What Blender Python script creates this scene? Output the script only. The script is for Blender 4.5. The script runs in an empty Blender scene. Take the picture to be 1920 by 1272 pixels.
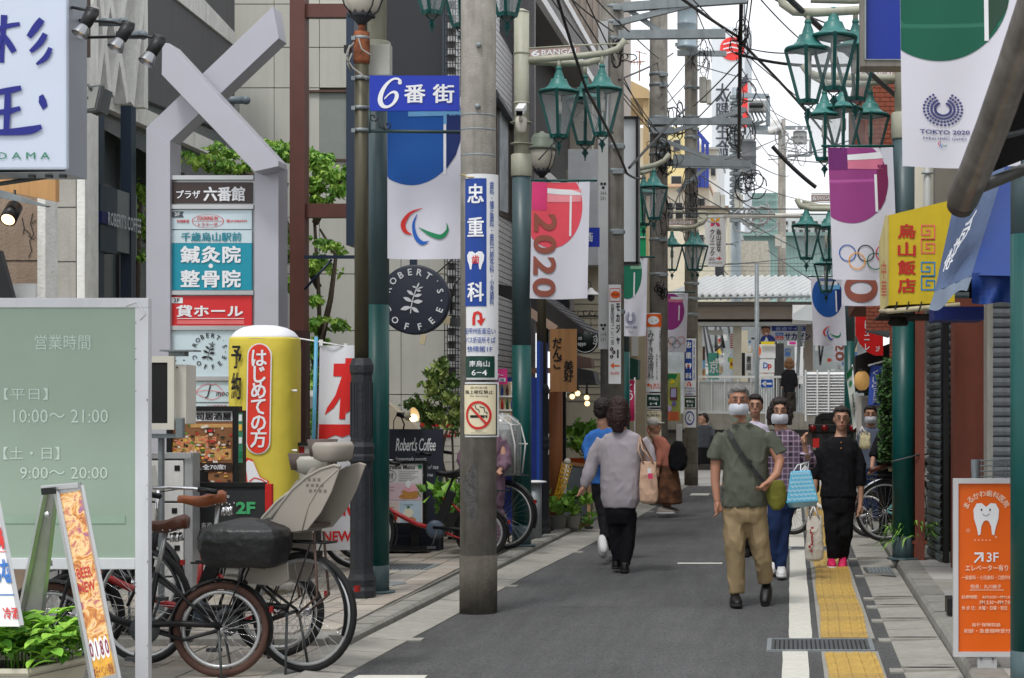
import bpy,bmesh,math,random
from mathutils import Vector as V,Matrix,noise
from mathutils.geometry import tessellate_polygon
SC=bpy.context.scene
COL=SC.collection
R=random.Random(11)
F,CX,CY,H=3500.0,1484.0,752.0,1.6
cam_d=bpy.data.cameras.new('camera');cam=bpy.data.objects.new('camera',cam_d);COL.objects.link(cam)
cam.location=(0,0,H);cam.rotation_euler=(math.radians(90),0,0)
cam_d.sensor_width=23.6;cam_d.lens=F/1920*23.6
cam_d.shift_x=-(CX-960)/1920;cam_d.shift_y=(CY-636)/1920
cam_d.clip_start=0.1;cam_d.clip_end=2000
cam_d.dof.use_dof=True;cam_d.dof.focus_distance=15.0;cam_d.dof.aperture_fstop=7.1
SC.camera=cam
w=bpy.data.worlds.new('World');SC.world=w;w.use_nodes=True
nt=w.node_tree;nt.nodes.clear()
sky=nt.nodes.new('ShaderNodeTexSky');sky.sky_type='NISHITA';sky.sun_disc=False
sky.sun_elevation=math.radians(60);sky.sun_rotation=math.radians(200)
sky.air_density=1.0;sky.dust_density=3.0
tc=nt.nodes.new('ShaderNodeTexCoord');nz=nt.nodes.new('ShaderNodeTexNoise');nz.inputs['Scale'].default_value=2.2
nz.inputs['Detail'].default_value=4
rp=nt.nodes.new('ShaderNodeValToRGB');rp.color_ramp.elements[0].color=(9.6,9.9,10.4,1);rp.color_ramp.elements[1].color=(12.4,12.5,12.7,1)
mx=nt.nodes.new('ShaderNodeMixRGB');mx.inputs[0].default_value=0.9
bg=nt.nodes.new('ShaderNodeBackground');bg.inputs['Strength'].default_value=0.095
wo=nt.nodes.new('ShaderNodeOutputWorld');L=nt.links.new
L(tc.outputs['Generated'],nz.inputs['Vector']);L(nz.outputs['Fac'],rp.inputs[0])
L(sky.outputs[0],mx.inputs[1]);L(rp.outputs[0],mx.inputs[2]);L(mx.outputs[0],bg.inputs[0]);L(bg.outputs[0],wo.inputs[0])
sl=bpy.data.lights.new('sun','SUN');sl.energy=1.5;sl.angle=math.radians(12);sl.color=(1,.97,.93)
so=bpy.data.objects.new('sun',sl);COL.objects.link(so)
so.rotation_euler=(math.radians(28),0,math.radians(-20))
SC.view_settings.view_transform='Standard';SC.view_settings.look='None'
SC.view_settings.exposure=0.32;SC.view_settings.gamma=1;SC.view_settings.use_curve_mapping=False
SC.cycles.max_bounces=6;SC.cycles.transparent_max_bounces=12;SC.cycles.use_denoising=True
SC.cycles.sample_clamp_indirect=6
def W(px,py,Y):return V(((px-CX)/F*Y,Y,H-(py-CY)/F*Y))
def gY(py,z=0.0):return(H-z)*F/(py-CY)
def G(px,py,z=0.0):return W(px,py,gY(py,z))
def lin(c):c=c/255.0;return c/12.92 if c<=.04045 else((c+.055)/1.055)**2.4
def rgb(c):return(lin(c[0]),lin(c[1]),lin(c[2]),1)
ORG={}
MATS={}
def M(name,col=(200,200,200),rough=.55,metal=0.,var=.10,scale=3.,bump=0.,bscale=60.,emit=0.,trans=0.,alpha=1.,dirt=0.,stretch=(1,1,1),spec=.4,sheen=0.):
 """one procedural material: base colour broken by two noises, optional dirt streaks and bump"""
 if name in MATS:return MATS[name]
 m=bpy.data.materials.new(name);m.use_nodes=True;t=m.node_tree;N=t.nodes.new;K=t.links.new
 b=t.nodes['Principled BSDF'];c=rgb(col);b.inputs['Base Color'].default_value=c
 b.inputs['Roughness'].default_value=rough;b.inputs['Metallic'].default_value=metal
 b.inputs['Specular IOR Level'].default_value=spec
 m.diffuse_color=c
 if emit:b.inputs['Emission Color'].default_value=c;b.inputs['Emission Strength'].default_value=emit
 if trans:b.inputs['Transmission Weight'].default_value=trans;b.inputs['IOR'].default_value=1.12
 if alpha<1:b.inputs['Alpha'].default_value=alpha
 if var or bump or dirt:
  g=N('ShaderNodeTexCoord');mp=N('ShaderNodeMapping');mp.inputs['Scale'].default_value=stretch;K(g.outputs['Object'],mp.inputs[0])
  n=N('ShaderNodeTexNoise');n.inputs['Scale'].default_value=scale;n.inputs['Detail'].default_value=6;n.inputs['Roughness'].default_value=.62
  K(mp.outputs[0],n.inputs['Vector'])
  r=N('ShaderNodeValToRGB');r.color_ramp.elements[0].position=.3;r.color_ramp.elements[1].position=.72
  lo=1-var*1.6;hi=1+var*.8
  r.color_ramp.elements[0].color=(c[0]*lo,c[1]*lo,c[2]*lo*.98,1);r.color_ramp.elements[1].color=(min(c[0]*hi,1),min(c[1]*hi,1),min(c[2]*hi,1),1)
  K(n.outputs['Fac'],r.inputs[0]);out=r.outputs[0]
  if dirt:
   mp2=N('ShaderNodeMapping');mp2.inputs['Scale'].default_value=(9,9,.8);K(g.outputs['Object'],mp2.inputs[0])
   n2=N('ShaderNodeTexNoise');n2.inputs['Scale'].default_value=1.6;n2.inputs['Detail'].default_value=5;K(mp2.outputs[0],n2.inputs['Vector'])
   r2=N('ShaderNodeValToRGB');r2.color_ramp.elements[0].position=.5;r2.color_ramp.elements[1].position=.8
   r2.color_ramp.elements[0].color=(0,0,0,1);r2.color_ramp.elements[1].color=(dirt,dirt,dirt,1);K(n2.outputs['Fac'],r2.inputs[0])
   x=N('ShaderNodeMixRGB');x.inputs[2].default_value=(c[0]*.25+.01,c[1]*.24+.01,c[2]*.22+.008,1);K(r2.outputs[0],x.inputs[0]);K(out,x.inputs[1]);out=x.outputs[0]
  K(out,b.inputs['Base Color'])
  if metal<.5:
   q=N('ShaderNodeMapRange');q.inputs[3].default_value=max(rough-.1,.02);q.inputs[4].default_value=min(rough+.12,1);K(n.outputs['Fac'],q.inputs[0]);K(q.outputs[0],b.inputs['Roughness'])
  if bump:
   nb=N('ShaderNodeTexNoise');nb.inputs['Scale'].default_value=bscale;nb.inputs['Detail'].default_value=4;K(mp.outputs[0],nb.inputs['Vector'])
   bp=N('ShaderNodeBump');bp.inputs['Strength'].default_value=bump;bp.inputs['Distance'].default_value=.02;K(nb.outputs['Fac'],bp.inputs['Height']);K(bp.outputs[0],b.inputs['Normal'])
 MATS[name]=m
 return m
def tag(o,label=None,cat=None,group=None,kind=None):
 if label:o['label']=label
 if cat:o['category']=cat
 if group:o['group']=group
 if kind:o['kind']=kind
 return o
def thing(name,label,cat,base=(0,0,0),group=None):
 o=bpy.data.objects.new(name,None);COL.objects.link(o);o.location=base;o.empty_display_size=.2
 ORG[o.name]=V(base);return tag(o,label,cat,group)
def link(name,me,parent=None,org=None):
 o=bpy.data.objects.new(name,me);COL.objects.link(o)
 if parent is not None:o.parent=parent;ORG[o.name]=ORG[parent.name]
 else:
  o.location=org;ORG[o.name]=V(org)
 return o
class MB:
 def __init__(s):s.v=[];s.f=[];s.fm=[];s.mats=[];s.cur=0;s.sm=[]
 def mat(s,m):
  if m not in s.mats:s.mats.append(m)
  s.cur=s.mats.index(m);return s
 def add(s,vs,fs,smooth=False):
  k=len(s.v);s.v+=[V(p)for p in vs]
  for f in fs:s.f.append([i+k for i in f]);s.fm.append(s.cur);s.sm.append(smooth)
  return s
 def bx(s,x0,x1,y0,y1,z0,z1):
  return s.add([(x0,y0,z0),(x1,y0,z0),(x1,y1,z0),(x0,y1,z0),(x0,y0,z1),(x1,y0,z1),(x1,y1,z1),(x0,y1,z1)],[(0,3,2,1),(4,5,6,7),(0,1,5,4),(1,2,6,5),(2,3,7,6),(3,0,4,7)])
 def box(s,c,d,rot=None):
  c=V(c);vs=[V((x*d[0]/2,y*d[1]/2,z*d[2]/2))for z in(-1,1)for y in(-1,1)for x in(-1,1)]
  if rot:vs=[rot@p for p in vs]
  return s.add([p+c for p in vs],[(0,2,3,1),(4,5,7,6),(0,1,5,4),(1,3,7,5),(3,2,6,7),(2,0,4,6)])
 def pbox(s,x0,y0,x1,y1,Y,d=.05):
  """box seen in the photo at pixels x0..x1, y0..y1, front face at depth Y, thickness d"""
  a=W(x0,y1,Y);b=W(x1,y0,Y);return s.bx(a.x,b.x,Y,Y+d,a.z,b.z)
 def prism(s,pts,off):
  n=len(pts);off=V(off);pts=[V(p)for p in pts]
  return s.add(pts+[p+off for p in pts],[tuple(range(n))[::-1],tuple(range(n,2*n))]+[(i,(i+1)%n,n+(i+1)%n,n+i)for i in range(n)])
 def bar(s,a,b,w,h=None,up=(0,0,1)):
  a=V(a);b=V(b);h=h or w;d=(b-a).normalized();u=V(up)
  if abs(d.dot(u))>.98:u=V((0,1,0))
  x=d.cross(u).normalized();z=x.cross(d)
  q=[x*w/2+z*h/2,-x*w/2+z*h/2,-x*w/2-z*h/2,x*w/2-z*h/2]
  return s.add([a+k for k in q]+[b+k for k in q],[(0,1,2,3),(7,6,5,4),(0,4,5,1),(1,5,6,2),(2,6,7,3),(3,7,4,0)])
 def tube(s,pts,r,n=8,cap=True,ry=None,smooth=True,closed=False):
  pts=[V(p)for p in pts];m=len(pts);rs=r if isinstance(r,(list,tuple))else[r]*m
  k=len(s.v);prev=None
  for i,p in enumerate(pts):
   if closed:d=pts[(i+1)%m]-pts[i-1]
   else:d=pts[min(i+1,m-1)]-pts[max(i-1,0)]
   d=d.normalized()if d.length>1e-9 else V((0,0,1))
   if prev is None:
    u=V((0,1,0))if abs(d.y)<.9 else V((0,0,1))
    x=d.cross(u).normalized()
   else:x=(prev-d*prev.dot(d)).normalized()
   prev=x;y=d.cross(x)
   for j in range(n):
    a=2*math.pi*j/n;s.v.append(p+x*math.cos(a)*rs[i]+y*math.sin(a)*rs[i]*(ry or 1))
  fs=[]
  for i in range(m if closed else m-1):
   i2=(i+1)%m
   for j in range(n):fs.append((k+i*n+j,k+i*n+(j+1)%n,k+i2*n+(j+1)%n,k+i2*n+j))
  if cap and not closed:fs+=[tuple(k+j for j in range(n))[::-1],tuple(k+(m-1)*n+j for j in range(n))]
  for f in fs:s.f.append(f);s.fm.append(s.cur);s.sm.append(smooth)
  return s
 def lathe(s,c,prof,n=16,smooth=True,axis='z',a0=0.):
  c=V(c);k=len(s.v)
  for r,z in prof:
   for j in range(n):
    a=a0+2*math.pi*j/n;q=(r*math.cos(a),r*math.sin(a),z)
    if axis=='y':q=(q[0],z,q[1])
    if axis=='x':q=(z,q[0],q[1])
    s.v.append(c+V(q))
  fs=[];m=len(prof)
  for i in range(m-1):
   for j in range(n):fs.append((k+i*n+j,k+i*n+(j+1)%n,k+(i+1)*n+(j+1)%n,k+(i+1)*n+j))
  fs+=[tuple(k+j for j in range(n))[::-1],tuple(k+(m-1)*n+j for j in range(n))]
  for f in fs:s.f.append(f);s.fm.append(s.cur);s.sm.append(smooth)
  return s
 def ball(s,c,r,n=12,sc=(1,1,1),rot=None):
  c=V(c);k=len(s.v);m=max(n//2,4)
  for i in range(m+1):
   t=math.pi*i/m
   for j in range(n):
    a=2*math.pi*j/n;q=V((r*sc[0]*math.sin(t)*math.cos(a),r*sc[1]*math.sin(t)*math.sin(a),r*sc[2]*math.cos(t)))
    if rot:q=rot@q
    s.v.append(c+q)
  for i in range(m):
   for j in range(n):s.f.append((k+i*n+j,k+(i+1)*n+j,k+(i+1)*n+(j+1)%n,k+i*n+(j+1)%n));s.fm.append(s.cur);s.sm.append(True)
  return s
 def loft(s,rings,n=20,p=2.3,smooth=True):
  """rings: (centre, rx, ry[, yaw]) stacked, closed at both ends"""
  k=len(s.v);m=len(rings)
  for rg in rings:
   c,rx,ry=V(rg[0]),rg[1],rg[2];yw=rg[3]if len(rg)>3 else 0
   for j in range(n):
    a=2*math.pi*j/n;ca,sa=math.cos(a),math.sin(a)
    x=math.copysign(abs(ca)**(2/p),ca)*rx;y=math.copysign(abs(sa)**(2/p),sa)*ry
    s.v.append(c+V((x*math.cos(yw)-y*math.sin(yw),x*math.sin(yw)+y*math.cos(yw),0)))
  fs=[]
  for i in range(m-1):
   for j in range(n):fs.append((k+i*n+j,k+i*n+(j+1)%n,k+(i+1)*n+(j+1)%n,k+(i+1)*n+j))
  fs+=[tuple(k+j for j in range(n))[::-1],tuple(k+(m-1)*n+j for j in range(n))]
  for f in fs:s.f.append(f);s.fm.append(s.cur);s.sm.append(smooth)
  return s
 def mesh(s,name,mats=None,org=(0,0,0),bevel=0.,fix=True):
  org=V(org);me=bpy.data.meshes.new(name)
  me.from_pydata([tuple(p-org)for p in s.v],[],s.f)
  for m in([mats]if mats and not isinstance(mats,list)else(mats or s.mats)):me.materials.append(m)
  if len(me.polygons)==len(s.f):
   if not mats:me.polygons.foreach_set('material_index',s.fm)
   me.polygons.foreach_set('use_smooth',s.sm)
  if fix or bevel:
   bm=bmesh.new();bm.from_mesh(me)
   if fix:bmesh.ops.recalc_face_normals(bm,faces=bm.faces)
   if bevel:
    es=[e for e in bm.edges if len(e.link_faces)==2 and e.calc_face_angle(0)>.7]
    bmesh.ops.bevel(bm,geom=es,offset=bevel,segments=2,profile=.6,affect='EDGES',clamp_overlap=True)
   bm.to_mesh(me);bm.free()
  me.update();return me
 def merge(s,o):
  k=len(s.v);s.v+=o.v;s.f+=[[i+k for i in f]for f in o.f];s.fm+=o.fm;s.sm+=o.sm;return s
 def build(s,name,mats=None,parent=None,bevel=0.,fix=True):
  if parent is not None:org=ORG[parent.name]
  else:
   xs=[p.x for p in s.v];ys=[p.y for p in s.v];zs=[p.z for p in s.v]
   org=V(((min(xs)+max(xs))/2,(min(ys)+max(ys))/2,min(zs)))
  return link(name,s.mesh(name,mats,org,bevel,fix),parent,org)
def Pt(name,mb_fn,mats,parent,bevel=0.):
 m=MB();mb_fn(m);return m.build(name,mats,parent,bevel)
def dup(root,loc=None,rotz=None,label=None,scale=None):
 r=root.copy();COL.objects.link(r);ORG[r.name]=ORG.get(root.name,V((0,0,0)))
 if loc is not None:r.location=loc
 if rotz is not None:r.rotation_euler=(0,0,rotz)
 if scale:r.scale=(scale,)*3
 if label:r['label']=label
 for ch in list(root.children):
  c=ch.copy();COL.objects.link(c);c.parent=r
  for g in list(ch.children):
   d=g.copy();COL.objects.link(d);d.parent=c
 return r
GLY={}
def glyphs(s,bold=0.,shear=0.,line=1.,space=1.,res=2,align='CENTER'):
 key=(s,bold,shear,line,space,res,align)
 if key in GLY:return GLY[key]
 c=bpy.data.curves.new('glyphs','FONT');c.body=s;c.resolution_u=res;c.offset=bold;c.shear=shear;c.space_line=line;c.space_character=space;c.align_x=align
 o=bpy.data.objects.new('glyphs',c);me=bpy.data.meshes.new_from_object(o)
 vs=[(v.co.x,v.co.y)for v in me.vertices];fs=[tuple(p.vertices)for p in me.polygons]
 bpy.data.objects.remove(o);bpy.data.curves.remove(c);bpy.data.meshes.remove(me)
 x0=min(v[0]for v in vs);x1=max(v[0]for v in vs);y0=min(v[1]for v in vs);y1=max(v[1]for v in vs)
 vs=[((x-x0)/max(x1-x0,1e-6),(y1-y)/max(y1-y0,1e-6))for x,y in vs]
 GLY[key]=(vs,fs,(x1-x0)/max(y1-y0,1e-6));return GLY[key]
class Panel:
 """a flat or gently warped quad TL,TR,BR,BL in the world, addressed in reference coordinates (photo pixels by default)"""
 def __init__(s,quad,ref,warp=None):
  s.q=[V(p)for p in quad];s.r=ref;s.warp=warp
  n=(s.q[1]-s.q[0]).cross(s.q[3]-s.q[0]).normalized()
  s.c=sum(s.q,V())/4
  if n.dot(V((0,0,H))-s.c)<0:n=-n
  s.n=n
 def at(s,x,y,off=0.):
  u=(x-s.r[0])/(s.r[2]-s.r[0]);v=(y-s.r[1])/(s.r[3]-s.r[1])
  a=s.q[0].lerp(s.q[1],u);b=s.q[3].lerp(s.q[2],u);p=a.lerp(b,v)+s.n*off
  return p+s.warp(u,v)if s.warp else p
 def raw(s,mb,pts,fs,off=.004,cuts=24):
  if s.warp:
   bm=bmesh.new();vv=[bm.verts.new((x,y,0))for x,y in pts]
   for f in fs:
    try:bm.faces.new([vv[i]for i in f])
    except ValueError:pass
   w_=s.r[2]-s.r[0];h_=s.r[3]-s.r[1]
   for i in range(1,cuts):
    bmesh.ops.bisect_plane(bm,geom=bm.verts[:]+bm.edges[:]+bm.faces[:],plane_co=(s.r[0]+w_*i/cuts,0,0),plane_no=(1,0,0))
   for i in range(1,cuts//2):
    bmesh.ops.bisect_plane(bm,geom=bm.verts[:]+bm.edges[:]+bm.faces[:],plane_co=(0,s.r[1]+h_*i*2/cuts,0),plane_no=(0,1,0))
   bm.verts.index_update();pts=[(v.co.x,v.co.y)for v in bm.verts];fs=[tuple(v.index for v in f.verts)for f in bm.faces];bm.free()
  mb.add([s.at(x,y,off)for x,y in pts],fs,bool(s.warp))
 def poly(s,mb,mat,pts,holes=(),off=.004):
  mb.mat(mat)
  tri=tessellate_polygon([[V((x,y,0))for x,y in L_]for L_ in([pts]+list(holes))]);allp=list(pts)
  for h_ in holes:allp+=list(h_)
  s.raw(mb,allp,[tuple(t_)for t_ in tri],off);return s
 def rect(s,mb,mat,x0,y0,x1,y1,off=.004):return s.poly(mb,mat,[(x0,y0),(x1,y0),(x1,y1),(x0,y1)],off=off)
 def oval(s,mb,mat,cx,cy,rx,ry=None,off=.004,n=36,inner=0.):
  ry=ry or rx;c=[(cx+rx*math.cos(2*math.pi*i/n),cy+ry*math.sin(2*math.pi*i/n))for i in range(n)]
  if not inner:return s.poly(mb,mat,c,off=off)
  k=[(cx+rx*inner*math.cos(2*math.pi*i/n),cy+ry*inner*math.sin(2*math.pi*i/n))for i in range(n)]
  mb.mat(mat);s.raw(mb,c+k,[(i,(i+1)%n,n+(i+1)%n,n+i)for i in range(n)],off);return s
 def stroke(s,mb,mat,pts,w,off=.005,sm=False):
  m=len(pts);w=w if isinstance(w,(list,tuple))else[w]*m
  if sm:
   P_=[pts[0]]+list(pts)+[pts[-1]];W_=[w[0]]+list(w)+[w[-1]];q=[];qw=[]
   cr=lambda a,b,c,d,t:.5*(2*b+(c-a)*t+(2*a-5*b+4*c-d)*t*t+(3*b-a-3*c+d)*t**3)
   for i in range(m-1):
    for k in range(6):t=k/6;q.append((cr(*[P_[i+j][0]for j in range(4)],t),cr(*[P_[i+j][1]for j in range(4)],t)));qw.append(max(cr(*[W_[i+j]for j in range(4)],t),.01))
   pts=q+[pts[-1]];w=qw+[w[-1]];m=len(pts)
  a=[];b=[]
  for i in range(m):
   dx=pts[min(i+1,m-1)][0]-pts[max(i-1,0)][0];dy=pts[min(i+1,m-1)][1]-pts[max(i-1,0)][1];l=math.hypot(dx,dy)or 1
   a.append((pts[i][0]-dy/l*w[i]/2,pts[i][1]+dx/l*w[i]/2));b.append((pts[i][0]+dy/l*w[i]/2,pts[i][1]-dx/l*w[i]/2))
  mb.mat(mat);s.raw(mb,a+b,[(i,i+1,m+i+1,m+i)for i in range(m-1)],off);return s
 def text(s,mb,mat,t,x0,y0,x1,y1,bold=.0,shear=0.,line=1.,space=1.,res=2,off=.006,rot=0,align='CENTER'):
  heavy=bold>.012 and any(ord(c)>0x2e80 for c in t);vs,fs,_=glyphs(t,0 if heavy else bold,shear,line,space,res,align);mb.mat(mat)
  if rot==90:vs=[(1-y,x)for x,y in vs]
  if rot==-90:vs=[(y,1-x)for x,y in vs]
  nl=t.count('\n')+1;e=bold*(y1-y0)/nl*.75 if heavy and rot==0 else 0;kx=(s.q[1]-s.q[0]).length/abs(s.r[2]-s.r[0]);ky=(s.q[3]-s.q[0]).length/abs(s.r[3]-s.r[1]);ex=e*ky/kx
  for i,(dx,dy)in enumerate(((-1,-.6),(1,-.6),(-1,.6),(1,.6))if e else((0,0),)):
   s.raw(mb,[(x0+ex+(x1-x0-2*ex)*u+dx*ex,y0+e+(y1-y0-2*e)*v+dy*e)for u,v in vs],fs,off+i*.0006)
  return s
 def arctext(s,mb,mat,t,cx,cy,r,size,a0,a1,bold=0.,flip=False,ysc=1.,off=.006):
  n=len(t)
  for i,ch in enumerate(t):
   if ch==' ':continue
   a=math.radians(a0+(a1-a0)*(i/(n-1)if n>1 else.5));vs,fs,asp=glyphs(ch,bold,0,1,1,2,'CENTER')
   hgt=size*(.25 if ch in "'.·" else(1 if asp<1.6 else 1/asp));wd=size*min(asp,1.1)*(.25 if ch in "'.·" else 1)if asp<1.6 else size
   px,py=cx+r*math.sin(a),cy-r*math.cos(a);th=a+(math.pi if flip else 0);q=[]
   dy=-size*.35 if ch=="'" else 0
   for u,v in vs:
    lx=(u-.5)*wd;ly=(v-.5)*hgt+dy;q.append((px+lx*math.cos(th)-ly*math.sin(th),cy+((py+lx*math.sin(th)+ly*math.cos(th))-cy)*ysc))
   mb.mat(mat);s.raw(mb,q,fs,off)
  return s
def PX(x0,y0,x1,y1,Y,warp=None):return Panel([W(x0,y0,Y),W(x1,y0,Y),W(x1,y1,Y),W(x0,y1,Y)],(x0,y0,x1,y1),warp)
def board(parent,name,mat,x0,y0,x1,y1,Y,d=.03,bevel=0.):
 """a plain slab whose front face is at Y; returns the panel of its face"""
 MB().pbox(x0,y0,x1,y1,Y,d).build(name,mat,parent,bevel);return PX(x0,y0,x1,y1,Y)
def frame(parent,name,mat,x0,y0,x1,y1,w,Y,d=.06):
 m=MB();m.pbox(x0,y0,x1,y0+w,Y,d);m.pbox(x0,y1-w,x1,y1,Y,d);m.pbox(x0,y0+w,x0+w,y1-w,Y,d);m.pbox(x1-w,y0+w,x1,y1-w,Y,d)
 return m.build(name,mat,parent)
def cloth(parent,name,mat,p,nx=26,ny=40,back=True):
 m=MB();r=p.r;vs=[p.at(r[0]+(r[2]-r[0])*i/nx,r[1]+(r[3]-r[1])*j/ny)for j in range(ny+1)for i in range(nx+1)]
 m.add(vs,[(j*(nx+1)+i,j*(nx+1)+i+1,(j+1)*(nx+1)+i+1,(j+1)*(nx+1)+i)for j in range(ny)for i in range(nx)],True)
 return m.build(name,mat,parent,fix=False)
def leaves(m,c,rad,n,size,rnd,droop=.3,up=False):
 """n leaf blades scattered through an uneven ellipsoid"""
 c=V(c);clumps=[V((rnd.gauss(0,.45)*rad[0],rnd.gauss(0,.45)*rad[1],rnd.gauss(0,.45)*rad[2]))for _ in range(max(n//28,4))]
 for _ in range(n):
  k=rnd.choice(clumps);g_=rnd.choice((.10,.16,.30));p=c+k+V((rnd.gauss(0,g_)*rad[0],rnd.gauss(0,g_)*rad[1],rnd.gauss(0,g_)*rad[2]))
  d=V((rnd.uniform(-1,1),rnd.uniform(-1,1),rnd.uniform(.2,1)if up else rnd.uniform(-1,.3)-droop)).normalized();s_=d.cross(V((rnd.uniform(-1,1),rnd.uniform(-1,1),rnd.uniform(-.3,1)))).normalized()
  l=size*rnd.uniform(.6,1.25);w_=l*rnd.uniform(.3,.45);nn=d.cross(s_)*l*.12
  m.add([p,p+d*l*.35+s_*w_*.9+nn,p+d*l,p+d*l*.35-s_*w_*.9+nn,p+d*l*.5],[(0,1,4),(1,2,4),(2,3,4),(3,0,4)])
def photo_mat(name,cols,sc=9.,rough=.35):
 m=bpy.data.materials.new(name);m.use_nodes=True;t=m.node_tree;b=t.nodes['Principled BSDF'];b.inputs['Roughness'].default_value=rough;g=t.nodes.new('ShaderNodeTexCoord');n=t.nodes.new('ShaderNodeTexNoise');n.inputs['Scale'].default_value=sc;n.inputs['Detail'].default_value=7;n.inputs['Roughness'].default_value=.68;n.inputs['Distortion'].default_value=1.2
 t.links.new(g.outputs['Object'],n.inputs['Vector']);r=t.nodes.new('ShaderNodeValToRGB');e=r.color_ramp.elements;k=len(cols)
 for i,c in enumerate(cols):
  q=e[i]if i<2 else e.new(.5);q.position=.3+.42*i/(k-1);q.color=rgb(c)
 for i,c in enumerate(cols):e[i].position=.3+.42*i/(k-1);e[i].color=rgb(c)
 t.links.new(n.outputs['Fac'],r.inputs[0]);t.links.new(r.outputs[0],b.inputs['Base Color']);MATS[name]=m;return m
white=M('white_paint',(225,226,228),.45,var=.04);offwhite=M('warm_white_plastic',(214,210,200),.45,var=.05)
ink=M('black_print',(22,22,24),.6,var=0);wprint=M('white_print',(228,230,234),.6,var=0)
red=M('red_print',(206,44,40),.55,var=.05);redd=M('deep_red_print',(170,28,34),.55,var=.05);blue=M('blue_print',(24,66,150),.5,var=.04)
navy=M('navy_print',(24,34,92),.5,var=.04);greenp=M('green_print',(20,120,74),.55,var=.04);orange=M('orange_print',(228,96,22),.5,var=.04)
yellow=M('yellow_print',(232,206,36),.5,var=.05);grey=M('grey_print',(120,122,124),.6,var=0)
teal=M('teal_paint',(0,74,71),.38,var=.10,scale=5,bump=.05);teal_l=M('teal_roof_paint',(56,120,116),.4,var=.08,scale=8)
tealgrey=M('weathered_teal_grey_paint',(72,92,97),.4,var=.10,scale=2,dirt=.25)
polegrey=M('pale_olive_pole_paint',(168,168,152),.5,var=.08,scale=4,dirt=.3)
conc=M('utility_pole_concrete',(150,146,139),.9,var=.22,scale=5,bump=.35,bscale=90,dirt=.55)
conc_d=M('dark_pole_concrete',(92,88,80),.9,var=.25,scale=6,bump=.4,bscale=70,dirt=.5)
galv=M('galvanised_steel',(138,146,150),.5,metal=.35,var=.12,scale=9,dirt=.3);galv_d=M('dark_steel',(84,88,90),.5,metal=.4,var=.15,scale=9)
alu=M('aluminium',(190,192,194),.35,metal=.6,var=.05);chrome=M('chrome',(215,215,218),.15,metal=1,var=0)
black=M('black_metal',(24,25,27),.45,var=.12);blackp=M('black_plastic',(20,20,22),.4,var=.1);rubber=M('tyre_rubber',(26,26,27),.75,var=.15,scale=20)
cable=M('black_cable',(20,20,22),.6,var=0);glass=M('clear_glass',(225,232,235),.08,var=0,alpha=.2,spec=.6)
darkglass=M('dark_window_glass',(30,34,38),.12,var=.05,spec=.7);silver=M('silver_panel',(176,176,186),.42,metal=.15,var=.03)
# ================================================================ GROUND
asph=M('road_asphalt',(106,107,108),.88,var=.10,scale=1.1,bump=.9,bscale=260,spec=.25)
def _speck(m):
 t=m.node_tree;b=t.nodes['Principled BSDF'];src=b.inputs['Base Color'].links[0].from_socket
 g=t.nodes.new('ShaderNodeTexCoord');n=t.nodes.new('ShaderNodeTexVoronoi');n.inputs['Scale'].default_value=120
 t.links.new(g.outputs['Object'],n.inputs['Vector']);r=t.nodes.new('ShaderNodeValToRGB')
 r.color_ramp.elements[0].color=(.55,.55,.55,1);r.color_ramp.elements[1].color=(1.5,1.5,1.5,1)
 n.feature='F1';t.links.new(n.outputs['Color'],r.inputs[0]);x=t.nodes.new('ShaderNodeMixRGB');x.blend_type='MULTIPLY';x.inputs[0].default_value=1
 t.links.new(src,x.inputs[1]);t.links.new(r.outputs[0],x.inputs[2]);t.links.new(x.outputs[0],b.inputs['Base Color'])
_speck(asph)
def _patch(m):
 t=m.node_tree;b=t.nodes['Principled BSDF'];src=b.inputs['Base Color'].links[0].from_socket;g=t.nodes.new('ShaderNodeTexCoord')
 for sc_,st,lo,hi in((.55,(1,.35,1),.84,1.12),(2.6,(3,.25,1),.90,1.06)):
  mp=t.nodes.new('ShaderNodeMapping');mp.inputs['Scale'].default_value=st;n=t.nodes.new('ShaderNodeTexNoise');n.inputs['Scale'].default_value=sc_;n.inputs['Detail'].default_value=5;t.links.new(g.outputs['Object'],mp.inputs[0]);t.links.new(mp.outputs[0],n.inputs['Vector'])
  r=t.nodes.new('ShaderNodeValToRGB');r.color_ramp.elements[0].position=.36;r.color_ramp.elements[1].position=.66;r.color_ramp.elements[0].color=(lo,lo,lo,1);r.color_ramp.elements[1].color=(hi,hi,hi,1);t.links.new(n.outputs['Fac'],r.inputs[0]);x=t.nodes.new('ShaderNodeMixRGB');x.blend_type='MULTIPLY';x.inputs[0].default_value=1;t.links.new(src,x.inputs[1]);t.links.new(r.outputs[0],x.inputs[2]);src=x.outputs[0]
 t.links.new(src,b.inputs['Base Color'])
_patch(asph)
gconc=M('gutter_concrete',(156,154,147),.85,var=.12,scale=3,bump=.25,bscale=120,dirt=.35)
kconc=M('kerb_stone_concrete',(140,139,133),.85,var=.14,scale=5,bump=.3,bscale=90,dirt=.4)
slabm=[M('paver_'+n,c,.85,var=.10,scale=4,bump=.25,bscale=110)for n,c in(('light',(170,163,153)),('warm',(160,151,141)),('grey',(154,149,142)))]
plain=M('plain_ground_concrete',(168,166,162),.9,var=.10,scale=.8,bump=.2,bscale=60)
m=MB();m.add([(-300,-40,-.06),(300,-40,-.06),(300,700,-.06),(-300,700,-.06)],[(0,1,2,3)]);tag(m.build('ground',plain),kind='structure')
EL=[(-6,-2.62),(10.9,-2.60),(12.2,-2.56),(14.1,-2.50),(16.3,-2.44),(20.9,-2.23),(25,-2.12),(30,-2.0),(35.2,-1.95)]
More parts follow.
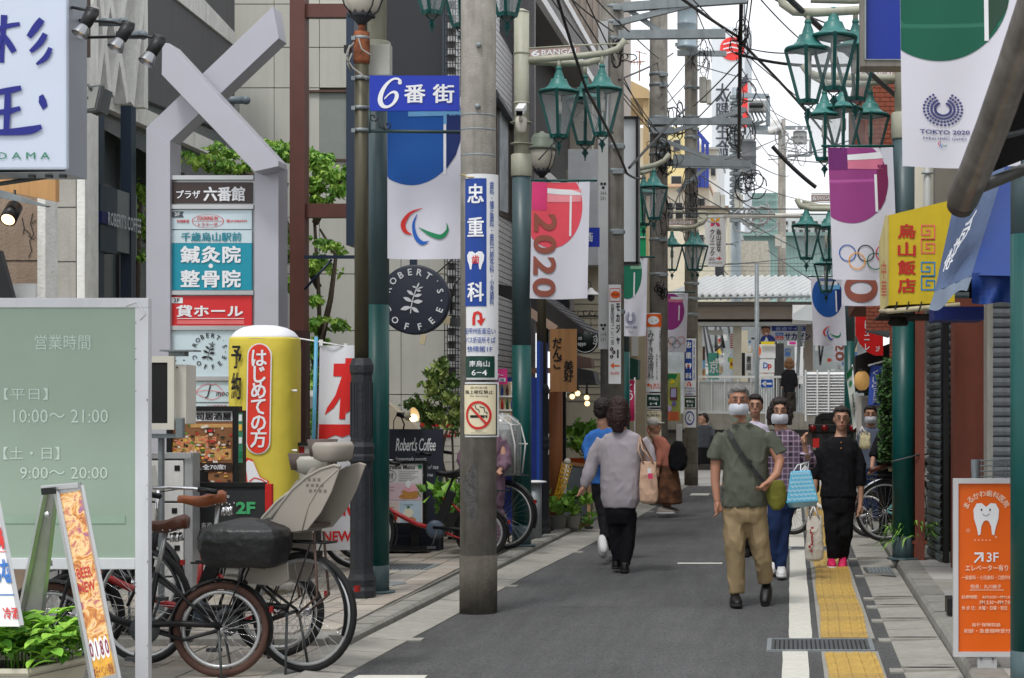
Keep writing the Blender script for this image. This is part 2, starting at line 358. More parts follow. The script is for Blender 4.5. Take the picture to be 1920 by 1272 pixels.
def eL(y):
 for(a,b),(c,d)in zip(EL,EL[1:]):
  if a<=y<=c:return b+(d-b)*(y-a)/(c-a)
 return EL[-1][1]
m=MB();ys=[-6+.5*i for i in range(83)]
m.add([(eL(y),y,0)for y in ys]+[(.68,y,0)for y in ys],[(i,i+1,83+i+1,83+i)for i in range(82)]);tag(m.build('road',asph),kind='structure')
def kL(y):return-2.86 if y<12.2 else-2.86+(y-12.2)*.0215
gut=thing('gutter',None,None,(-2.7,12,0));tag(gut,kind='structure')
y=7.0;i=0
while y<35:
 l=.598;a0,a1=kL(y)+.02,kL(y+l)+.02;b0,b1=eL(y)+.0,eL(y+l)+.0;z=.006+R.uniform(0,.003)
 m=MB();m.add([(a0,y,z+.02),(b0,y,z),(b1,y+l-.008,z),(a1,y+l-.008,z+.02),(a0,y,-.05),(b0,y,-.05),(b1,y+l-.008,-.05),(a1,y+l-.008,-.05)],[(0,1,2,3),(0,4,5,1),(1,5,6,2),(2,6,7,3),(3,7,4,0)])
 if i%6==3:
  m.bx(eL(y)-.02,eL(y)+.09,y+.02,y+.14,-.03,.009)
 m.build('gutter_slab',gconc,gut);y+=.6;i+=1
y=7.0;i=0
gut2=thing('gutter',None,None,(.83,12,0));tag(gut2,kind='structure')
slot=[10.95,12.36,13.45,14.35,14.95,16.9,18.7,22.5,26]
while y<35:
 m=MB();l=.6;z=.006+R.uniform(0,.003)
 m.add([(.66,y,z),(.985,y,z+.014),(.985,y+l-.008,z+.014),(.66,y+l-.008,z),(.66,y,-.05),(.985,y,-.05),(.985,y+l-.008,-.05),(.66,y+l-.008,-.05)],[(0,1,2,3),(0,4,5,1),(1,5,6,2),(2,6,7,3),(3,7,4,0)])
 m.build('gutter_slab',gconc,gut2);y+=.6
for y in slot:
 m=MB().mat(gconc);m.bx(.58,.675,y,y+.15,-.03,.011);m.mat(galv_d);m.bx(.68,.96,y+.05,y+.10,.0,.026);m.mat(gconc);m.bx(.66,.98,y-.01,y+.04,0,.027);m.bx(.66,.98,y+.11,y+.16,0,.027)
 m.mat(black);m.bx(.70,.93,y+.065,y+.085,.02,.0275)
 m.build('drain_slot',None,gut2)
def kerb(base,xf,y0,y1,wid,h,side,step=.6):
 k=thing('kerb',None,None,base);tag(k,kind='structure');y=y0
 while y<y1-.05:
  l=min(step,y1-y);xa,xb=xf(y),xf(y+l);m=MB();dz=R.uniform(-.004,.004);g=.007
  ins=side*.025
  m.add([(xa,y,-.05),(xb,y+l-g,-.05),(xb+side*wid,y+l-g,-.05),(xa+side*wid,y,-.05),(xa+ins*.4,y,h*.72),(xb+ins*.4,y+l-g,h*.72),(xa+ins*1.2,y,h+dz),(xb+ins*1.2,y+l-g,h+dz),(xa+side*wid,y,h+dz),(xb+side*wid,y+l-g,h+dz)],[(0,1,5,4),(4,5,7,6),(6,7,9,8),(8,9,2,3),(0,4,6,8,3),(1,2,9,7,5)])
  m.build('kerb_stone',kconc,k);y+=l
 return k
kerb((-2.95,14,0),kL,12.2,13.7,.17,.07,-1,.215)
kerb((-2.95,20,0),kL,13.7,35,.17,.07,-1)
kerb((1.07,12,0),lambda y:.99,7,10.9,.2,.10,1,.4)
kerb((1.07,15,0),lambda y:.99,10.9,18.6,.2,.10,1,.3)
kerb((1.0,25,0),lambda y:1.0,18.6,35,.16,.06,1)
pv=thing('pavement',None,None,(-4,14,0));tag(pv,kind='structure')
MB().bx(-9,-2.87,5,12.1,-.05,.0).build('mortar_bed',kconc,pv);MB().bx(-9,-3.03,12.1,40,-.05,.055).build('mortar_bed',kconc,pv)
def paver(m,x,y,z,wx=.24,wy=.37):
 j=R.uniform(-.0025,.0025);m.bx(x+.004,x+wx-.004,y+.004,y+wy-.004,z-.05,z+j)
n=0;far={0:MB(),1:MB(),2:MB()}
for r_ in range(0,26):
 x=-3.04-.245*(r_+1)
 for q in range(0,80):
  y=9.9+q*.375+(.18 if r_%2 else 0);px=CX+x*F/y
  if y>34 or px<200 or x<-6.6 and y<18:continue
  z=.07 if y>=12.2 else.012
  if n<292 and(px>330 or y<11.6)and y<17.4:m=MB();paver(m,x,y,z);m.build('paver',slabm[R.randrange(3)],pv);n+=1
  else:paver(far[R.randrange(3)],x,y,z)
for k in far:
 o=far[k].build('paver_field',slabm[k],pv,fix=False);o['kind']='stuff'
m=MB();m.bx(-3.04,-2.87,7,12.15,-.04,.012);m.build('flush_edging',gconc,pv)
pr=thing('pavement',None,None,(1.6,14,0));tag(pr,kind='structure')
y=5
while y<40:
 l=R.choice([.9,1.2,1.5]);m=MB();m.bx(1.193,2.6,y,y+l-.01,-.05,.092+R.uniform(-.006,.004));m.build('concrete_slab',[kconc,gconc,plain][R.randrange(3)],pr);y+=l
m=MB();m.bx(-14,14,35.2,60,-.05,-.004);tag(m.build('apron',plain),kind='structure')
paint=M('road_marking_paint',(204,203,194),.7,var=.10,scale=14,dirt=.12)
def sheet(name,mat,x0,x1,y0,y1,z,seg=.4,wob=.003,x2=None,x3=None):
 m=MB();n=max(int((y1-y0)/seg),1);rnd=random.Random(int(y0*10));wl=[rnd.uniform(-wob,wob)for _ in range(n+1)];wr=[rnd.uniform(-wob,wob)for _ in range(n+1)]
 vs=[(x0+wl[i]+((x2-x0)*i/n if x2 is not None else 0),y0+(y1-y0)*i/n,z)for i in range(n+1)]+[(x1+wr[i]+((x3-x1)*i/n if x3 is not None else 0),y0+(y1-y0)*i/n,z)for i in range(n+1)]
 m.add(vs,[(i,i+1,n+2+i,n+1+i)for i in range(n)]);return tag(m.build(name,mat),kind='structure')
sheet('painted_edge_line',paint,-.055,.105,6,11.9,.004);sheet('painted_edge_line',paint,-.018,.140,12.52,20.0,.004);sheet('painted_edge_line',paint,-.026,.142,20.4,35,.004)
tact_m=[M('tactile_yellow_'+a,c,.6,var=.14,scale=9,dirt=.4,bump=.15,bscale=200)for a,c in(('bright',(190,156,76)),('worn',(178,146,76)))]
tedge=M('tactile_bed_grey',(150,148,142),.8,var=.1)
ts=thing('tactile_strip',None,None,(.37,12,0));tag(ts,kind='structure')
tm=MB();tm.bx(-.15,.15,-.15,.149,-.01,.010)
for k in range(4):
 x=-.1125+.075*k;tm.add([(x-.017,-.14,.0095),(x+.017,-.14,.0095),(x+.017,.14,.0095),(x-.017,.14,.0095),(x-.010,-.133,.016),(x+.010,-.133,.016),(x+.010,.133,.016),(x-.010,.133,.016)],[(4,5,6,7),(0,1,5,4),(1,2,6,5),(2,3,7,6),(3,0,4,7)])
tms=[tm.mesh('tactile_tile',t_)for t_ in tact_m]
y=6.05
while y<35:
 if not(11.6<y<12.5 or 19.7<y<20.4):
  x=.366+.010*math.sin(y*1.9)+(.008 if y>15 else 0)
  o=link('tactile_tile',tms[R.random()<.35],ts,None);o.location=(x-.37,y+.15-12,.004+R.uniform(0,.001));o.scale=(1.06,1,1)
 y+=.301
 if 11.6<y<12.52:y=12.53
 if 19.7<y<20.38:y=20.4
MB().bx(.19,.55,6,11.88,.002,.006).build('bed',tedge,ts);MB().bx(.185,.56,12.53,19.98,.002,.006).build('bed',tedge,ts);MB().bx(.185,.56,20.4,35,.002,.006).build('bed',tedge,ts)
for y0,y1,x0,x1 in((11.9,12.5,-.16,.535),(20.0,20.38,-.03,.57)):
 t=thing('drain_grate','steel bar grate across the yellow strip '+('nearest the bottom of the picture' if y0<15 else 'just behind the pink sneakers'),'drain grate',(x0,y0,0))
 m=MB();m.bx(x0,x1,y0,y0+.03,0,.012);m.bx(x0,x1,y1-.03,y1,0,.012);m.bx(x0,x0+.03,y0+.03,y1-.03,0,.012);m.bx(x1-.03,x1,y0+.03,y1-.03,0,.012);m.build('frame',galv,t)
 m=MB();n=22
 for i in range(n):
  x=x0+.04+(x1-x0-.08)*i/(n-1);m.bx(x-.009,x+.009,y0+.03,y1-.03,.001,.010)
 for i in range(1,14):yy=y0+.03+(y1-y0-.06)*i/14;m.bx(x0+.03,x1-.03,yy-.003,yy+.003,.0,.006)
 m.build('bars',galv_d,t)['kind']='stuff';MB().bx(x0+.03,x1-.03,y0+.03,y1-.03,.0,.002).build('pit',black,t)
crk=M('tar_crack',(48,48,50),.6,var=.1);rr=random.Random(15)
for pts in([(-2.1,19.6),(-.6,19.9),(-.05,19.8)],[(-2.35,14.4),(-1.9,14.5),(-1.3,14.45)]):
 q=[]
 for(a,b),(c_,d_)in zip(pts,pts[1:]):q+=[(a+(c_-a)*i/9+rr.uniform(-.015,.015),b+(d_-b)*i/9+rr.uniform(-.015,.015))for i in range(9)]
 m=MB();n_=len(q);w_=[.002+.004*rr.random()for _ in q];m.add([(x-w_[i],y-w_[i],.0035)for i,(x,y)in enumerate(q)]+[(x+w_[i],y+w_[i],.0035)for i,(x,y)in enumerate(q)],[(i,i+1,n_+i+1,n_+i)for i in range(n_-1)]);tag(m.build('road_crack',crk),kind='structure')
sheet('painted_road_mark',paint,-2.52,-2.12,10.72,10.86,.005,wob=.01);sheet('painted_road_mark',paint,-1.12,-.68,18.28,18.42,.0045);sheet('painted_road_mark',paint,-1.72,-1.4,31.5,32.2,.005)
t=thing('drain_cover','square iron lattice drain cover in the right gutter','drain cover',(.85,17.3,0));a,b=G(1637,1068),G(1703,1086)
m=MB();m.prism([(.70,17.05,.012),(.94,16.7,.012),(.94,17.62,.012),(.68,17.68,.012)],(0,0,.014));m.build('frame',galv_d,t)
m=MB()
for i in range(9):m.bx(.71,.93,17.1+i*.058,17.13+i*.058,.026,.032)
for i in range(7):m.bx(.715+i*.034,.728+i*.034,17.08,17.6,.026,.034)
m.build('lattice',galv,t)['kind']='stuff'
m=MB();a=W(742,1112,15.9);m.lathe((a.x,15.6,.070),[(.15,0),(.15,.008),(.13,.010)],28);tag(m.build('manhole_cover',galv),'round silver cover in the left pavement by the teal post foot','manhole cover')
t=thing('drain_grate','slatted grate in the left pavement behind the teal post','drain grate',(-3.7,17.2,.07));m=MB();m.bx(-3.95,-3.3,16.9,17.5,.068,.074)
m.build('frame',galv,t);m=MB();[m.bx(-3.93+i*.04,-3.91+i*.04,16.93,17.47,.074,.078)for i in range(15)];m.build('bars',galv_d,t)['kind']='stuff'
# ================================================================ LEFT BUILDINGS
XF=-4.85
def onX(px,py,X):Y=X*F/(px-CX);return V((X,Y,H-(py-CY)/F*Y))
def fl(pts,X):return[onX(px,py,X)for px,py in pts]
beam_m=M('weathered_white_paint',(226,226,222),.7,var=.08,scale=12,bump=.3,bscale=50,dirt=.35);dgrey=M('charcoal_render',(98,98,101),.75,var=.05,dirt=.2)
navyf=M('navy_steel_cladding',(34,50,70),.4,var=.06);slatef=M('slate_grey_cladding',(112,120,122),.5,var=.08,dirt=.2)
cwall=M('fair_faced_concrete',(168,165,158),.85,var=.10,scale=3,bump=.2,bscale=40,dirt=.3)
t=thing('coffee_building','low building with navy entrance frame, charcoal parapet and white lattice screens at the left','building',(-7.3,16.5,0))
m=MB();m.bx(-13,-6.2,15.55,15.75,0,11);m.bx(-13,-7.8,15.75,20.9,0,11);m.build('wall',cwall,t)
m=MB();m.pbox(86,-60,142,1060,15.25,.3);
pil=m.build('pillar',cwall,t);m=MB()
for yy in(302,388,490,592,694):m.pbox(85.5,yy,142.5,yy+1.4,15.247,.004)
m.build('formwork_joint',black,pil);MB().pbox(144,0,159,1060,15.24,.3).build('edge_trim',beam_m,t)
m=MB();q=fl([(262,-150),(440,-10),(440,253),(262,183)],-6.100);m.prism(q,(-.3,0,0));m.build('parapet',dgrey,t)
m=MB();q=fl([(150,-250),(441,62),(441,86),(262,-56),(150,-220)],-6.076);m.prism(q[:4],(-.35,0,0));m.build('coping',beam_m,t)
m=MB();q=fl([(158,150),(475,300),(475,326),(158,184)],-6.063);m.prism(q,(-.3,0,0));m.build('beam',beam_m,t)
for pa,pb,w_ in(((166,-100),(192,176),.075),((232,-100),(197,178),.075),((176,-100),(226,192),.07),((266,-100),(234,196),.07),((259,-90),(260,203),.08),((162,-120),(164,168),.06),((206,-120),(168,168),.06)):
 m=MB();m.bar(onX(pa[0],pa[1],-6.04),onX(pb[0],pb[1],-6.02),w_*1.25,.14,up=(1,0,0));m.build('lattice_slat',beam_m,t)
m=MB();q=fl([(262,-150),(158,-250),(158,150),(262,188)],-6.466);m.prism(q,(-.1,0,0));m.build('upper_glazing',M('deep_blue_glass',(52,58,76),.4,var=.1),t)
for a,b in((163,186),(226,246)):
 MB().pbox(a,185 if a<200 else 198,b,1050,15.74 if a<200 else 16.47,.12).build('column',navyf,t)
m=MB();m.pbox(160,345,188,470,15.71,.4);m.build('fascia_end',navyf,t)
FX=-5.84;q=fl([(188,345),(257,367.5),(257,480),(188,463)],FX);m=MB();m.prism(q,(-.12,0,0));m.build('fascia',slatef,t)
pn=Panel(fl([(191,392),(263,409),(263,440),(191,421)],FX+.05),(0,0,100,10));m=MB();m.prism(fl([(191,396),(206,399),(206,421),(191,418)],FX+.045),(-.04,0,0));m.build('sign_bracket',navy,t)
m=MB();pn.text(m,M('brushed_letters',(178,184,190),.4,var=0),"ROBERT'S COFFEE",14,.6,101,9.4,bold=.012);m.build('lettering',None,t)
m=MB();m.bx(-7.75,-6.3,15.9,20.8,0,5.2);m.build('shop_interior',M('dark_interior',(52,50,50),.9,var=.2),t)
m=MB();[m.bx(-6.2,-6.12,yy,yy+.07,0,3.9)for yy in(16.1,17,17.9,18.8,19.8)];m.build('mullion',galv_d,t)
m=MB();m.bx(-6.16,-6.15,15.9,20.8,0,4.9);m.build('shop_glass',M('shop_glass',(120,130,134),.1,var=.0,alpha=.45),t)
m=MB();m.add([onX(300,302,-5.7),onX(420,372,-5.7),(-6.6,19.5,4.1),(-6.6,16.4,4.3)],[(0,1,2,3)]);m.build('awning',M('brown_beige_awning',(140,128,118),.7,var=.1),t)
m=MB();m.pbox(84,-60,161,104,15.0,.1);m.build('upper_cladding',M('brown_cladding',(84,70,64),.6,var=.1),t)
for px,py in((226,42),(262,66),(455,188)):
 s=MB();c=onX(px,py,-5.7)if px<400 else W(px,py,17);s.tube([c+V((-.2,0,0)),c+V((.0,0,0))],.035,10);s.ball(c+V((.03,0,0)),.042,12)
 tag(s.build('security_light',M('grey_fixture',(104,116,124),.4,var=.05)),{226:'grey capsule wall light behind the middle black spotlight',262:'grey capsule wall light behind the right black spotlight',455:'grey capsule wall light on the lattice right of the crossed silver beams'}[px],'wall light')
t=thing('corner_shop','shop niche with wooden fascia and tan plaster wall below the lightbox sign','building',(-5,11.6,0));tan=M('tan_plaster',(150,132,116),.9,var=.14,scale=4,bump=.3,dirt=.35)
MB().pbox(-300,340,70,1300,11.9,.15).build('back_wall',tan,t);MB().pbox(70,345,85,1300,11.75,.2).build('white_post',beam_m,t)
q=[W(-300,330,11.2),W(104,333,11.2),W(104,378,11.2),W(-300,300,10.2)];
m=MB();m.prism([W(-300,318,11.2),W(104,334,11.2),W(104,378,11.2),W(0,357,11.2),W(-300,318,11.2)][:4],(0,.06,0));m.build('wooden_fascia',M('light_cedar',(206,158,104),.6,var=.12,scale=3,stretch=(14,1,.6)),t)
m=MB();m.prism([W(-300,330,11.0),W(0,356,11.0),W(90,386,11.0),W(84,388,11.0),W(0,371,11.0),W(-300,345,11)],(0,.05,0));m.build('metal_drip',galv,t)
m=MB();rr=random.Random(5)
for pts in([(62,400),(58,420),(64,440),(56,452),(60,470),(54,484)],[(42,408),(46,428),(44,440)],[(60,420),(68,414)],[(54,442),(64,450),(68,445)],[(46,430),(52,434),(58,441)]):
 p_=PX(0,340,70,560,11.9);p_.stroke(m,black,pts,[1.6]*len(pts),off=.006)
m.build('painted_branch',None,t);MB().pbox(-200,488,70,489.4,11.895,.004).build('wall_joint',black,t)
m=MB();m.prism([W(-160,430,11.3),W(0,470,11.3),W(24,558,11.3),W(60,700,11.3),W(-160,700,11.3)],(0,.05,0));m.build('dark_screen',black,t)
MB().pbox(14,532,66,700,11.5,.03).build('white_banner',white,t)
warm=M('warm_lamp_glow',(255,208,150),.4,var=0,emit=3.0)
def cyl_between(m,a,b,r0,r1,n=16):m.tube([a,b],[r0,r1],n)
t=thing('track_spotlight','black track spotlight glowing warm in the niche below the lightbox','spotlight',W(22,385,11.1));a=W(28,388,11.1);b=W(15,412,11.0);m=MB();cyl_between(m,a,b,.045,.048);m.build('housing',blackp,t)
m=MB();m.tube([a,a+V((0,0,.10))],.008,6);m.build('stem',black,t);m=MB();d=(b-a).normalized();cyl_between(m,b-d*.012,b+d*.002,.038,.038);m.build('lens',warm,t)
t=thing('floodlight','grey LED floodlight with cooling fins on the concrete post','floodlight',W(180,185,11.5));c=W(176,186,11.5)
rot=Matrix.Rotation(math.radians(-32),3,'Z')@Matrix.Rotation(math.radians(-14),3,'X')
MB().box(c,(.125,.03,.17),rot).build('front_frame',galv_d,t,bevel=.006);MB().box(c+rot@V((0,-.018,0)),(.10,.004,.14),rot).build('glass',M('flood_glass',(120,122,116),.2,var=.1),t)
m=MB();[m.box(c+rot@V((-.045+.018*k,.05,0)),(.006,.07,.15),rot)for k in range(6)];m.build('cooling_fins',galv_d,t)
m=MB();m.tube([W(146,160,11.6),W(166,160,11.5),W(172,170,11.5)],.008,6);m.tube([W(146,184,11.6),W(164,184,11.5)],.008,6);m.build('bracket',galv_d,t)
for(px,py),nm in(((165,40),'cut by the lightbox, leftmost of the three'),((232,66),'middle one of the three'),((290,92),'rightmost, in front of the tip of the silver beam')):
 Y=9.6;t=thing('arm_spotlight','black arm spotlight with mirror reflector, '+nm,'spotlight',W(px,py,Y),'black spotlights on arms beside the lightbox')
 m=MB();a=W(px+8,py-16,Y);b=W(px-6,py+8,Y-.03);m.tube([W(px+3,py-20,Y),a,b],[.012,.034,.03],12);m.build('housing',black,t,bevel=0)
 m=MB();d=(b-a).normalized();m.tube([b-d*.01,b+d*.02,b+d*.06],[.018,.032,.042],20,cap=False);m.build('reflector',M('mirror_reflector',(150,152,156),.25,metal=.9,var=.1),t)
 m=MB();m.ball(b+d*.028,.014);m.build('bulb',M('warm_bulb',(255,214,160),.4,var=0,emit=1.6),t)
 m=MB();m.tube([W(px+3,py-20,Y),W(px-20,py-24,Y+.05),W(112,py-30 if px<280 else 72,Y+.35)],.008,8);m.build('arm',black,t)
 m=MB();m.tube([W(px+18,py-16,Y),W(px-2,py-22,Y)],.020,10);m.build('knuckle',black,t)
bwall=M('beige_grey_panel',(196,196,189),.7,var=.04,scale=2,bump=.06,dirt=.12)
t=thing('panel_clad_building','beige grey panel clad building side wall behind the crossed silver beams','building',(-4,21,0));Y=21.0
MB().pbox(330,-200,842,1050,Y+.06,3).build('wall',M('panel_joint_grey',(120,118,112),.8,var=.1),t)
xs=[332,420,514,599,684,752,842];ysr=[-200,-80,8,89,165,300,408,514,620,740,860,1000]
for i in range(len(xs)-1):
 for j in range(len(ysr)-1):
  a,b,c,d=xs[i],xs[i+1],ysr[j],ysr[j+1]
  if a==599 and c in(165,):continue
  if a in(684,752)and d<=165:continue
  if a==684 and d>600 and j%2:pass
  MB().pbox(a+.6,c+.8,b-.6,d-.8,Y+R.uniform(0,.004),.05).build('wall_panel',bwall,t)
fr=M('brown_window_frame',(96,76,64),.5,var=.08)
f=frame(t,'window',fr,573,169,655,302,4,Y-.03,.08);MB().pbox(577,173,651,298,Y+.01,.02).build('pane',M('frosted_pane',(146,152,148),.3,var=.05),f)
m=MB();m.pbox(690,-160,838,142,Y-.25,.3);m.build('dark_recess_panel',M('anthracite_panel',(56,57,62),.6,var=.04),t);MB().pbox(752,-160,756,142,Y-.27,.02).build('panel_edge',navyf,t)if 0 else None
MB().pbox(829,-160,840,146,Y-.3,.3).build('blue_edge',M('dusty_blue_metal',(70,78,92),.5),t)
m=MB();m.pbox(560,8,650,14,Y-.05,.05);m.build('ledge',beam_m,t)
m=MB();m.prism([W(722,752,Y-.3),W(800,815,Y-.3),W(800,1000,Y-.3),W(600,1000,Y-.3),W(600,752,Y-.3)],(0,.2,0));m.build('stair_wall',M('pale_stair_wall',(196,184,166),.8,var=.06),t)
XT=-3.72;YT=20.6
tile=M('white_glazed_tile',(212,212,214),.3,var=.05,scale=30);joint=M('dark_tile_joint',(92,90,90),.9,var=.1)
t=thing('white_tiled_building','white tiled building with black wire mesh behind the concrete pole','building',(-4.2,YT,0))
m=MB();m.bx(W(838,0,YT).x,XT-.02,YT+.06,26.6,0,9.5);m.build('wall',joint,t)
m=MB();nz_=0
z=.1
while z<7.2:
 x=W(838,0,YT).x+(.06 if nz_%2 else 0);
 while x<XT-.03:m.bx(x,min(x+.215,XT),YT,YT+.05,z,z+.062);x+=.225
 y=YT+.03+(.1 if nz_%2 else 0)
 while y<26.5:m.bx(XT-.03,XT,y,y+.215,z,z+.060);y+=.225
 z+=.072;nz_+=1
m.build('wall_tiles',tile,t,fix=False)['kind']='stuff'
m=MB();q=fl([(932,168),(968,228),(968,420),(932,400)],XT+.02);m.prism(q,(-.1,0,0));wf=m.build('window',M('dark_brown_frame',(60,50,44),.5),t)
m=MB();q=fl([(938,190),(953,208),(953,400),(938,395)],XT+.03);m.prism(q,(-.02,0,0));m.build('pane',M('bright_reflection_glass',(196,206,214),.15,var=.15),wf)
m=MB();q=fl([(936,176),(974,238),(974,246),(936,184)],XT+.12);m.prism(q,(-.14,0,0));m.build('window_hood',galv_d,t)
m=MB();q=fl([(940,-130),(968,-60),(968,110),(940,60)],XT+.02);m.prism(q,(-.05,0,0));m.build('window',darkglass,t)
m=MB();x0,x1=W(838,0,YT).x,W(868,0,YT).x
for i in range(12):x=x0+(x1-x0)*i/6;m.bx(x-.004,x+.004,YT-.14,YT-.13,.8,6.4)
z=.8
while z<6.4:m.bx(x0,x1+.2,YT-.15,YT-.14,z-.003,z+.003);z+=.075
m.build('wire_mesh',black,t)['kind']='stuff'
MB().pbox(862,-100,872,760,YT-.1,.08).build('corner_strip',white,t)
XB=-3.42;t=thing('balcony_building','grey apartment building with ribbed balconies edged in white','building',(-4,28,0));mos=M('grey_mosaic_tile',(112,110,112),.5,var=.12,scale=30);
rib=M('ribbed_grey_balcony',(128,126,128),.6,var=.08)
def zr(k):return 1.6+k*3.42
m=MB();m.bx(-6.5,XB-1.2,24.9,33,0,12);m.build('core_wall',M('taupe_render',(158,150,142),.8,var=.06),t)
m=MB();m.bx(-5,XB,24.85,24.95,0,12);m.build('end_wall',mos,t)
for k0,k1 in((.35,.9),(1.62,1.74),(2.35,2.8)):
 b=MB().bx(XB-1.1,XB,24.95,33,zr(k0),zr(k1)).build('balcony',rib,t)
 MB().bx(XB-.05,XB+.04,24.9,33,zr(k1),zr(k1)+.12).build('white_cap',white,b);MB().bx(XB-.05,XB+.04,24.9,33,zr(k0)-.12,zr(k0)).build('white_cap',white,b)
m=MB()
for k0,k1 in((1.62,1.74),(.35,.9)):
 y=25
 while y<33:m.bx(XB-.01,XB+.015,y,y+.05,zr(k0)+.01,zr(k1)-.01);y+=.11
m.build('rib',M('rib_light',(150,148,148),.6),t)['kind']='stuff'
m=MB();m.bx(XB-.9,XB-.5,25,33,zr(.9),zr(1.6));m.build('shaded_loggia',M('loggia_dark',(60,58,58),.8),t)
m=MB();m.bx(XB-.06,XB+.01,26.2,27.2,2.3,4.6);m.build('window',darkglass,t)
MB().pbox(1062,110,1110,300,33.2,.3).build('louvre_wall',M('louvre_beige',(176,170,158),.7),t)
t=thing('taupe_block','tall taupe block behind the grey ribbed balconies','building',W(1100,0,35));MB().pbox(1010,-150,1148,330,34.5,4).build('wall',M('taupe_wall',(182,172,164),.8,var=.05),t)
m=MB();[m.pbox(1060+12*i,-20,1062+12*i,330,34.45,.06)for i in range(7)];m.build('downpipe',M('taupe_pipe',(160,152,146),.7),t)
t=thing('tan_gabled_house','tan house with a low gable behind the left hand lanterns','building',W(1180,300,42));m=MB();m.pbox(1120,240,1212,800,41,4);m.build('wall',M('pale_yellow_wall',(214,208,188),.8,var=.04),t)
m=MB();m.prism([W(1110,130,40.8),W(1160,140,40.8),W(1216,168,40.8),W(1216,184,40.8),W(1110,184,40.8)],(0,4,0));m.build('roof',M('tan_roof',(196,170,128),.7,var=.05),t)
m=MB();m.pbox(1206,170,1216,700,40.9,.2);m.build('corner_column',M('tan_column',(188,164,124),.7),t)
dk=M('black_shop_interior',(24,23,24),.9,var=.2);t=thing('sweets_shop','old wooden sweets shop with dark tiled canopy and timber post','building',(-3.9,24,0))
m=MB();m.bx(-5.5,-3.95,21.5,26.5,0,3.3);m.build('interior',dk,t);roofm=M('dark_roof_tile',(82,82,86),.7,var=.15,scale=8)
m=MB();m.prism([W(880,520,22.4),W(1004,548,22.4),W(1094,618,22.4),W(1094,628,22.4),W(1040,610,22.4),W(1000,580,22.4),W(900,540,22.4)],(0,.08,0));m.build('roof_edge',M('dark_bargeboard',(56,54,54),.7),t)
rows_=7
for i in range(rows_):
 u0,u1=i/rows_,(i+1)/rows_;a=W(1000,546,22.5).lerp(W(1096,618,22.5),u0);b=W(1000,546,22.5).lerp(W(1096,618,22.5),u1+.04)
 m=MB();m.add([a,b+V((0,0,.02)),b+V((-.0,2.2,.02)),a+V((0,2.2,0)),a+V((0,0,-.03)),b+V((0,0,-.01)),b+V((0,2.2,-.01)),a+V((0,2.2,-.03))],[(0,1,2,3),(7,6,5,4),(0,4,5,1),(1,5,6,2),(3,2,6,7),(0,3,7,4)]);m.build('roof_tile_course',roofm,t)
m=MB();m.prism([W(996,578,22.35),W(1046,612,22.35),W(1038,624,22.35),W(996,596,22.35)],(0,.1,0));m.build('gable_board',M('pinkish_board',(196,168,150),.7),t)
MB().pbox(992,690,1032,700,22.3,.1).build('cross_beam',M('rose_wood_beam',(138,106,92),.7),t);MB().pbox(1006,600,1012,700,22.6,.06).build('thin_post',M('rose_wood_beam'),t)
post=M('orange_cedar_post',(150,92,52),.55,var=.15,scale=2,stretch=(8,8,.8));m=MB();m.tube([W(1042,1010,23.2),W(1042,730,23.2)],.085,14);m.build('timber_post',post,t)
m=MB();m.pbox(1050,725,1060,960,23.6,.1);m.build('door_jamb',dk,t)
m=MB();m.prism([W(1080,690,25),W(1112,696,25),W(1118,722,25),W(1072,722,25)],(0,.6,0));m.build('lower_canopy',roofm,t)
m=MB();m.prism([W(1076,665,25.4),W(1108,672,25.4),W(1110,690,25.4),W(1076,690,25.4)],(0,.4,0));m.build('striped_canopy',M('brown_canopy_trim',(120,96,88),.7),t)
t=thing('plank_sign','upright timber plank sign reading dango in black brush characters','sign',W(1056,735,22.9));wood=M('aged_cedar_board',(178,130,84),.6,var=.16,scale=2.2,stretch=(9,9,.7),bump=.2)
p=board(t,'board',wood,1031,617,1081,735,22.2,.05);m=MB();p.text(m,ink,'だ\nん\nご',1036,634,1054,692,bold=.035,line=.85);p.text(m,ink,'美\n好',1057,676,1075,716,bold=.035,line=.85);m.build('lettering',None,t)
t=thing('round_green_sign','round dark green shop sign under a scrolled bracket left of the second concrete pole','sign',W(1096,640,26));p=PX(1070,612,1124,664,26.0)
m=MB();c=W(1097,638,26);m.lathe((c.x,26.0,c.z),[(.19,0),(.19,.05)],32,axis='y');m.build('disc',M('dark_bottle_green',(26,44,38),.4),t)
m=MB();p.oval(m,wprint,1097,638,23.5,off=.01,inner=.94);p.text(m,wprint,'on',1084,632,1091,638,off=.012,bold=.01);p.text(m,wprint,'oppo',1083,643,1099,651,off=.012,bold=.02);p.arctext(m,wprint,'Jrtos',1097,638,19,6,30,110);m.build('lettering',None,t)
m=MB();m.tube([W(1068,593,26),W(1124,593,26)],.012,6)
for cx in(1076,1098,1110):
 m.tube([W(cx+8*math.cos(a/2)*(1-a/14),586+8*math.sin(a/2)*(1-a/14),26)for a in range(0,13)],.007,5)
m.tube([W(1086,612,26),W(1086,595,26)],.004,4);m.tube([W(1108,612,26),W(1108,595,26)],.004,4);m.build('scroll_bracket',black,t)
t=thing('barn_lamp','white enamel barn lamp hanging above the round green sign','lamp',W(1108,560,26.4));c=W(1108,552,26.4);m=MB();m.lathe(c,[(.02,.09),(.05,.05),(.13,0),(.14,-.015),(.13,-.015)],24);m.build('shade',white,t);m=MB();m.lathe(c+V((0,0,-.10)),[(.02,0),(.05,.03),(.05,.07),(.02,.09)],12);m.build('cage',galv_d,t)
m=MB();m.tube([c+V((0,0,.08)),c+V((0,0,.16)),c+V((-.1,.1,.2))],.007,6);m.build('arm',black,t)
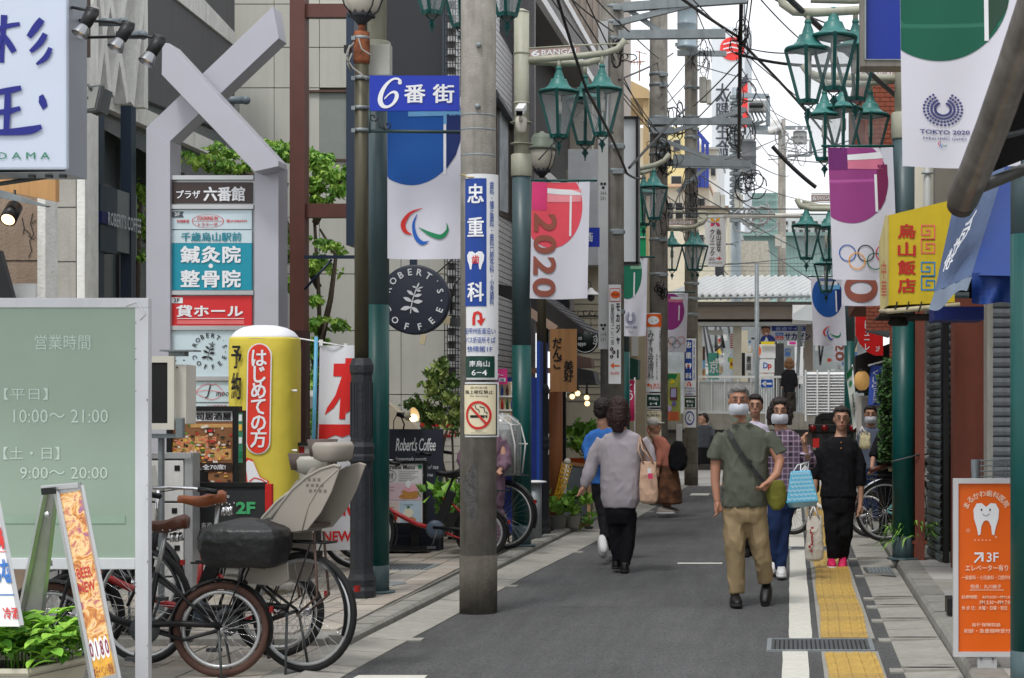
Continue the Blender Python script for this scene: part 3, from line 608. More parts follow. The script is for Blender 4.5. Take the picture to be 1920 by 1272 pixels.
t=thing('beige_shop_house','pale beige house wall behind the round green sign','building',W(1100,700,28));m=MB();m.pbox(1062,320,1142,1000,28.5,3);m.build('wall',M('pale_beige_siding',(206,198,176),.75,var=.05),t)
m=MB();[m.pbox(1062,yy,1142,yy+1,28.49,.01)for yy in range(570,760,13)];m.build('siding_groove',galv_d,t);MB().pbox(1046,470,1070,620,27,.4).build('dark_side_panel',mos,t);MB().pbox(1050,505,1068,600,26.9,.1).build('window',darkglass,t)
MB().pbox(1065,280,1136,497,28,.4).build('white_upper_wall',M('pale_grey_panel',(206,210,214),.6),t)
for i,(bx_,by_)in enumerate(((1073,744),(1083,738),(1100,746),(1101,757))):
 t=thing('hanging_bulb',['bare glowing bulb, lowest left of the cluster under the shop canopy','bare glowing bulb, highest of the cluster under the shop canopy','bare glowing bulb, rightmost upper one of the cluster','bare glowing bulb hanging just below another at the right of the cluster'][i],'light bulb',W(bx_,by_,24),'bulbs under the shop canopy')
 m=MB();m.ball(W(bx_,by_,24),.034);m.build('bulb',M('bulb_glow',(255,214,150),.4,var=0,emit=2.2),t);m=MB();m.tube([W(bx_,by_-5,24),W(bx_,by_-9,24),W(bx_,716,24)],[.016,.016,.004],8);m.build('cord',black,t)
t=thing('convenience_store_front','white store front with red green and orange stripes behind the timber post','shop front',W(1090,900,29));Y=29;p=board(t,'panel',white,1060,745,1165,1000,Y,.3)
m=MB();p.poly(m,orange,[(1083,758),(1100,758),(1096,775),(1083,782)]);p.poly(m,red,[(1083,784),(1096,776),(1104,760),(1104,790),(1083,806)]);p.poly(m,redd,[(1066,792),(1085,790),(1082,806),(1066,818)])
p.poly(m,greenp,[(1062,822),(1080,815),(1092,800),(1100,802),(1086,822),(1062,838)]);p.text(m,greenp,'HO',1083,776,1098,785,bold=.02,off=.01);m.build('striped_print',None,t)
p=board(t,'small_lit_sign',offwhite,1062,752,1080,784,Y-.3,.12);m=MB();p.text(m,redd,'食堂',1065,771,1076,777);m.build('lettering',None,t)
awg=M('dark_green_canvas',(22,72,62),.7,var=.08)
for i,q in enumerate(([(1112,660),(1140,654),(1140,712),(1112,708)],[(1158,664),(1196,675),(1196,712),(1158,710)])):
 m=MB();m.prism([W(a,b,29+i*2)for a,b in q],(0,.5,0));tag(m.build('shop_awning',awg),['dark green canvas awning left of the second concrete pole','dark green canvas awning above the pink flag'][i],'awning')
t=thing('pink_flag','deep pink shop flag with white kuri characters beyond the second concrete pole','flag',W(1176,790,27));p=PX(1165,713,1190,790,27,lambda u,v:V((0,.02*math.sin(v*7),0)));cloth(t,'cloth',M('deep_pink_cloth',(190,40,92),.7,var=.08),p,6,12)
m=MB();p.text(m,wprint,'く\nり',1174,720,1187,752,bold=.01,line=.9);p.text(m,wprint,'栗',1166,716,1173,724);m.build('lettering',None,t);MB().tube([W(1190,708,27.02),W(1190,880,27.02)],.01,6).build('flag_pole',white,t)
t=thing('cream_shop_house','cream stone shop house behind the green awning','building',W(1200,700,33));MB().pbox(1140,480,1222,960,33,3).build('wall',M('cream_stone',(196,184,160),.8,var=.08),t);MB().pbox(1184,632,1196,668,32.95,.08).build('window',white,t);MB().pbox(1150,880,1215,960,32.9,.1).build('dark_base',dk,t)
t=thing('vending_machine','drinks vending machine with lit bottle shelf behind the teal post','vending machine',W(950,990,21.4));Y=21.2
MB().pbox(925,708,1006,1000,Y,.6).build('cabinet',M('vending_blue',(28,48,120),.4),t);MB().pbox(926,716,985,796,Y-.02,.02).build('display_back',M('vending_display',(222,204,170),.5,var=.05),t)
for r_,yy in enumerate((742,768,792)):
 MB().pbox(926,yy,985,yy+3,Y-.06,.05).build('shelf',white,t)
 for i in range(6):
  x=930+i*9.5;cc=[(40,90,50),(190,40,30),(220,200,60),(240,240,240),(90,50,30),(40,80,160)][(i*5+r_*2)%6]
  m=MB();c=W(x+2,yy,Y-.04);m.lathe(c,[(.015,0),(.016,.07),(.008,.095),(.007,.12)],8);m.build('bottle',M('drink_%d_%d_%d'%cc,cc,.3),t)
MB().pbox(1006,640,1012,910,Y-.05,.7).build('blue_side_edge',blue,t)
t=thing('drink_advert','pink drink advert card on top of the vending machine','advert',W(945,715,21));p=board(t,'card',M('hot_pink_card',(226,60,140),.5),930,692,951,721,21.1,.02);m=MB();p.text(m,wprint,'ケー',931,700,944,708,bold=.03);p.rect(m,white,935,709,948,716);p.rect(m,blue,932,709,934,716);p.text(m,blue,'OK',937,710,946,715,bold=.03,off=.012);m.build('lettering',None,t)
m=MB();m.pbox(925,797,962,860,20.9,.3);tag(m.build('storage_cabinet',M('pale_cabinet',(200,206,208),.5)),'pale cabinet with small notices below the vending machine display','cabinet')
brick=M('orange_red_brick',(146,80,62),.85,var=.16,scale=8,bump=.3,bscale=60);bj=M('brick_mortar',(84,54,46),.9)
def bricks(t,x0,y0,x1,y1,Y,w=17.,h=6.6,d=.04,limit=280):
 MB().pbox(x0,y0,x1,y1,Y+.02,d).build('mortar',bj,t);yy=y0;r_=0;n=0;rest=MB()
 while yy<y1-1:
  xx=x0-(w/2 if r_%2 else 0)
  while xx<x1:
   a,b=max(xx,x0),min(xx+w-1,x1)
   if b-a>1.5:
    if n<limit:MB().pbox(a,yy,b,min(yy+h-1,y1),Y+R.uniform(-.004,.004),d).build('brick',brick,t);n+=1
    else:rest.pbox(a,yy,b,min(yy+h-1,y1),Y+R.uniform(-.004,.004),d)
   xx+=w
  yy+=h;r_+=1
 if rest.v:rest.build('bricks',brick,t,fix=False)['kind']='stuff'
t=thing('brick_building','red brick building behind the right hand lanterns and magenta banner','building',W(1660,400,25));bricks(t,1622,140,1700,312,24.5,19,8.6,limit=150)
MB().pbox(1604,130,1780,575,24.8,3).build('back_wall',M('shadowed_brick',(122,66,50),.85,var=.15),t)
bricks(t,1624,572,1690,620,23.5,15,7,limit=60);bricks(t,1668,620,1690,700,23.5,15,7,limit=40)
m=MB();m.prism([W(1624,620,23.5),W(1668,632,23.5),W(1668,620,23.5)],(0,.4,0));m.build('soffit',galv_d,t)
t=thing('cream_wall_building','cream rendered building between the grey pipe and the yellow sign','building',W(1760,400,21.5));MB().pbox(1715,270,1840,560,21.5,2).build('wall',M('cream_render',(222,216,200),.8,var=.04),t)
m=MB();m.tube([W(1739,250,21.3),W(1739,600,21.3)],.045,12);m.build('drain_pipe',M('grey_pipe',(182,184,182),.5),t);m=MB();[m.tube([W(1728,yy,21.25),W(1750,yy,21.25)],.012,6)for yy in(325,400)];m.build('pipe_clip',galv,t)
m=MB();m.pbox(1700,600,1740,1030,22.8,.2);tag(m.build('shop_wall',M('grey_shop_wall',(150,148,148),.8)),'grey shop wall strip between the teal post and the brown column','wall')
t=thing('chevron_sign','upright navy sign with yellow chevrons beside the brown column','sign',W(1718,720,20));p=board(t,'board',navy,1706,590,1728,712,20.6,.05)
m=MB();[p.poly(m,M('amber_print',(238,170,20),.5,var=0),[(1716,y0),(1723,y0),(1723,y0+30),(1716,y0+30),(1721,y0+15)])for y0 in(594,632,672)];m.build('chevrons',None,t);p=board(t,'lower_panel',white,1706,716,1728,815,20.6,.04);m=MB();p.text(m,navy,'生\nメ\nラ',1710,722,1723,760,bold=.03);p.poly(m,orange,[(1710,714),(1724,714),(1724,719),(1710,719)]);p.poly(m,ink,[(1712,765),(1724,775),(1712,800),(1724,810),(1724,800),(1715,786),(1724,770)]);m.build('lettering',None,t)
bc=M('red_brown_column',(122,66,52),.7,var=.10,bump=.15,dirt=.15);shut=M('grey_green_shutter',(96,108,112),.45,metal=.15,var=.12,scale=3,dirt=.3,spec=.35);shut2=M('grey_shutter',(120,126,134),.45,metal=.2,var=.14,scale=4,dirt=.3)
t=thing('shuttered_shop','closed shop with red brown columns and slatted roller shutters on the right','building',(1.6,16,0))
m=MB();a=G(1716,1052,.09);b=G(1737,1056,.09);m.bx(a.x,b.x,a.y,a.y+.3,.09,3.3);m.build('column',bc,t)
def shutter(name,A,B,z0,z1,n,mat,sh=.012):
 """roller shutter between ground points A and B (x, y)"""
 A=V((A[0],A[1],0));B=V((B[0],B[1],0));nrm=V((-(B-A).y,(B-A).x,0)).normalized()
 if nrm.dot(V((0,0,0))-A)<0:nrm=-nrm
 s=MB();hgt=(z1-z0)/n;w_=(B-A)
 vs=[];
 for(o_,zz)in((.0,.0),(.010,.15),(.014,.5),(.010,.85),(.0,.93),(-.006,.96),(0,1)):
  vs+=[nrm*o_*1.4+V((0,0,zz*hgt)),w_+nrm*o_*1.4+V((0,0,zz*hgt))]
 s.add(vs,[(2*i,2*i+1,2*i+3,2*i+2)for i in range(6)]);me=s.mesh('slat',mat)
 for i in range(n):
  o=link('slat',me,t,None);o.location=A+V((0,0,z0+i*hgt))-ORG[t.name]
a=G(1740,1040,.09);b=G(1766,1067,.09)
shutter('s',(1.335,18.2),(1.40,17.35),.10,3.0,36,shut)
shutter('s',(1.48,18.4),(1.75,18.4),1.15,3.0,23,shut)
m=MB();m.bx(1.47,1.49,18.35,18.45,1.1,3.1);m.bx(1.47,1.78,18.36,18.44,1.05,1.16);m.build('shutter_rail',galv_d,t)
m=MB();m.bx(1.41,1.46,17.3,17.4,.1,3.1);m.build('shutter_guide',black,t)
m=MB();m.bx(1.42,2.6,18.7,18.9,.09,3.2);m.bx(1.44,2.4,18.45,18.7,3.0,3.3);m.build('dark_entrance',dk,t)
m=MB();m.bx(1.50,1.74,18.62,18.68,.1,1.1);m.build('low_door',M('dark_brown_door',(44,36,32),.5),t)
Y=16.6;m=MB();m.pbox(1790,560,1851,1105,Y,.4);m.build('column',bc,t)
MB().pbox(1851,560,1864,1120,16.2,.3).build('white_frame_post',M('dirty_white_post',(176,176,170),.6,dirt=.4),t)
a=W(1864,800,16.0).x
shutter('s',(a,16.1),(2.9,16.1),.10,3.0,34,shut2)
m=MB();m.bx(1.75,4,16.4,16.6,0,5);m.build('wall',dk,t)
MB().bx(1.3,4,16.9,17.1,3.1,4.2).build('upper_wall',M('dim_upper_wall',(120,116,108),.8),t)
m=MB();m.bx(3,9,16.7,41,0,7.5);m.build('side_wall',M('pale_mortar_wall',(176,170,160),.85,var=.08,dirt=.2),t)
t=thing('near_shop','plain shop wall outside the right edge carrying the awnings','building',(2.6,10,0));m=MB();m.bx(2.45,6,4.5,15.7,0,5.2);m.build('wall',MATS['pale_mortar_wall'],t);MB().bx(2.43,2.46,6,9.2,.1,2.6).build('shutter',shut2,t);MB().bx(2.43,2.46,10.4,14.6,.1,2.6).build('shutter',shut2,t)
# ================================================================ LAMP POSTS, BANNERS, POLES, WIRES
LW=.18
_lm={}
def _lantern_meshes():
 m=MB();b=.40*LW;hh=.41
 cs=[(1,0),(0,-1),(-1,0),(0,1)]
 for i in range(4):
  a,c=V((cs[i][0]*LW,cs[i][1]*LW,0)),V((cs[(i+1)%4][0]*LW,cs[(i+1)%4][1]*LW,0));a2=V((a.x*.4,a.y*.4,-hh));c2=V((c.x*.4,c.y*.4,-hh))
  m.bar(a,a2,.026,.026);m.bar(a,c,.022,.026);m.bar(a2,c2,.028,.034)
 m.bx(-.055,.055,-.055,.055,-hh-.018,-hh+.004)
 _lm['lantern']=m.mesh('lantern',teal)
 m=MB()
 for i in range(4):
  a,c=V((cs[i][0]*LW*.97,cs[i][1]*LW*.97,-.01)),V((cs[(i+1)%4][0]*LW*.97,cs[(i+1)%4][1]*LW*.97,-.01));m.add([a,c,V((c.x*.4,c.y*.4,-hh)),V((a.x*.4,a.y*.4,-hh))],[(0,1,2,3)])
 _lm['glass']=m.mesh('glass',glass,fix=False)
 m=MB();m.lathe((0,0,0),[(LW*1.03,.0),(LW*1.0,.016),(.125,.035),(.095,.062),(.078,.10),(.072,.118),(.050,.123),(.044,.15),(.028,.195),(.024,.21),(.030,.214),(.026,.235)],24)
 m.lathe((0,0,0),[(LW*.95,-.004),(.06,-.012)],4,smooth=False)
 _lm['roof']=m.mesh('roof',teal_l)
 m=MB();z=-hh-.018
 for s in(-1,1):
  m.tube([(s*.045,0,z),(s*.034,0,z-.018),(s*.016,0,z-.03),(s*.014,0,z-.045)],.006,6)
 m.prism([(0,-.006,z-.03),(.012,-.006,z-.045),(.034,-.006,z-.078),(.014,-.006,z-.10),(0,-.006,z-.15),(-.014,-.006,z-.10),(-.034,-.006,z-.078),(-.012,-.006,z-.045)],(0,.012,0))
 m.prism([(-.006,0,z-.03),(-.006,.012,z-.045),(-.006,.034,z-.078),(-.006,.014,z-.10),(-.006,0,z-.15),(-.006,-.014,z-.10),(-.006,-.034,z-.078),(-.006,-.012,z-.045)],(.012,0,0))
 _lm['finial']=m.mesh('finial',teal)
 m=MB();m.tube([(0,0,.0),(0,0,-.09)],.018,10);m.tube([(0,0,-.09),(0,0,-.2)],.028,10);_lm['lamp_tube']=m.mesh('lamp_tube',M('frosted_lamp_tube',(216,214,206),.4,var=.03))
_lantern_meshes()
def lantern(parent,p,rot=0.,ls=1.):
 o=bpy.data.objects.new('lantern',_lm['lantern']);COL.objects.link(o);o.parent=parent;o.location=V(p)-ORG[parent.name];o.rotation_euler=(0,0,rot);o.scale=(ls,)*3
 for k in('glass','roof','finial','lamp_tube'):
  c=bpy.data.objects.new(k,_lm[k]);COL.objects.link(c);c.parent=o
def lamp_post(label,px,Y,d,top,c0,c1,tl,zb,arms=(),lamps=(),plate=None,ptxt='6BANGAI',ls=1.):
 X=W(px,0,Y).x;t=thing('lamp_post',label,'street lamp',(X,Y,zb),'teal lantern lamp posts')
 zt,z0,z1,zl=[W(0,q,Y).z for q in(top,c0,c1,tl)]
 m=MB().mat(polegrey);m.tube([(X,Y,z1),(X,Y,zt)],d*.40,20);m.lathe((X,Y,zt),[(d*.42,-.01),(d*.42,.0),(d*.1,.03)],20)
 for q in(.35,.7):m.lathe((X,Y,z0+(zt-z0)*q),[(d*.405,0),(d*.43,.004),(d*.43,.02),(d*.405,.024)],20)
 m.lathe((X,Y,z1),[(d*.53,0),(d*.56,.01),(d*.56,(z0-z1)-.01),(d*.5,z0-z1)],24);m.build('upper_shaft',None,t)
 m=MB();m.tube([(X,Y,zl),(X,Y,z1)],d*.5,24);m.build('middle_shaft',tealgrey,t)
 m=MB();m.tube([(X,Y,zb+.22),(X,Y,zl)],d*.505,24);m.build('lower_shaft',teal,t)
 m=MB();m.tube([(X,Y,zb-.02),(X,Y,zb+.22)],d*.505,24);m.lathe((X,Y,zb),[(d*.75,0),(d*.75,.012),(d*.52,.02)],24);m.build('foot',tealgrey,t)
 for a in arms:
  pts=[W(p[0],p[1],Y+(p[2]if len(p)>2 else 0))for p in a];m=MB();m.tube(pts,.035,12);m.build('arm',polegrey,t)
 for(lx,ly,dy,hy)in lamps:
  p=W(lx,ly,Y+dy);lantern(t,p,R.uniform(-.15,.15),ls);h_=W(lx,hy,Y+dy);m=MB();m.tube([p+V((0,0,.22*ls)),h_],.021,10);m.build('hanger',polegrey,t)
 if plate:
  x0,y0,x1,y1,sk=plate;q=Panel([W(x0,y0+sk,Y),W(x1,y0,Y),W(x1,y1,Y),W(x0,y1+sk,Y)],(0,0,100,20))
  m=MB();m.prism([c+V((0,.0,0))for c in q.q],(0,.015,0));m.build('name_plate',M('mauve_plate',(172,150,144),.6,var=.06),t)
  m=MB();q.text(m,wprint,'6',7,3,24,17.5,bold=.03,off=.008);q.text(m,wprint,'BANGAI',27,4,93,16.5,bold=.012,off=.008);m.build('lettering',None,t)
  m=MB();m.tube([W(x0,y0+sk-2,Y),W(x1,y0-2,Y),W(x1+(x1-x0)*.95*(1 if x1>px else 1),y0-6,Y)]if px<x1 else[W(x0,y0-2,Y),W(x1,y0-2,Y)],.008,6);m.build('rail',polegrey,t)
 return t
CREAM=polegrey
lamp_post('teal lamp post standing right behind the rusty old lamp post',707,14.9,.19,-420,78,142,572,.07,arms=[[(707,-300),(800,-290),(900,-285),(960,-330)],[(707,-292),(790,-285,.5),(850,-290,.8)]],lamps=[(810,-72,0,-290),(866,-44,.5,-285),(951,-68,0,-310)])
lamp_post('teal lamp post with white camera and 2020 banner left of the old globe lamp',978,19.7,.2,22,290,332,648,.07,arms=[[(985,113),(1030,110),(1090,105),(1135,100),(1158,92),(1172,75)],[(985,115,.1),(1050,119,.25),(1100,119,.4),(1120,113,.5),(1130,106,.55)]],lamps=[(1048,173,0,112),(1097,188,.55,117),(1129,169,.0,103)],ls=1.14,plate=(989,87,1087,103,6))
lamp_post('teal lamp post with lanterns beside the white upright sign',1168,24.7,.18,250,500,520,660,.05,arms=[[(1168,318),(1200,316),(1228,310),(1245,302),(1256,289)],[(1168,322,.2),(1205,324,.4),(1222,318,.5)]],lamps=[(1226,352,0,314),(1207,364,.4,322)],plate=None)
lamp_post('slim teal lamp post with the farthest left lanterns',1236,31.5,.18,380,500,516,660,0,arms=[[(1236,426),(1270,428),(1300,426),(1318,418),(1326,406)],[(1236,430,.2),(1280,430,.5),(1300,428,.8)]],lamps=[(1260,461,0,428),(1298,461,0,427),(1308,462,.8,428)],plate=(1237,413,1300,422,0))
lamp_post('teal lamp post on the right holding the magenta rings banner above the potted plant',1694,17.7,.212,-60,212,262,604,.10,arms=[[(1688,147),(1640,146),(1560,143),(1530,142),(1514,135),(1505,122)],[(1688,150,.2),(1600,158,.4),(1545,154,.4),(1520,140,.4)]],lamps=[(1546,218,0,146),(1581,205,.0,146),(1632,217,.4,152)],plate=(1602,132,1678,146,0))
lamp_post('nearest teal lamp post at the right edge behind the orange clinic board',1931,9.6,.20,60,180,250,440,.10)
lamp_post('teal lamp post beyond the right edge, only its overhanging lantern arm in view',1985,14.8,.20,-120,300,340,600,.10,arms=[[(1985,10),(1700,12),(1600,20),(1530,24),(1488,22),(1468,8),(1458,-30)],[(1985,-8,.3),(1700,-6,.3),(1600,0,.3),(1520,-2,.3)]],lamps=[(1515,94,0,24),(1563,70,-.0,14),(1604,92,.4,12)])
lamp_post('farther teal lamp post on the right between the small blue banner and the red sign',1593,33,.19,330,480,500,640,.05,arms=[[(1593,388),(1560,387),(1520,386),(1500,384),(1492,374)],[(1593,392,.3),(1550,390,.4),(1505,378,.5)]],lamps=[],plate=(1521,365,1560,378,0))
lamp_post('teal lamp post hidden behind the right one, its three far lanterns showing',1690,23.5,.18,300,520,540,640,.05,arms=[[(1690,392),(1560,392),(1520,392),(1500,386),(1494,374)]],lamps=[(1512,424,0,392),(1555,428,.3,392),(1549,496,4.5,440)])
t=thing('security_camera','white bullet security camera fixed to the second teal lamp post','camera',W(977,235,19.5));c=W(977,208,19.4);rot=Matrix.Rotation(.35,3,'X')
MB().box(c+V((0,0,.02)),(.085,.26,.07),rot).build('housing',white,t,bevel=.01);MB().box(c+rot@V((0,-.132,-.0)),(.065,.004,.05),rot).build('lens_window',M('lens_glass',(16,17,20),.1,var=0),t)
m=MB();m.lathe(W(977,250,19.5),[(.03,0),(.05,.02),(.06,.09),(.06,.15),(.04,.17)],14);m.tube([W(977,228,19.42),W(977,218,19.4)],.02,8);m.build('mount',offwhite,t)
m=MB()
for yy in(232,272):m.lathe(W(978,yy,19.7),[(.10,0),(.12,.006),(.12,.012),(.10,.018)],20)
m.build('collar',polegrey,t)
m=MB();m.pbox(691,83,731,142,14.65,.1);tag(m.build('control_box',M('pale_sage_box',(176,178,168),.5),bevel=.01),'pale grey control box on the teal post just above the 6 bangai sign','control box')
iron=M('old_dark_iron',(43,46,52),.6,var=.2,scale=6,bump=.25,bscale=30,dirt=.2);brz=M('tarnished_bronze_shaft',(84,80,64),.45,metal=.35,var=.25,scale=3,stretch=(1,1,.3),dirt=.5);rust=M('rusted_orange_metal',(138,80,50),.8,var=.5,scale=14,bump=.2)
def old_post(label,px,Y,zb,w,ytop,ybase,yb,k,globe):
 X=W(px,0,Y).x;t=thing('old_lamp_post',label,'street lamp',(X,Y,zb),'old ornate iron lamp posts');s=Y/3500.
 zt,z1=W(0,ytop,Y).z,W(0,ybase,Y).z;m=MB();m.tube([(X,Y,z1),(X,Y,zt)],w*.62,20);m.build('shaft',brz,t)
 h=z1-zb;m=MB();r=w
 m.lathe((X,Y,zb),[(r*1.25,0),(r*1.3,.03*h),(r*1.15,.045*h),(r*1.25,.075*h),(r*1.08,.10*h),(r*1.02,.12*h),(r*.98,.56*h),(r*1.0,.565*h),(r*1.14,.57*h),(r*1.16,.59*h),(r*1.08,.60*h),(r*1.16,.63*h),(r*1.02,.645*h),(r*.98,.65*h),(r*.94,.93*h),(r*1.04,.94*h),(r*1.06,.97*h),(r*.8,h)],8,smooth=False,a0=math.pi/8)
 m.build('ornate_base',iron,t,bevel=.004)
 m=MB()
 for i in range(8):
  a=math.pi/4*i;c=V((X+r*.93*math.cos(a),Y+r*.93*math.sin(a),zb+.15*h));tn=V((-math.sin(a),math.cos(a),0))
  for q0,q1 in((.15,.53),(.67,.9)):
   for sgn in(-1,1):m.bar((c.x+tn.x*sgn*r*.24,c.y+tn.y*sgn*r*.24,zb+q0*h),(c.x+tn.x*sgn*r*.24,c.y+tn.y*sgn*r*.24,zb+q1*h),.006)
 m.build('raised_moulding',iron,t)
 c=V((X,Y,zt));g=k
 m=MB().mat(rust if globe else iron);m.lathe(c,[(w*.66,-.12*g*4),(w*.68,0),(w*.3,.01),(w*.28,.06),(w*.34,.07)]if globe else[(w*.6,-.05),(w*.66,0),(w*.5,.02)],16);m.mat(iron);m.lathe(c,[(w*.3,.07),(w*.55,.10*g+.05),(w*.9,.16*g+.05),(w*1.1,.2*g+.06),(w*.3,.2*g+.07)],16)
 for i in range(10):
  a=math.pi*2*i/10;m.prism([c+V((math.cos(a+q)*w*1.15,math.sin(a+q)*w*1.15,.2*g+.04+z_))for q,z_ in((-.25,0),(.25,0),(0,.09*g))],(math.cos(a)*.005,math.sin(a)*.005,0))
 m.build('lamp_cup',None,t)
 gm=M('frosted_lamp_glass',(204,198,186),.35,var=.06);m=MB();m.lathe(c,[(w*1.0,.2*g+.06),(w*1.5,.36*g+.06),(w*1.75,.55*g+.06),(w*1.85,.72*g+.06)],20);m.build('lamp_glass',gm,t)
 m=MB();m.lathe(c,[(w*2.1,.70*g+.06),(w*2.15,.75*g+.06),(w*1.55,.86*g+.06),(w*1.5,.98*g+.06),(w*1.15,1.08*g+.06),(w*.4,1.12*g+.06),(w*.2,1.16*g+.06)],20);m.build('lamp_hood',M('sage_green_hood',(112,122,110),.5,var=.1,dirt=.3),t)
 m=MB()
 for i in range(4):
  a=math.pi/4+math.pi/2*i;ca,sa=math.cos(a),math.sin(a);m.tube([c+V((ca*w*q,sa*w*q,zz*g+.06))for q,zz in((1.1,.2),(1.7,.3),(2.2,.52),(2.2,.72))],.006,5)
 m.build('cage_rods',iron,t)
 return t
t=old_post('rusty old lamp post with ornate dark iron base in the left foreground',678,14.55,.07,.088,65,672,1133,.48,True)
m=MB();m.lathe(W(678,118,14.55),[(.062,0),(.064,.02),(.064,.18),(.060,.24)],20);m.build('rusty_sleeve',rust,t)
for yy in(72,147,203,245):m=MB();m.lathe(W(678,yy,14.55),[(.057,-.014),(.064,-.012),(.064,.012),(.057,.014)],20);m.box(W(663,yy,14.5),(.03,.03,.03));m.build('hose_clamp',galv,t)
m=MB();m.box(W(652,93,14.45),(.05,.05,.06));m.build('terminal_box',black,t)
rr=random.Random(3)
for k,pts in enumerate(([(664,80),(655,90),(650,110),(662,128),(676,138),(688,150)],[(672,72),(678,92),(690,100),(696,104)],[(656,85),(650,100),(658,134),(652,120),(660,100)])):
 m=MB();m.tube([W(a,b,14.42)for a,b in pts],.006,6);m.build('loose_wire',M('grey_wire',(150,148,142),.6),t)
t=old_post('second old lamp post with sage green hood and pale globe beside the plank sign',1016,21.5,.06,.083,345,720,985,.47,False)
t=thing('street_name_sign','blue street name plate clamped to the rusty old lamp post','sign',W(776,207,14.5));p=board(t,'plate',M('royal_blue_plate',(20,50,172),.35,var=.04),693,142,861,208,14.4,.03)
m=MB();p.text(m,wprint,'番\u2009街',758,158,852,194,bold=.035,space=1.15,off=.006)
six=[(752,153),(745,148),(735,150),(724,160),(716,174),(713,188),(717,198),(726,201),(736,196),(743,186),(744,177),(739,173),(731,176),(721,186)]
p.stroke(m,wprint,six,[5,4,4,6,8,9,8,5,5,7,7,5,3,2],off=.006,sm=True);p.oval(m,wprint,750,155,3.8);m.build('lettering',None,t)
m=MB();m.tube([W(693,246,14.45),W(868,248,14.45)],.013,10);m.tube([W(693,206,14.4),W(693,250,14.4)],.008,6);m.build('support_rod',M('dark_green_rod',(44,66,66),.5),t)
for cx,cy,sg in((700,220,1),(727,235,-1)):
 m=MB();m.tube([W(cx+sg*9*math.cos(a/2)*(1-a/16),cy+9*math.sin(a/2)*(1-a/16),14.42)for a in range(0,14)]+[W(cx,cy,14.42)],.005,5);m.build('scroll',black,t)
m=MB();m.tube([W(708,222,14.42),W(712,238,14.42),W(722,244,14.42)],.005,5);m.build('scroll',black,t)
t=thing('steel_portal','reddish brown steel portal frame rising out of the picture above the yellow balloon','frame',W(557,1000,17.2));bs=M('red_brown_steel',(100,62,54),.5,var=.10,dirt=.2);bs2=M('dark_brown_steel',(66,44,42),.5,var=.1)
m=MB();m.pbox(543,-200,571,620,17.2,.16);m.build('column',bs,t);m=MB();m.pbox(547,620,573,1030,17.2,.16);m.build('column',bs2,t)
MB().pbox(571,7,652,32,17.25,.1).build('beam',bs,t);MB().pbox(571,382,652,408,17.25,.1).build('beam',bs,t)
m=MB();m.pbox(570,479,786,485,17.15,.04);m.tube([W(571,543,17.17),W(622,487,17.17)],.012,6);m.pbox(768,484,781,500,17.15,.04);m.build('sign_bracket',navyf,t)
m=MB();m.pbox(649,25,664,460,16.6,.3);tag(m.build('upright_sign',navyf),'narrow navy upright sign seen edge on behind the rusty lamp post','sign')
t=thing('round_coffee_sign','round navy coffee sign with white plant emblem behind the teal post','sign',W(776,628,17));c=W(776,562,16.95)
ds=M('matt_navy_disc',(40,46,60),.5,var=.04);p=PX(700,490,850,640,16.95);m=MB();m.lathe((c.x,16.95,c.z),[(.30,0),(.318,.006),(.318,.10),(.30,.106)],64,axis='y');m.build('disc',ds,t)
m=MB();p.arctext(m,M('pale_print',(206,210,214),.6,var=0),"ROBERT'S·",776,562,52,12.5,-68,92,bold=.02);p.arctext(m,MATS['pale_print'],'COFFEE',776,562,52,12.5,-110,-248,bold=.02,flip=True)
def sprig(p,m,mat,cx,cy,s):
 p.stroke(m,mat,[(cx-2*s,cy+26*s),(cx-1*s,cy+14*s),(cx+2*s,cy),(cx+6*s,cy-12*s),(cx+10*s,cy-24*s)],1.8*s,off=.007)
 for bx_,by_,dx,dy,w_ in((-1,14,-20,5,9),(0,14,14,10,8),(2,4,19,-1,9),(1,4,-17,-8,8),(4,-6,15,-4,7),(4,-8,-13,-9,7),(8,-18,10,2,5),(9,-22,-8,-3,4),(10,-22,4,-10,4),(10,-20,12,-4,3)):
  a=(cx+bx_*s,cy+by_*s);b=(a[0]+dx*s,a[1]+dy*s);l=math.hypot(dx,dy);nx,ny=-dy/l*w_*s/2,dx/l*w_*s/2;q=lambda f,g:(a[0]+(b[0]-a[0])*f+nx*g,a[1]+(b[1]-a[1])*f+ny*g)
  p.poly(m,mat,[a,q(.25,.7),q(.55,1),q(.82,.6),b,q(.82,-.4),q(.55,-.8),q(.25,-.6)],off=.007)
sprig(p,m,MATS['pale_print'],772,562,1.0);m.build('lettering',None,t)
def cpole(label,px,Y,w,top=-500,zb=0.,split=None,extra=None):
 X=W(px,0,Y).x;t=thing('utility_pole',label,'utility pole',(X,Y,zb),'concrete utility poles');r=w/2
 zt=W(0,top,Y).z;zs=W(0,split,Y).z if split else zb+1.0
 m=MB();m.tube([(X,Y,zs),(X,Y,zt)],[r,r*.93],28);m.build('shaft',conc,t);m=MB();m.tube([(X,Y,zb-.02),(X,Y,zs)],r*1.03,28);m.build('base_sleeve',conc_d,t);return t
P1=cpole('near concrete utility pole with the blue dental sign and the no smoking plate',897,14.1,.275,zb=0,split=1040)
m=MB()
for px_,py_ in((898,85),(896,200),(896,435)):c=W(px_,py_,13.97);m.lathe((c.x,13.97,c.z),[(.02,0),(.02,-.02),(.010,-.03)],14,axis='y')
m.build('step_socket',galv,P1)
m=MB()
for yy in(220,247,295):m=MB();m.lathe(W(897,yy,14.1),[(.133,0),(.1345,.003),(.1345,.010),(.133,.013)],28);m.build('steel_band',galv,P1)
m=MB();pts=[(876,908),(899,866),(901,920),(902,950),(900,968),(893,982),(884,968),(876,948),(873,920),(880,900)]
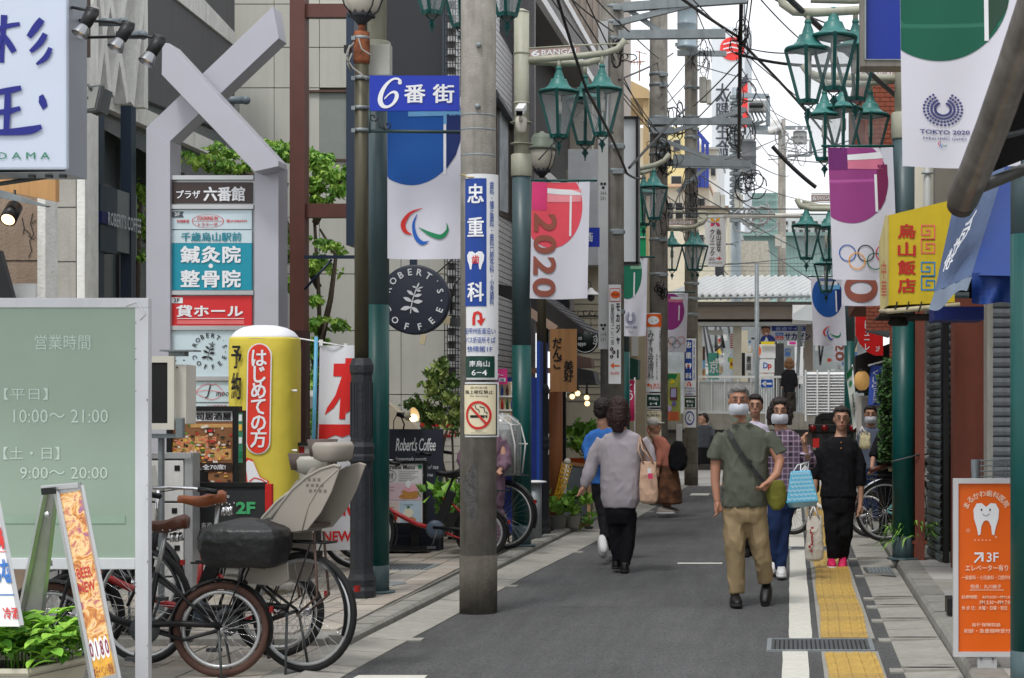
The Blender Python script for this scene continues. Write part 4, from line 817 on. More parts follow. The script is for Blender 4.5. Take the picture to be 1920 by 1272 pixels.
def cyl(px_,py_,r=.1385):
 c=W(897,0,14.1);x=(px_-897)/3500*14.1;return V((c.x+x,14.1-math.sqrt(max(r*r-x*x,0)),W(0,py_,14.0).z))
gr=[(i,j)for i in range(6)for j in range(12)]
def lerp_edge(v):
 ys_=866+v*116;L_=[(866,898),(880,886),(892,877),(902,872),(930,873),(950,877),(968,884),(982,893)];R_=[(866,899),(900,901),(950,902),(966,900),(976,896),(982,894)]
 def f(T,y):
  for(a,b),(c_,d_)in zip(T,T[1:]):
   if a<=y<=c_:return b+(d_-b)*(y-a)/(c_-a)
  return T[-1][1]
 return f(L_,ys_),f(R_,ys_),ys_
vs=[]
for j in range(24):
 l_,r_,yy=lerp_edge(j/23)
 for i in range(6):vs.append(cyl(l_+(r_-l_)*i/5+rr.uniform(-.4,.4),yy,.1392))
m.add(vs,[(j*6+i,j*6+i+1,(j+1)*6+i+1,(j+1)*6+i)for j in range(23)for i in range(5)],True);m.build('peeled_patch',M('peeled_dark_patch',(84,84,82),.8,var=.35,scale=22,bump=.4),P1,fix=False)
def curved(px,Y,r,x0,y0,x1,y1):
 """a plate wrapped round a pole"""
 c=W(px,0,Y)
 def wp(u,v):
  xx=(x0+(x1-x0)*u-px)/3500*Y;return V((0,r-math.sqrt(max(r*r-xx*xx,1e-6)),0))
 return Panel([W(x0,y0,Y-r-.012),W(x1,y0,Y-r-.012),W(x1,y1,Y-r-.012),W(x0,y1,Y-r-.012)],(x0,y0,x1,y1),wp)
def dental(lbl,px,Y,r,x0,y0,x1,y1,full=True):
 t=thing('dental_sign',lbl,'sign',W(px,y1,Y-r));p=curved(px,Y,r,x0,y0,x1,y1);cloth(t,'plate',M('white_enamel',(222,224,228),.3,var=.03),p,14,8)
 X_=lambda u:x0+(x1-x0)*u;Y_=lambda v:y0+(y1-y0)*v
 m=MB();p.rect(m,blue,X_(.05),Y_(.025),X_(.70),Y_(.735),off=.004)
 for ch,a,b in(('忠',.055,.165),('重',.24,.35),('科',.60,.71)):p.text(m,wprint,ch,X_(.13),Y_(a),X_(.63),Y_(b),bold=.03,off=.008)
 tooth(p,m,wprint,X_(.38),Y_(.48),(x1-x0)*.26,(y1-y0)*.052,.008);p.text(m,red,'歯',X_(.27),Y_(.452),X_(.5),Y_(.50),bold=.01,off=.011)
 p.text(m,blue,'\n'.join('歯科・矯正歯科・歯科口腔外科・小児歯科'),X_(.79),Y_(.04),X_(.90),Y_(.73),bold=.01,line=.85,off=.006)
 p.stroke(m,red,[(X_(.33),Y_(.84)),(X_(.33),Y_(.80)),(X_(.36),Y_(.775)),(X_(.45),Y_(.77)),(X_(.53),Y_(.778)),(X_(.55),Y_(.80)),(X_(.55),Y_(.815))],(x1-x0)*.09);p.poly(m,red,[(X_(.42),Y_(.815)),(X_(.68),Y_(.80)),(X_(.55),Y_(.845))])
 for i,s_ in enumerate(('旧甲州街道沿い','バス折返所そば','快晴館1F')):p.text(m,blue,s_,X_(.06 if i<2 else.12),Y_(.855+.05*i),X_(.94 if i<2 else.86),Y_(.89+.05*i),bold=.006)
 m.build('lettering',None,t);return t
def tooth(p,m,mat,cx,cy,w,h,off=.006):
 p.poly(m,mat,[(cx+w*a,cy+h*b)for a,b in((0,-.72),(.35,-.95),(.75,-.92),(1,-.55),(.95,0),(.75,.5),(.62,1),(.45,.95),(.38,.45),(.2,.15),(0,.08),(-.2,.15),(-.38,.45),(-.45,.95),(-.62,1),(-.75,.5),(-.95,0),(-1,-.55),(-.75,-.92),(-.35,-.95))],off=off)
dental('long blue and white dental clinic plate wrapped on the near concrete pole',898,14.1,.145,867,326,931,664)
m=MB();m.tube([cyl(px_,328+(6 if 878<px_<920 else 0),.15)for px_ in range(866,932,8)],.005,5);tag(m.build('binding_wire',M('yellowed_wire',(176,160,110),.6)),'yellowed wire tied round the top of the near dental plate','wire')
def address(lbl,px,Y,r,x0,y0,x1,y1):
 t=thing('address_plate',lbl,'sign',W(px,y1,Y-r));p=curved(px,Y,r,x0,y0,x1,y1);cloth(t,'plate',MATS['white_enamel']if 'white_enamel' in MATS else white,p,12,6);w_=x1-x0;h_=y1-y0
 m=MB();p.rect(m,M('dark_green_enamel',(18,62,50),.35,var=.04),x0+w_*.07,y0+h_*.08,x1-w_*.07,y1-h_*.08,off=.004);p.text(m,wprint,'南烏山',x0+w_*.2,y0+h_*.26,x1-w_*.2,y0+h_*.5,bold=.01,off=.008);p.text(m,wprint,'6−4',x0+w_*.27,y0+h_*.62,x1-w_*.27,y0+h_*.84,bold=.01,off=.008);m.build('lettering',None,t)
address('green address plate reading 6-4 just above the near no smoking plate',898,14.1,.145,867,664,930,712)
def nosmoke(lbl,px,Y,r,x0,y0,x1,y1):
 t=thing('no_smoking_plate',lbl,'sign',W(px,y1,Y-r));p=curved(px,Y,r,x0,y0,x1,y1);cloth(t,'plate',MATS['white_enamel'],p,12,8);w_=x1-x0;h_=y1-y0;X_=lambda u:x0+w_*u;Y_=lambda v:y0+h_*v
 m=MB();p.rect(m,black,X_(.04),Y_(.03),X_(.96),Y_(.97),off=.003);p.rect(m,M('cream_enamel',(226,216,186),.4,var=.03),X_(.065),Y_(.047),X_(.935),Y_(.953),off=.006)
 p.text(m,ink,'区内全域',X_(.27),Y_(.08),X_(.73),Y_(.12),off=.009);p.text(m,ink,'路上喫煙禁止',X_(.1),Y_(.145),X_(.88),Y_(.215),bold=.01,off=.009);p.text(m,ink,'No Smoking',X_(.25),Y_(.235),X_(.75),Y_(.275),off=.009)
 p.rect(m,ink,X_(.25),Y_(.60),X_(.66),Y_(.645),off=.009);p.rect(m,ink,X_(.68),Y_(.60),X_(.73),Y_(.645),off=.009)
 for q in([(.40,.42),(.42,.48),(.5,.5),(.52,.55)],[(.52,.44),(.58,.46),(.64,.46),(.66,.54),(.72,.55),(.72,.58)]):p.stroke(m,ink,[(X_(a),Y_(b))for a,b in q],w_*.025,off=.009)
 p.oval(m,red,X_(.48),Y_(.60),w_*.36,h_*.26,off=.011,inner=.83);p.stroke(m,red,[(X_(.24),Y_(.43)),(X_(.73),Y_(.77))],w_*.06,off=.012)
 p.text(m,ink,'世田谷区',X_(.4),Y_(.88),X_(.6),Y_(.90),off=.009);p.text(m,ink,'CITY OF SETAGAYA',X_(.28),Y_(.915),X_(.72),Y_(.93),off=.009);m.build('lettering',None,t)
nosmoke('cream no smoking plate on the near concrete pole',898,14.1,.15,864,717,932,820)
P2=cpole('concrete utility pole beside the white upright sign, carrying the coffee beans plate',1148,21.4,.275,split=905)
m=MB();m.pbox(1122,40,1140,655,21.2,.10);m.build('grey_conduit_cover',M('pale_grey_cover',(176,178,180),.5,var=.05),P2)
p=PX(1122,40,1140,655,21.2);m=MB();
for yy in(345,610):
 for dx,dy in((-3,0),(3,0),(0,7)):p.oval(m,ink,1131+dx,yy+dy,2.6)
 p.text(m,ink,'3 4 A\n2 0 1',1126,yy+14,1137,yy+30,off=.006)
m.build('lettering',None,P2)
P3=cpole('tall concrete utility pole carrying the dermatology clinic plate',1235,28.5,.285,split=960)
P4=cpole('farthest left concrete pole at the end of the street with the second dental plate',1296,35.4,.255,split=870)
dental('smaller dental clinic plate on the farthest left pole',1294,35.4,.14,1282,635,1305,742);address('small green address plate on the farthest left pole',1294,35.4,.14,1282,745,1305,766)
t=thing('round_emblem_plate','small white plate with a round blue emblem on the farthest left pole','sign',W(1294,802,35.2));p=curved(1294,35.4,.14,1281,768,1305,802);cloth(t,'plate',MATS['white_enamel'],p,8,6);m=MB();p.oval(m,blue,1293,784,9,13,off=.006,inner=.8);p.stroke(m,blue,[(1293,778),(1290,786),(1296,790)],1.6);p.text(m,blue,'小学校',1288,794,1298,797,off=.01);m.build('lettering',None,t)
address('small green address plate below the dermatology plate',1228,28.5,.15,1210,738,1240,764)
nosmoke('half hidden cream no smoking plate behind the walkers',1228,28.5,.15,1209,768,1242,830)
t=thing('dermatology_sign','tall white dermatology clinic plate with orange sheep head on top','sign',W(1226,735,28.3));p=curved(1228,28.5,.15,1210,587,1241,735);cloth(t,'plate',MATS['white_enamel'],p,8,8)
m=MB();p.rect(m,orange,1211,589,1240,613);p.oval(m,wprint,1225,601,11,8,off=.009,n=14);p.oval(m,ink,1223,603,.9,off=.012,n=8);p.oval(m,ink,1230,601,.9,off=.012,n=8)
p.text(m,ink,'み\nず\nき\n皮\n膚\n科',1214,620,1226,712,bold=.0,line=.9);p.rect(m,red,1211.5,618,1212.5,712,off=.006);p.text(m,ink,'\n'.join('千歳烏山駅徒歩1分'),1236,619,1239,672,line=.8);p.text(m,ink,'\n'.join('烏山区民センター前'),1230,664,1233,712,line=.8)
p.stroke(m,orange,[(1221,729),(1221,722),(1216,722)],2.2);p.poly(m,orange,[(1217,718),(1211.5,722),(1217,726)]);p.text(m,orange,'裏 手\nまわる',1224,719,1238,729,bold=.01);m.build('lettering',None,t)
t=thing('coffee_bean_sign','narrow white coffee bean shop plate with orange arrow on the second concrete pole','sign',W(1153,718,21.2));p=PX(1141,534,1164,720,21.1);MB().pbox(1141,534,1164,720,21.1,.03).build('plate',white,t)
m=MB();p.rect(m,red,1143,541,1163,566);p.rect(m,white,1144,542.5,1162,564.5,off=.007);p.oval(m,orange,1154,553,9,7,off=.01);p.text(m,ink,'MORI',1148,551,1160,555,off=.014)
p.text(m,ink,'\n'.join('自家焙煎コーヒー豆'),1145,570,1152,646,line=.85);p.text(m,ink,'モ\nカ\nジ\nャ',1155,569,1163,646,bold=.04,line=1.1)
for cx,cy in((1147,655),(1151,661),(1147,669)):p.oval(m,M('bean_brown',(60,34,22),.5),cx,cy,3.2,3.8);p.stroke(m,white,[(cx-1.5,cy-3),(cx+1,cy+3)],.6,off=.008)
p.rect(m,ink,1157,656,1160,672);p.stroke(m,orange,[(1162,686),(1150,686)],2.6);p.poly(m,orange,[(1151,680),(1144,686),(1151,692)]);p.text(m,red,'烏山駅前',1145,697,1161,703);m.build('lettering',None,t)
t=thing('blank_lightbox_sign','tall blank white lightbox sign with black edge beside the second concrete pole','sign',W(1178,490,22.5));MB().pbox(1160,222,1192,492,22.4,.06).build('face',M('milky_acrylic',(206,211,216),.4,var=.02),t);m=MB();m.pbox(1192,220,1197,494,22.35,.25);m.pbox(1159,218,1197,222,22.35,.25);m.pbox(1159,491,1197,496,22.35,.25);m.build('black_edge',black,t)
t=thing('small_blue_sign','small blue sign with white gai character left of the second concrete pole','sign',W(1106,462,20.5));p=board(t,'plate',MATS['royal_blue_plate'],1098,427,1124,463,20.4,.03);m=MB();p.text(m,wprint,'街',1101,436,1112,454,bold=.03);m.build('lettering',None,t)
t=thing('green_sign_strip','narrow green sign strip beside the third concrete pole','sign',W(1207,500,27));MB().pbox(1196,360,1211,482,27,.05).build('plate',M('bright_green_panel',(10,150,96),.4),t);MB().pbox(1197,444,1210,446,26.98,.02).build('stripe',white,t)
t=thing('flower_clinic_sign','hanging white clinic plate with pink and yellow flower high over the street end','sign',W(1341,498,37));p=PX(1322,404,1361,500,37);m=MB();m.prism([W(a,b,37)for a,b in((1325,404),(1358,404),(1361,408),(1361,492),(1355,500),(1328,500),(1322,492),(1322,408))],(0,.05,0));m.build('plate',white,t)
pink=M('pink_print',(220,60,110),.5);m=MB()
for sx,sy,mt in((-1,-1,M('gold_print',(236,170,50),.5)),(1,-1,MATS['gold_print']),(-1,1,pink),(1,1,pink)):p.poly(m,mt,[(1341,417),(1341+sx*8,417+sy*2),(1341+sx*9,417+sy*8),(1341+sx*3,417+sy*7)])
p.text(m,ink,'\n'.join('烏山はな'),1343,430,1352,472,bold=.02,line=.9);p.text(m,ink,'\n'.join('クリニック'),1331,430,1340,480,bold=.02,line=.9);p.stroke(m,red,[(1343,485),(1349,485)],2);p.poly(m,red,[(1348,481),(1353,485),(1348,489)]);p.text(m,ink,'200m先\n歯医者右',1329,482,1341,489);p.text(m,ink,'03-5315-5315',1329,491,1353,495);m.build('lettering',None,t)
m=MB();m.tube([W(1326,404,37),W(1326,398,37),W(1236,396,37)],.02,6);m.build('hanging_arm',polegrey,t)
m=MB();m.tube([W(1352,405,37.2),W(1500,405,34)],.045,8);tag(m.build('overhead_pipe_cable',M('white_pipe',(214,212,206),.5)),'thick white sheathed cable running level to the far right lanterns','cable')
# ================================================================ BANNERS
wcl=M('white_banner_cloth',(212,212,224),.75,var=.02)
def banner(lbl,x0,y0,x1,y1,Y,circ,cols,emb,rod=True,sway=.02,shear=0,waves=2.2,seed=1,name='banner'):
 t=thing(name,lbl,'banner',W((x0+x1)/2,y1,Y),'hanging street banners');s=Y/3500;rnd=random.Random(seed);ph=rnd.uniform(0,6)
 def wp(u,v):return V((0,math.sin(u*math.pi*waves+ph+v*1.3)*sway*(.35+.8*v)+math.sin(u*9+v*5+ph)*sway*.25,0))+V((shear*s*v,0,0))+V((0,0,-math.sin(u*math.pi)*.008))
 p=PX(x0,y0,x1,y1,Y,wp);cloth(t,'cloth',wcl,p,30,40)
 cx,cy,rx,ry=circ;mc=[M('banner_'+n,c,.7,var=.05)for n,c in cols];m=MB()
 def clipc(ax,bx_,ay,by_):
  q=[(min(max(cx+rx*math.cos(a*math.pi/36),ax),bx_),min(max(cy+ry*math.sin(a*math.pi/36),ay),by_))for a in range(72)];o=[]
  for k in q:
   if not o or abs(k[0]-o[-1][0])+abs(k[1]-o[-1][1])>.01:o.append(k)
  return o
 h=(y1-y0);w_=x1-x0;bxr=min(cx+rx,x1);vb=x0+w_*.76
 p.poly(m,mc[0],clipc(x0+.3,x1-.3,y0+.3,y1),off=.003)
 yy=max(y0+h*.0,cy-ry*.75)
 return t,p,m,mc,clipc
def finish(t,m,p,x0,y0,x1,Y,rod=True,rodext=14,side=-1):
 m.build('print',None,t)
 if rod:
  k=MB();k.tube([W(x0-(rodext if side<0 else 2),y0-2,Y+.02),W(x1+(rodext if side>0 else 2),y0-2,Y+.02)],.012,8);k.build('rod',teal,t)
  k=MB()
  for xx in(x0+(x1-x0)*.2,x0+(x1-x0)*.8):k.tube([W(xx,y0-4,Y),W(xx,y0+3,Y-.01)],.004,5)
  k.build('tie',black,t)
def rings(p,m,x,y,r,cols=((20,90,170),(22,22,24),(210,40,70),(236,160,40),(20,110,70)),yf=1.):
 for i,(dx,dy)in enumerate(((0,0),(2.15,0),(4.3,0),(1.07,.92),(3.22,.92))):
  p.oval(m,M('ring_%d_%d_%d'%cols[i],cols[i],.6,var=0),x+dx*r,y+dy*r*yf,r,r*yf,off=.007+.001*i,inner=.88)
def agitos(p,m,x,y,s):
 p.stroke(m,red,[(x+s*a,y+s*b)for a,b in((.5,-1),(-.1,-.75),(-.45,-.25),(-.35,.15),(-.02,.3))],[s*k for k in(.02,.14,.24,.2,.03)],off=.008,sm=True)
 p.stroke(m,M('agitos_blue',(28,92,180),.6,var=0),[(x+s*a,y+s*b)for a,b in((.25,-.72),(.06,-.2),(.18,.4),(.5,.72),(.85,.62))],[s*k for k in(.02,.13,.2,.2,.02)],off=.008,sm=True)
 p.stroke(m,M('agitos_green',(20,130,84),.6,var=0),[(x+s*a,y+s*b)for a,b in((1.7,-.25),(1.75,.1),(1.45,.42),(.95,.3),(.32,-.05))],[s*k for k in(.02,.12,.22,.2,.02)],off=.008,sm=True)
Y=14.75;t,p,m,mc,cc=banner('large blue banner with three curved strokes left of the near concrete pole',726,182,866,485,Y,(770,232,97,114),(('cobalt',(18,84,164)),),0,seed=2,sway=.018)
lb=M('banner_light_blue',(110,170,214),.7);p.poly(m,lb,[(765,208),(866,206),(866,216),(765,217)],off=.006);p.rect(m,lb,832,216,838,232,off=.007);p.rect(m,wprint,832,232,837,326,off=.006)
p.poly(m,M('banner_navy',(22,44,104),.7),[(838,214),(865,214),(866.5,234),(863,262),(855,290),(838,316)],off=.006);agitos(p,m,773,427,38);finish(t,m,p,726,182,866,Y,False)
Y=19.5;t,p,m,mc,cc=banner('red and white 2020 banner hanging from the second teal post',998,341,1106,560,Y,(1036,388,57,76),(('coral',(228,80,96)),),0,seed=5,sway=.03,shear=-4)
p.rect(m,M('banner_pink',(220,60,120),.7),998.5,342,1026,394,off=.005);p.rect(m,M('banner_salmon',(240,150,160),.7),1027,355,1090,378,off=.006);p.poly(m,wprint,[(1027,352),(1072,355),(1090,362),(1090,366),(1027,362)],off=.008);p.rect(m,wprint,1069,366,1073,442,off=.009)
p.text(m,M('banner_brown',(150,84,70),.7),'2020',1003,400,1045,556,rot=90,bold=.03,off=.010,space=1.15,res=8);finish(t,m,p,998,341,1106,Y,side=1)
Y=23.6;t,p,m,mc,cc=banner('green topped banner with small emblem beside the white upright sign',1162,484,1214,630,Y,(1178,512,26,48),(('sea_green',(20,112,86)),),0,seed=8,sway=.05,shear=-3)
p.rect(m,M('banner_pale_green',(130,180,150),.7),1183,496,1203,504,off=.006);p.rect(m,wprint,1189,510,1191.5,556,off=.007);vi=M('logo_indigo',(62,66,120),.6,var=0)
for k in range(3):
 for a in range(-60,241,20):
  p.oval(m,vi,1185+(9-k*2.2)*math.cos(math.radians(a)),596+(12-k*2.6)*math.sin(math.radians(a)),.9,1.1,off=.006,n=6)
p.text(m,vi,'TOKYO 2020',1175,611,1197,615,bold=.02);agitos(p,m,1184,621,3.4);finish(t,m,p,1162,484,1214,Y,side=1)
Y=30;t,p,m,mc,cc=banner('small magenta rings banner between the third and last left concrete poles',1243,550,1290,660,Y,(1258,584,26,34),(('magenta',(150,50,130)),),0,seed=11,sway=.06,shear=-3)
p.rect(m,M('banner_rose',(214,120,150),.7),1254,560,1281,566,off=.006);p.rect(m,wprint,1258,556,1282,561,off=.008);p.rect(m,wprint,1273,572,1275,600,off=.007);rings(p,m,1247,638,7.4);finish(t,m,p,1243,550,1290,Y,side=1)
Y=17.5;t,p,m,mc,cc=banner('large magenta banner with five coloured rings on the right teal lamp post',1552,276,1674,524,Y,(1590,338,73,80),(('plum',(150,62,130)),),0,seed=4,sway=.03,shear=10)
p.rect(m,M('banner_dark_plum',(110,36,108),.7),1553,277,1588,318,off=.005);p.rect(m,M('banner_rose',(214,120,150),.7),1588,297,1654,316,off=.006);p.poly(m,wprint,[(1588,290),(1650,284),(1656,296),(1588,300)],off=.008);p.poly(m,M('banner_wine',(120,30,80),.7),[(1642,308),(1662,308),(1662,345),(1656,375),(1646,392),(1642,392)],off=.006);p.rect(m,wprint,1637,326,1642,396,off=.008)
rings(p,m,1581,474,16);finish(t,m,p,1552,276,1674,Y,side=-1,rodext=12)
Y=9.5;t,p,m,mc,cc=banner('huge green and white banner close to the camera at the top right',1684,-220,1905,312,Y,(1752,-20,138,132),(('forest_green',(16,92,72)),),0,seed=6,sway=.02,shear=8,waves=1.4)
p.rect(m,wprint,1842,-140,1850,74,off=.006);p.poly(m,M('banner_dark_green',(40,70,56),.7),[(1850,-130),(1886,-80),(1886,12),(1850,66)],off=.005)
for k in range(4):
 for a in range(-60,241,12):p.oval(m,vi,1762+(36-k*7)*math.cos(math.radians(a)),202+(30-k*6)*math.sin(math.radians(a)),2.6,2.4,off=.006,n=8)
p.text(m,vi,'TOKYO 2020',1718,241,1812,249,bold=.02);p.text(m,vi,'PARALYMPIC GAMES',1724,255,1806,260);agitos(p,m,1756,268,7);finish(t,m,p,1684,-220,1905,Y,side=1)
Y=21;t,p,m,mc,cc=banner('white banner showing part of a brown 2020 below the large magenta banner',1578,380,1652,573,Y,(1600,400,10,10),(('plum',(150,62,130)),),0,seed=14,sway=.02,shear=0);p.text(m,MATS['banner_brown'],'20',1583,458,1646,566,rot=90,bold=.02,off=.008,res=8);finish(t,m,p,1578,380,1652,Y,False)
Y=33.5;t,p,m,mc,cc=banner('distant white banner end with brown digits left of the farther right lamp post',1562,600,1586,678,Y,(1570,602,4,2),(('plum',(150,62,130)),),0,seed=15,sway=.02);p.text(m,MATS['banner_brown'],'20',1566,640,1583,676,rot=90,bold=.02,off=.008);finish(t,m,p,1562,600,1586,Y,False)
Y=29;t,p,m,mc,cc=banner('small blue banner with three curved strokes in front of the station roof on the right',1520,521,1582,648,Y,(1550,556,29,38),(('cobalt',(18,84,164)),),0,seed=9,sway=.06,shear=5)
p.rect(m,M('banner_sky',(110,180,226),.7),1540,534,1574,542,off=.007);p.rect(m,wprint,1538,527,1570,534,off=.007);p.poly(m,MATS['banner_navy'],[(1568,536),(1577,545),(1578,560),(1573,578),(1568,584)],off=.006);p.rect(m,wprint,1565,545,1567.5,584,off=.008);agitos(p,m,1547,625,14);finish(t,m,p,1520,521,1582,Y,side=-1,rodext=6)
# ================================================================ FOREGROUND SIGNS (left)
t=thing('lightbox_sign','large white lightbox sign with blue brush characters at the top left','sign',W(20,330,9.6));Y=9.6
mk=M('milky_sign_face',(196,206,224),.35,var=.02)
m=MB();m.prism([W(-260,-200,Y),W(125,-200,Y),W(125,318,Y),W(-260,318,Y)],(0,.04,0));m.build('face',mk,t,bevel=.012)
m=MB();m.prism([W(-260,-200,Y+.04),W(122,-200,Y+.04),W(142,-200,Y+.3),W(142,326,Y+.3),W(122,322,Y+.04),W(-260,326,Y+.04)],(0,.02,0));m.bx(W(-260,0,Y).x,W(122,0,Y+.04).x,Y+.04,Y+.34,W(0,324,Y+.04).z,W(0,-200,Y).z);m.build('casing',M('grey_blue_casing',(150,156,166),.4,metal=.2,var=.05),t)
m=MB();[m.ball(W(xx,320,Y+.2),.006,6)for xx in(126,131,137)];[m.box(W(xx,330,Y+.15),(.03,.03,.02))for xx in(92,60,118)];m.build('bolt',galv_d,t)
p=PX(-260,-200,125,318,Y);ub=M('ultramarine_brush',(26,34,128),.5,var=.03);m=MB()
kk=[0]
def S_(pts,w):kk[0]+=1;p.stroke(m,ub,[(a*.338,b*.338)for a,b in pts],[x*.42 for x in w],sm=True,off=.004+.0008*kk[0])
S_([(25,85),(20,160),(14,260),(12,350)],[30,26,22,20]);S_([(-40,180),(30,150),(112,135)],[20,22,18]);S_([(18,190),(50,240),(82,290)],[18,28,26]);S_([(14,200),(-20,280),(-60,330)],[18,24,16])
S_([(236,110),(205,150),(162,208)],[30,34,24]);S_([(255,190),(225,240),(172,290)],[26,28,18]);S_([(284,268),(258,320),(206,360)],[20,26,12])
S_([(-40,520),(50,505),(122,490)],[22,28,22]);S_([(-40,630),(50,620),(118,603)],[22,26,20]);S_([(48,510),(46,600),(40,720)],[26,30,26]);S_([(-60,738),(60,735),(170,725),(236,705)],[24,30,36,20])
p.poly(m,ub,[(a*.338,b*.338)for a,b in((218,535),(240,524),(258,556),(266,590),(240,612),(216,570))])
p.text(m,M('leaf_green_print',(40,130,96),.5),'SUGIDAMA',-92,286,94,299,bold=0,space=1.6);m.build('lettering',None,t)
m=MB();m.tube([W(-60,362,9.8),W(0,345,9.9),W(88,332,9.9)],.012,8);m.build('brace',galv_d,t)
t=thing('opening_hours_board','large sage green opening hours board in a white steel frame at the left edge','sign',W(120,1300,10.35));Y=10.35
sage=M('sage_green_panel',(154,173,158),.5,var=.03);wf_=M('chipped_white_steel',(214,216,222),.45,var=.04,dirt=.12)
MB().pbox(-140,577,256,1050,Y+.012,.02).build('panel',sage,t)
m=MB();m.pbox(-160,559,278,577,Y,.06);m.pbox(253,577,278,1293,Y,.06);m.pbox(-160,577,-140,1293,Y,.06);m.pbox(-140,1047,253,1068,Y,.06);m.build('frame',wf_,t,bevel=.004)
m=MB();rr=random.Random(9);
for _ in range(14):q=rr.uniform(600,1270);p_=PX(253,559,278,1420,Y);p_.oval(m,M('rust_chip',(120,70,48),.9),rr.choice([255,276.5]),q,rr.uniform(.5,1.1),rr.uniform(.8,2.4),n=7)
m.build('rust_chips',None,t);m=MB();m.tube([W(236,574,Y-.004),W(256,566,Y-.004),W(272,590,Y-.004),W(262,600,Y-.004)],.004,5);m.build('peeling_tape',white,t)
p=PX(-140,577,256,1050,Y+.012);m=MB();pp=M('faded_white_print',(198,214,204),.6,var=0)
for s_,a,b,c,d in(('営業時間',66,628,170,656),('【平日】',8,728,90,750),('10:00〜 21:00',26,768,203,793),('【土・日】',7,838,112,862),('9:00〜 20:00',38,876,202,898)):p.text(m,pp,s_,a,b,c,d,bold=.0,off=.004)
p.rect(m,M('ghost_print',(152,176,158),.6),0,966,235,982);m.build('lettering',None,t)
t=thing('a_frame_poster','aluminium A-frame with orange and purple food poster in front of the green board','sign',W(150,1300,9.9))
TL,TR,BR,BL=W(103,920,9.7),W(150,911,9.7),W(219,1268,9.35),W(172,1280,9.35)
def tilt(q,th):n_=(q[1]-q[0]).cross(q[3]-q[0]).normalized();n_=n_ if n_.y>0 else-n_;return n_*th
q=[TL,TR,BR,BL];nb=tilt(q,.03);m=MB();m.prism([a+nb for a in q],nb);m.build('back_panel',MATS['galvanised_steel'],t)
p=Panel(q,(0,0,47,357));pa=Panel([a+nb*.6 for a in q],(0,0,47,357));m=MB()
for a,b in((TL,TR),(TR,BR),(BR,BL),(BL,TL)):m.bar(a+nb*.5,b+nb*.5,.016,.035)
m.bar(BL+nb*.5,BL+nb*.5+(BL-TL).normalized()*.35,.016,.035);m.bar(BR+nb*.5,BR+nb*.5+(BR-TR).normalized()*.35,.016,.035)
m.build('front_frame',alu,t);m=MB()
pal=[M('poster_'+n,c,.35,var=.25,scale=22)for n,c in(('amber',(206,140,60)),('plum',(140,90,150)),('brown',(150,84,58)),('cream',(226,206,160)),('mauve',(176,130,150)),('gold',(226,170,60)),('wine',(140,54,66)))]
pa.rect(m,pal[0],2,2,45,355,off=.0);rr=random.Random(4)
pa.rect(m,pal[1],22,4,44,70,off=.002);pa.rect(m,pal[2],3,110,44,240,off=.002)
pa.rect(m,photo_mat('drinks_photo',[(120,60,60),(170,96,60),(206,140,60),(236,206,150),(190,110,80),(140,90,150),(226,180,90)],11),3,4,44,280,off=.004);pa.rect(m,pal[5],2,262,45,356,off=.003)
for x in(10,19,28,37):pa.oval(m,wprint,x,300,4.6,20,off=.005)
pa.text(m,M('poster_red',(190,50,50),.5),'BEER\nNEW',8,150,38,196,off=.007,bold=.02);pa.text(m,MATS['poster_wine'],'0 1 8 0',6,286,41,314,bold=.03,off=.007);pa.text(m,MATS['poster_wine'],'本日イベント開催',5,330,42,350,off=.007);m.build('poster',None,t)
m=MB();m.bar(W(80,916,9.72),W(150,910,9.72),.05,.03);m.build('top_hinge',alu,t,bevel=.004);m=MB();m.bar(W(80,922,9.68),W(103,920,9.68),.04,.035);m.build('hinge_cap',blackp,t)
q2=[W(84,922,9.8),W(106,920,9.8),W(78,1160,10.3),W(36,1160,10.3)];m=MB();m.prism(q2,(0,.02,0));m.build('rear_panel',M('brushed_grey_back',(196,192,196),.5,dirt=.2),t);m=MB();m.bar(q2[0],q2[3],.02,.04);m.bar(q2[1],q2[2],.02,.04);m.bar(q2[3],q2[3]+(q2[3]-q2[0]).normalized()*.45,.02,.04);m.bar(q2[2],q2[2]+(q2[2]-q2[1]).normalized()*.45,.02,.04);m.bar(W(55,1060,10.1),W(98,1056,10.1),.01,.03);m.build('rear_legs',alu,t)
m=MB();m.ball(W(88,965,9.75),.016,8,(1,.4,1));m.build('catch',chrome,t)
t=thing('tilted_white_board','tilted white board with red and blue characters at the far left edge above the basil','sign',W(10,1150,9.5));q=[W(-60,940,9.7),W(-5,940,9.7),W(40,1175,9.45),W(-20,1175,9.45)];m=MB();m.prism(q,(0,.03,0));m.build('panel',white,t);m=MB();m.bar(q[1],q[2],.016,.036);m.build('edge',alu,t)
p=Panel(q,(0,0,50,235));m=MB();p.text(m,red,'味',30,50,54,92,bold=.03);p.text(m,M('bright_blue_print',(40,110,190),.5),'んな',14,110,54,156,bold=.04);p.rect(m,red,5,96,52,97.5);p.rect(m,MATS['bright_blue_print'],5,176,52,178);p.text(m,red,'冷酒',26,200,52,222,bold=.02);m.build('lettering',None,t)
gm_=[M('basil_'+n,c,.5,var=.15,scale=30,bump=.1,spec=.3)for n,c in(('light',(150,200,74)),('mid',(120,176,58)),('deep',(84,138,48)))]
t=thing('basil_planter','cream trough planter full of bright green basil in the bottom left corner','planter',W(60,1312,9.9));m=MB();a,b=W(-60,1262,9.75),W(150,1240,9.9)
cr=M('cream_plastic',(212,206,186),.5,var=.06);z0,z1=.02,.225
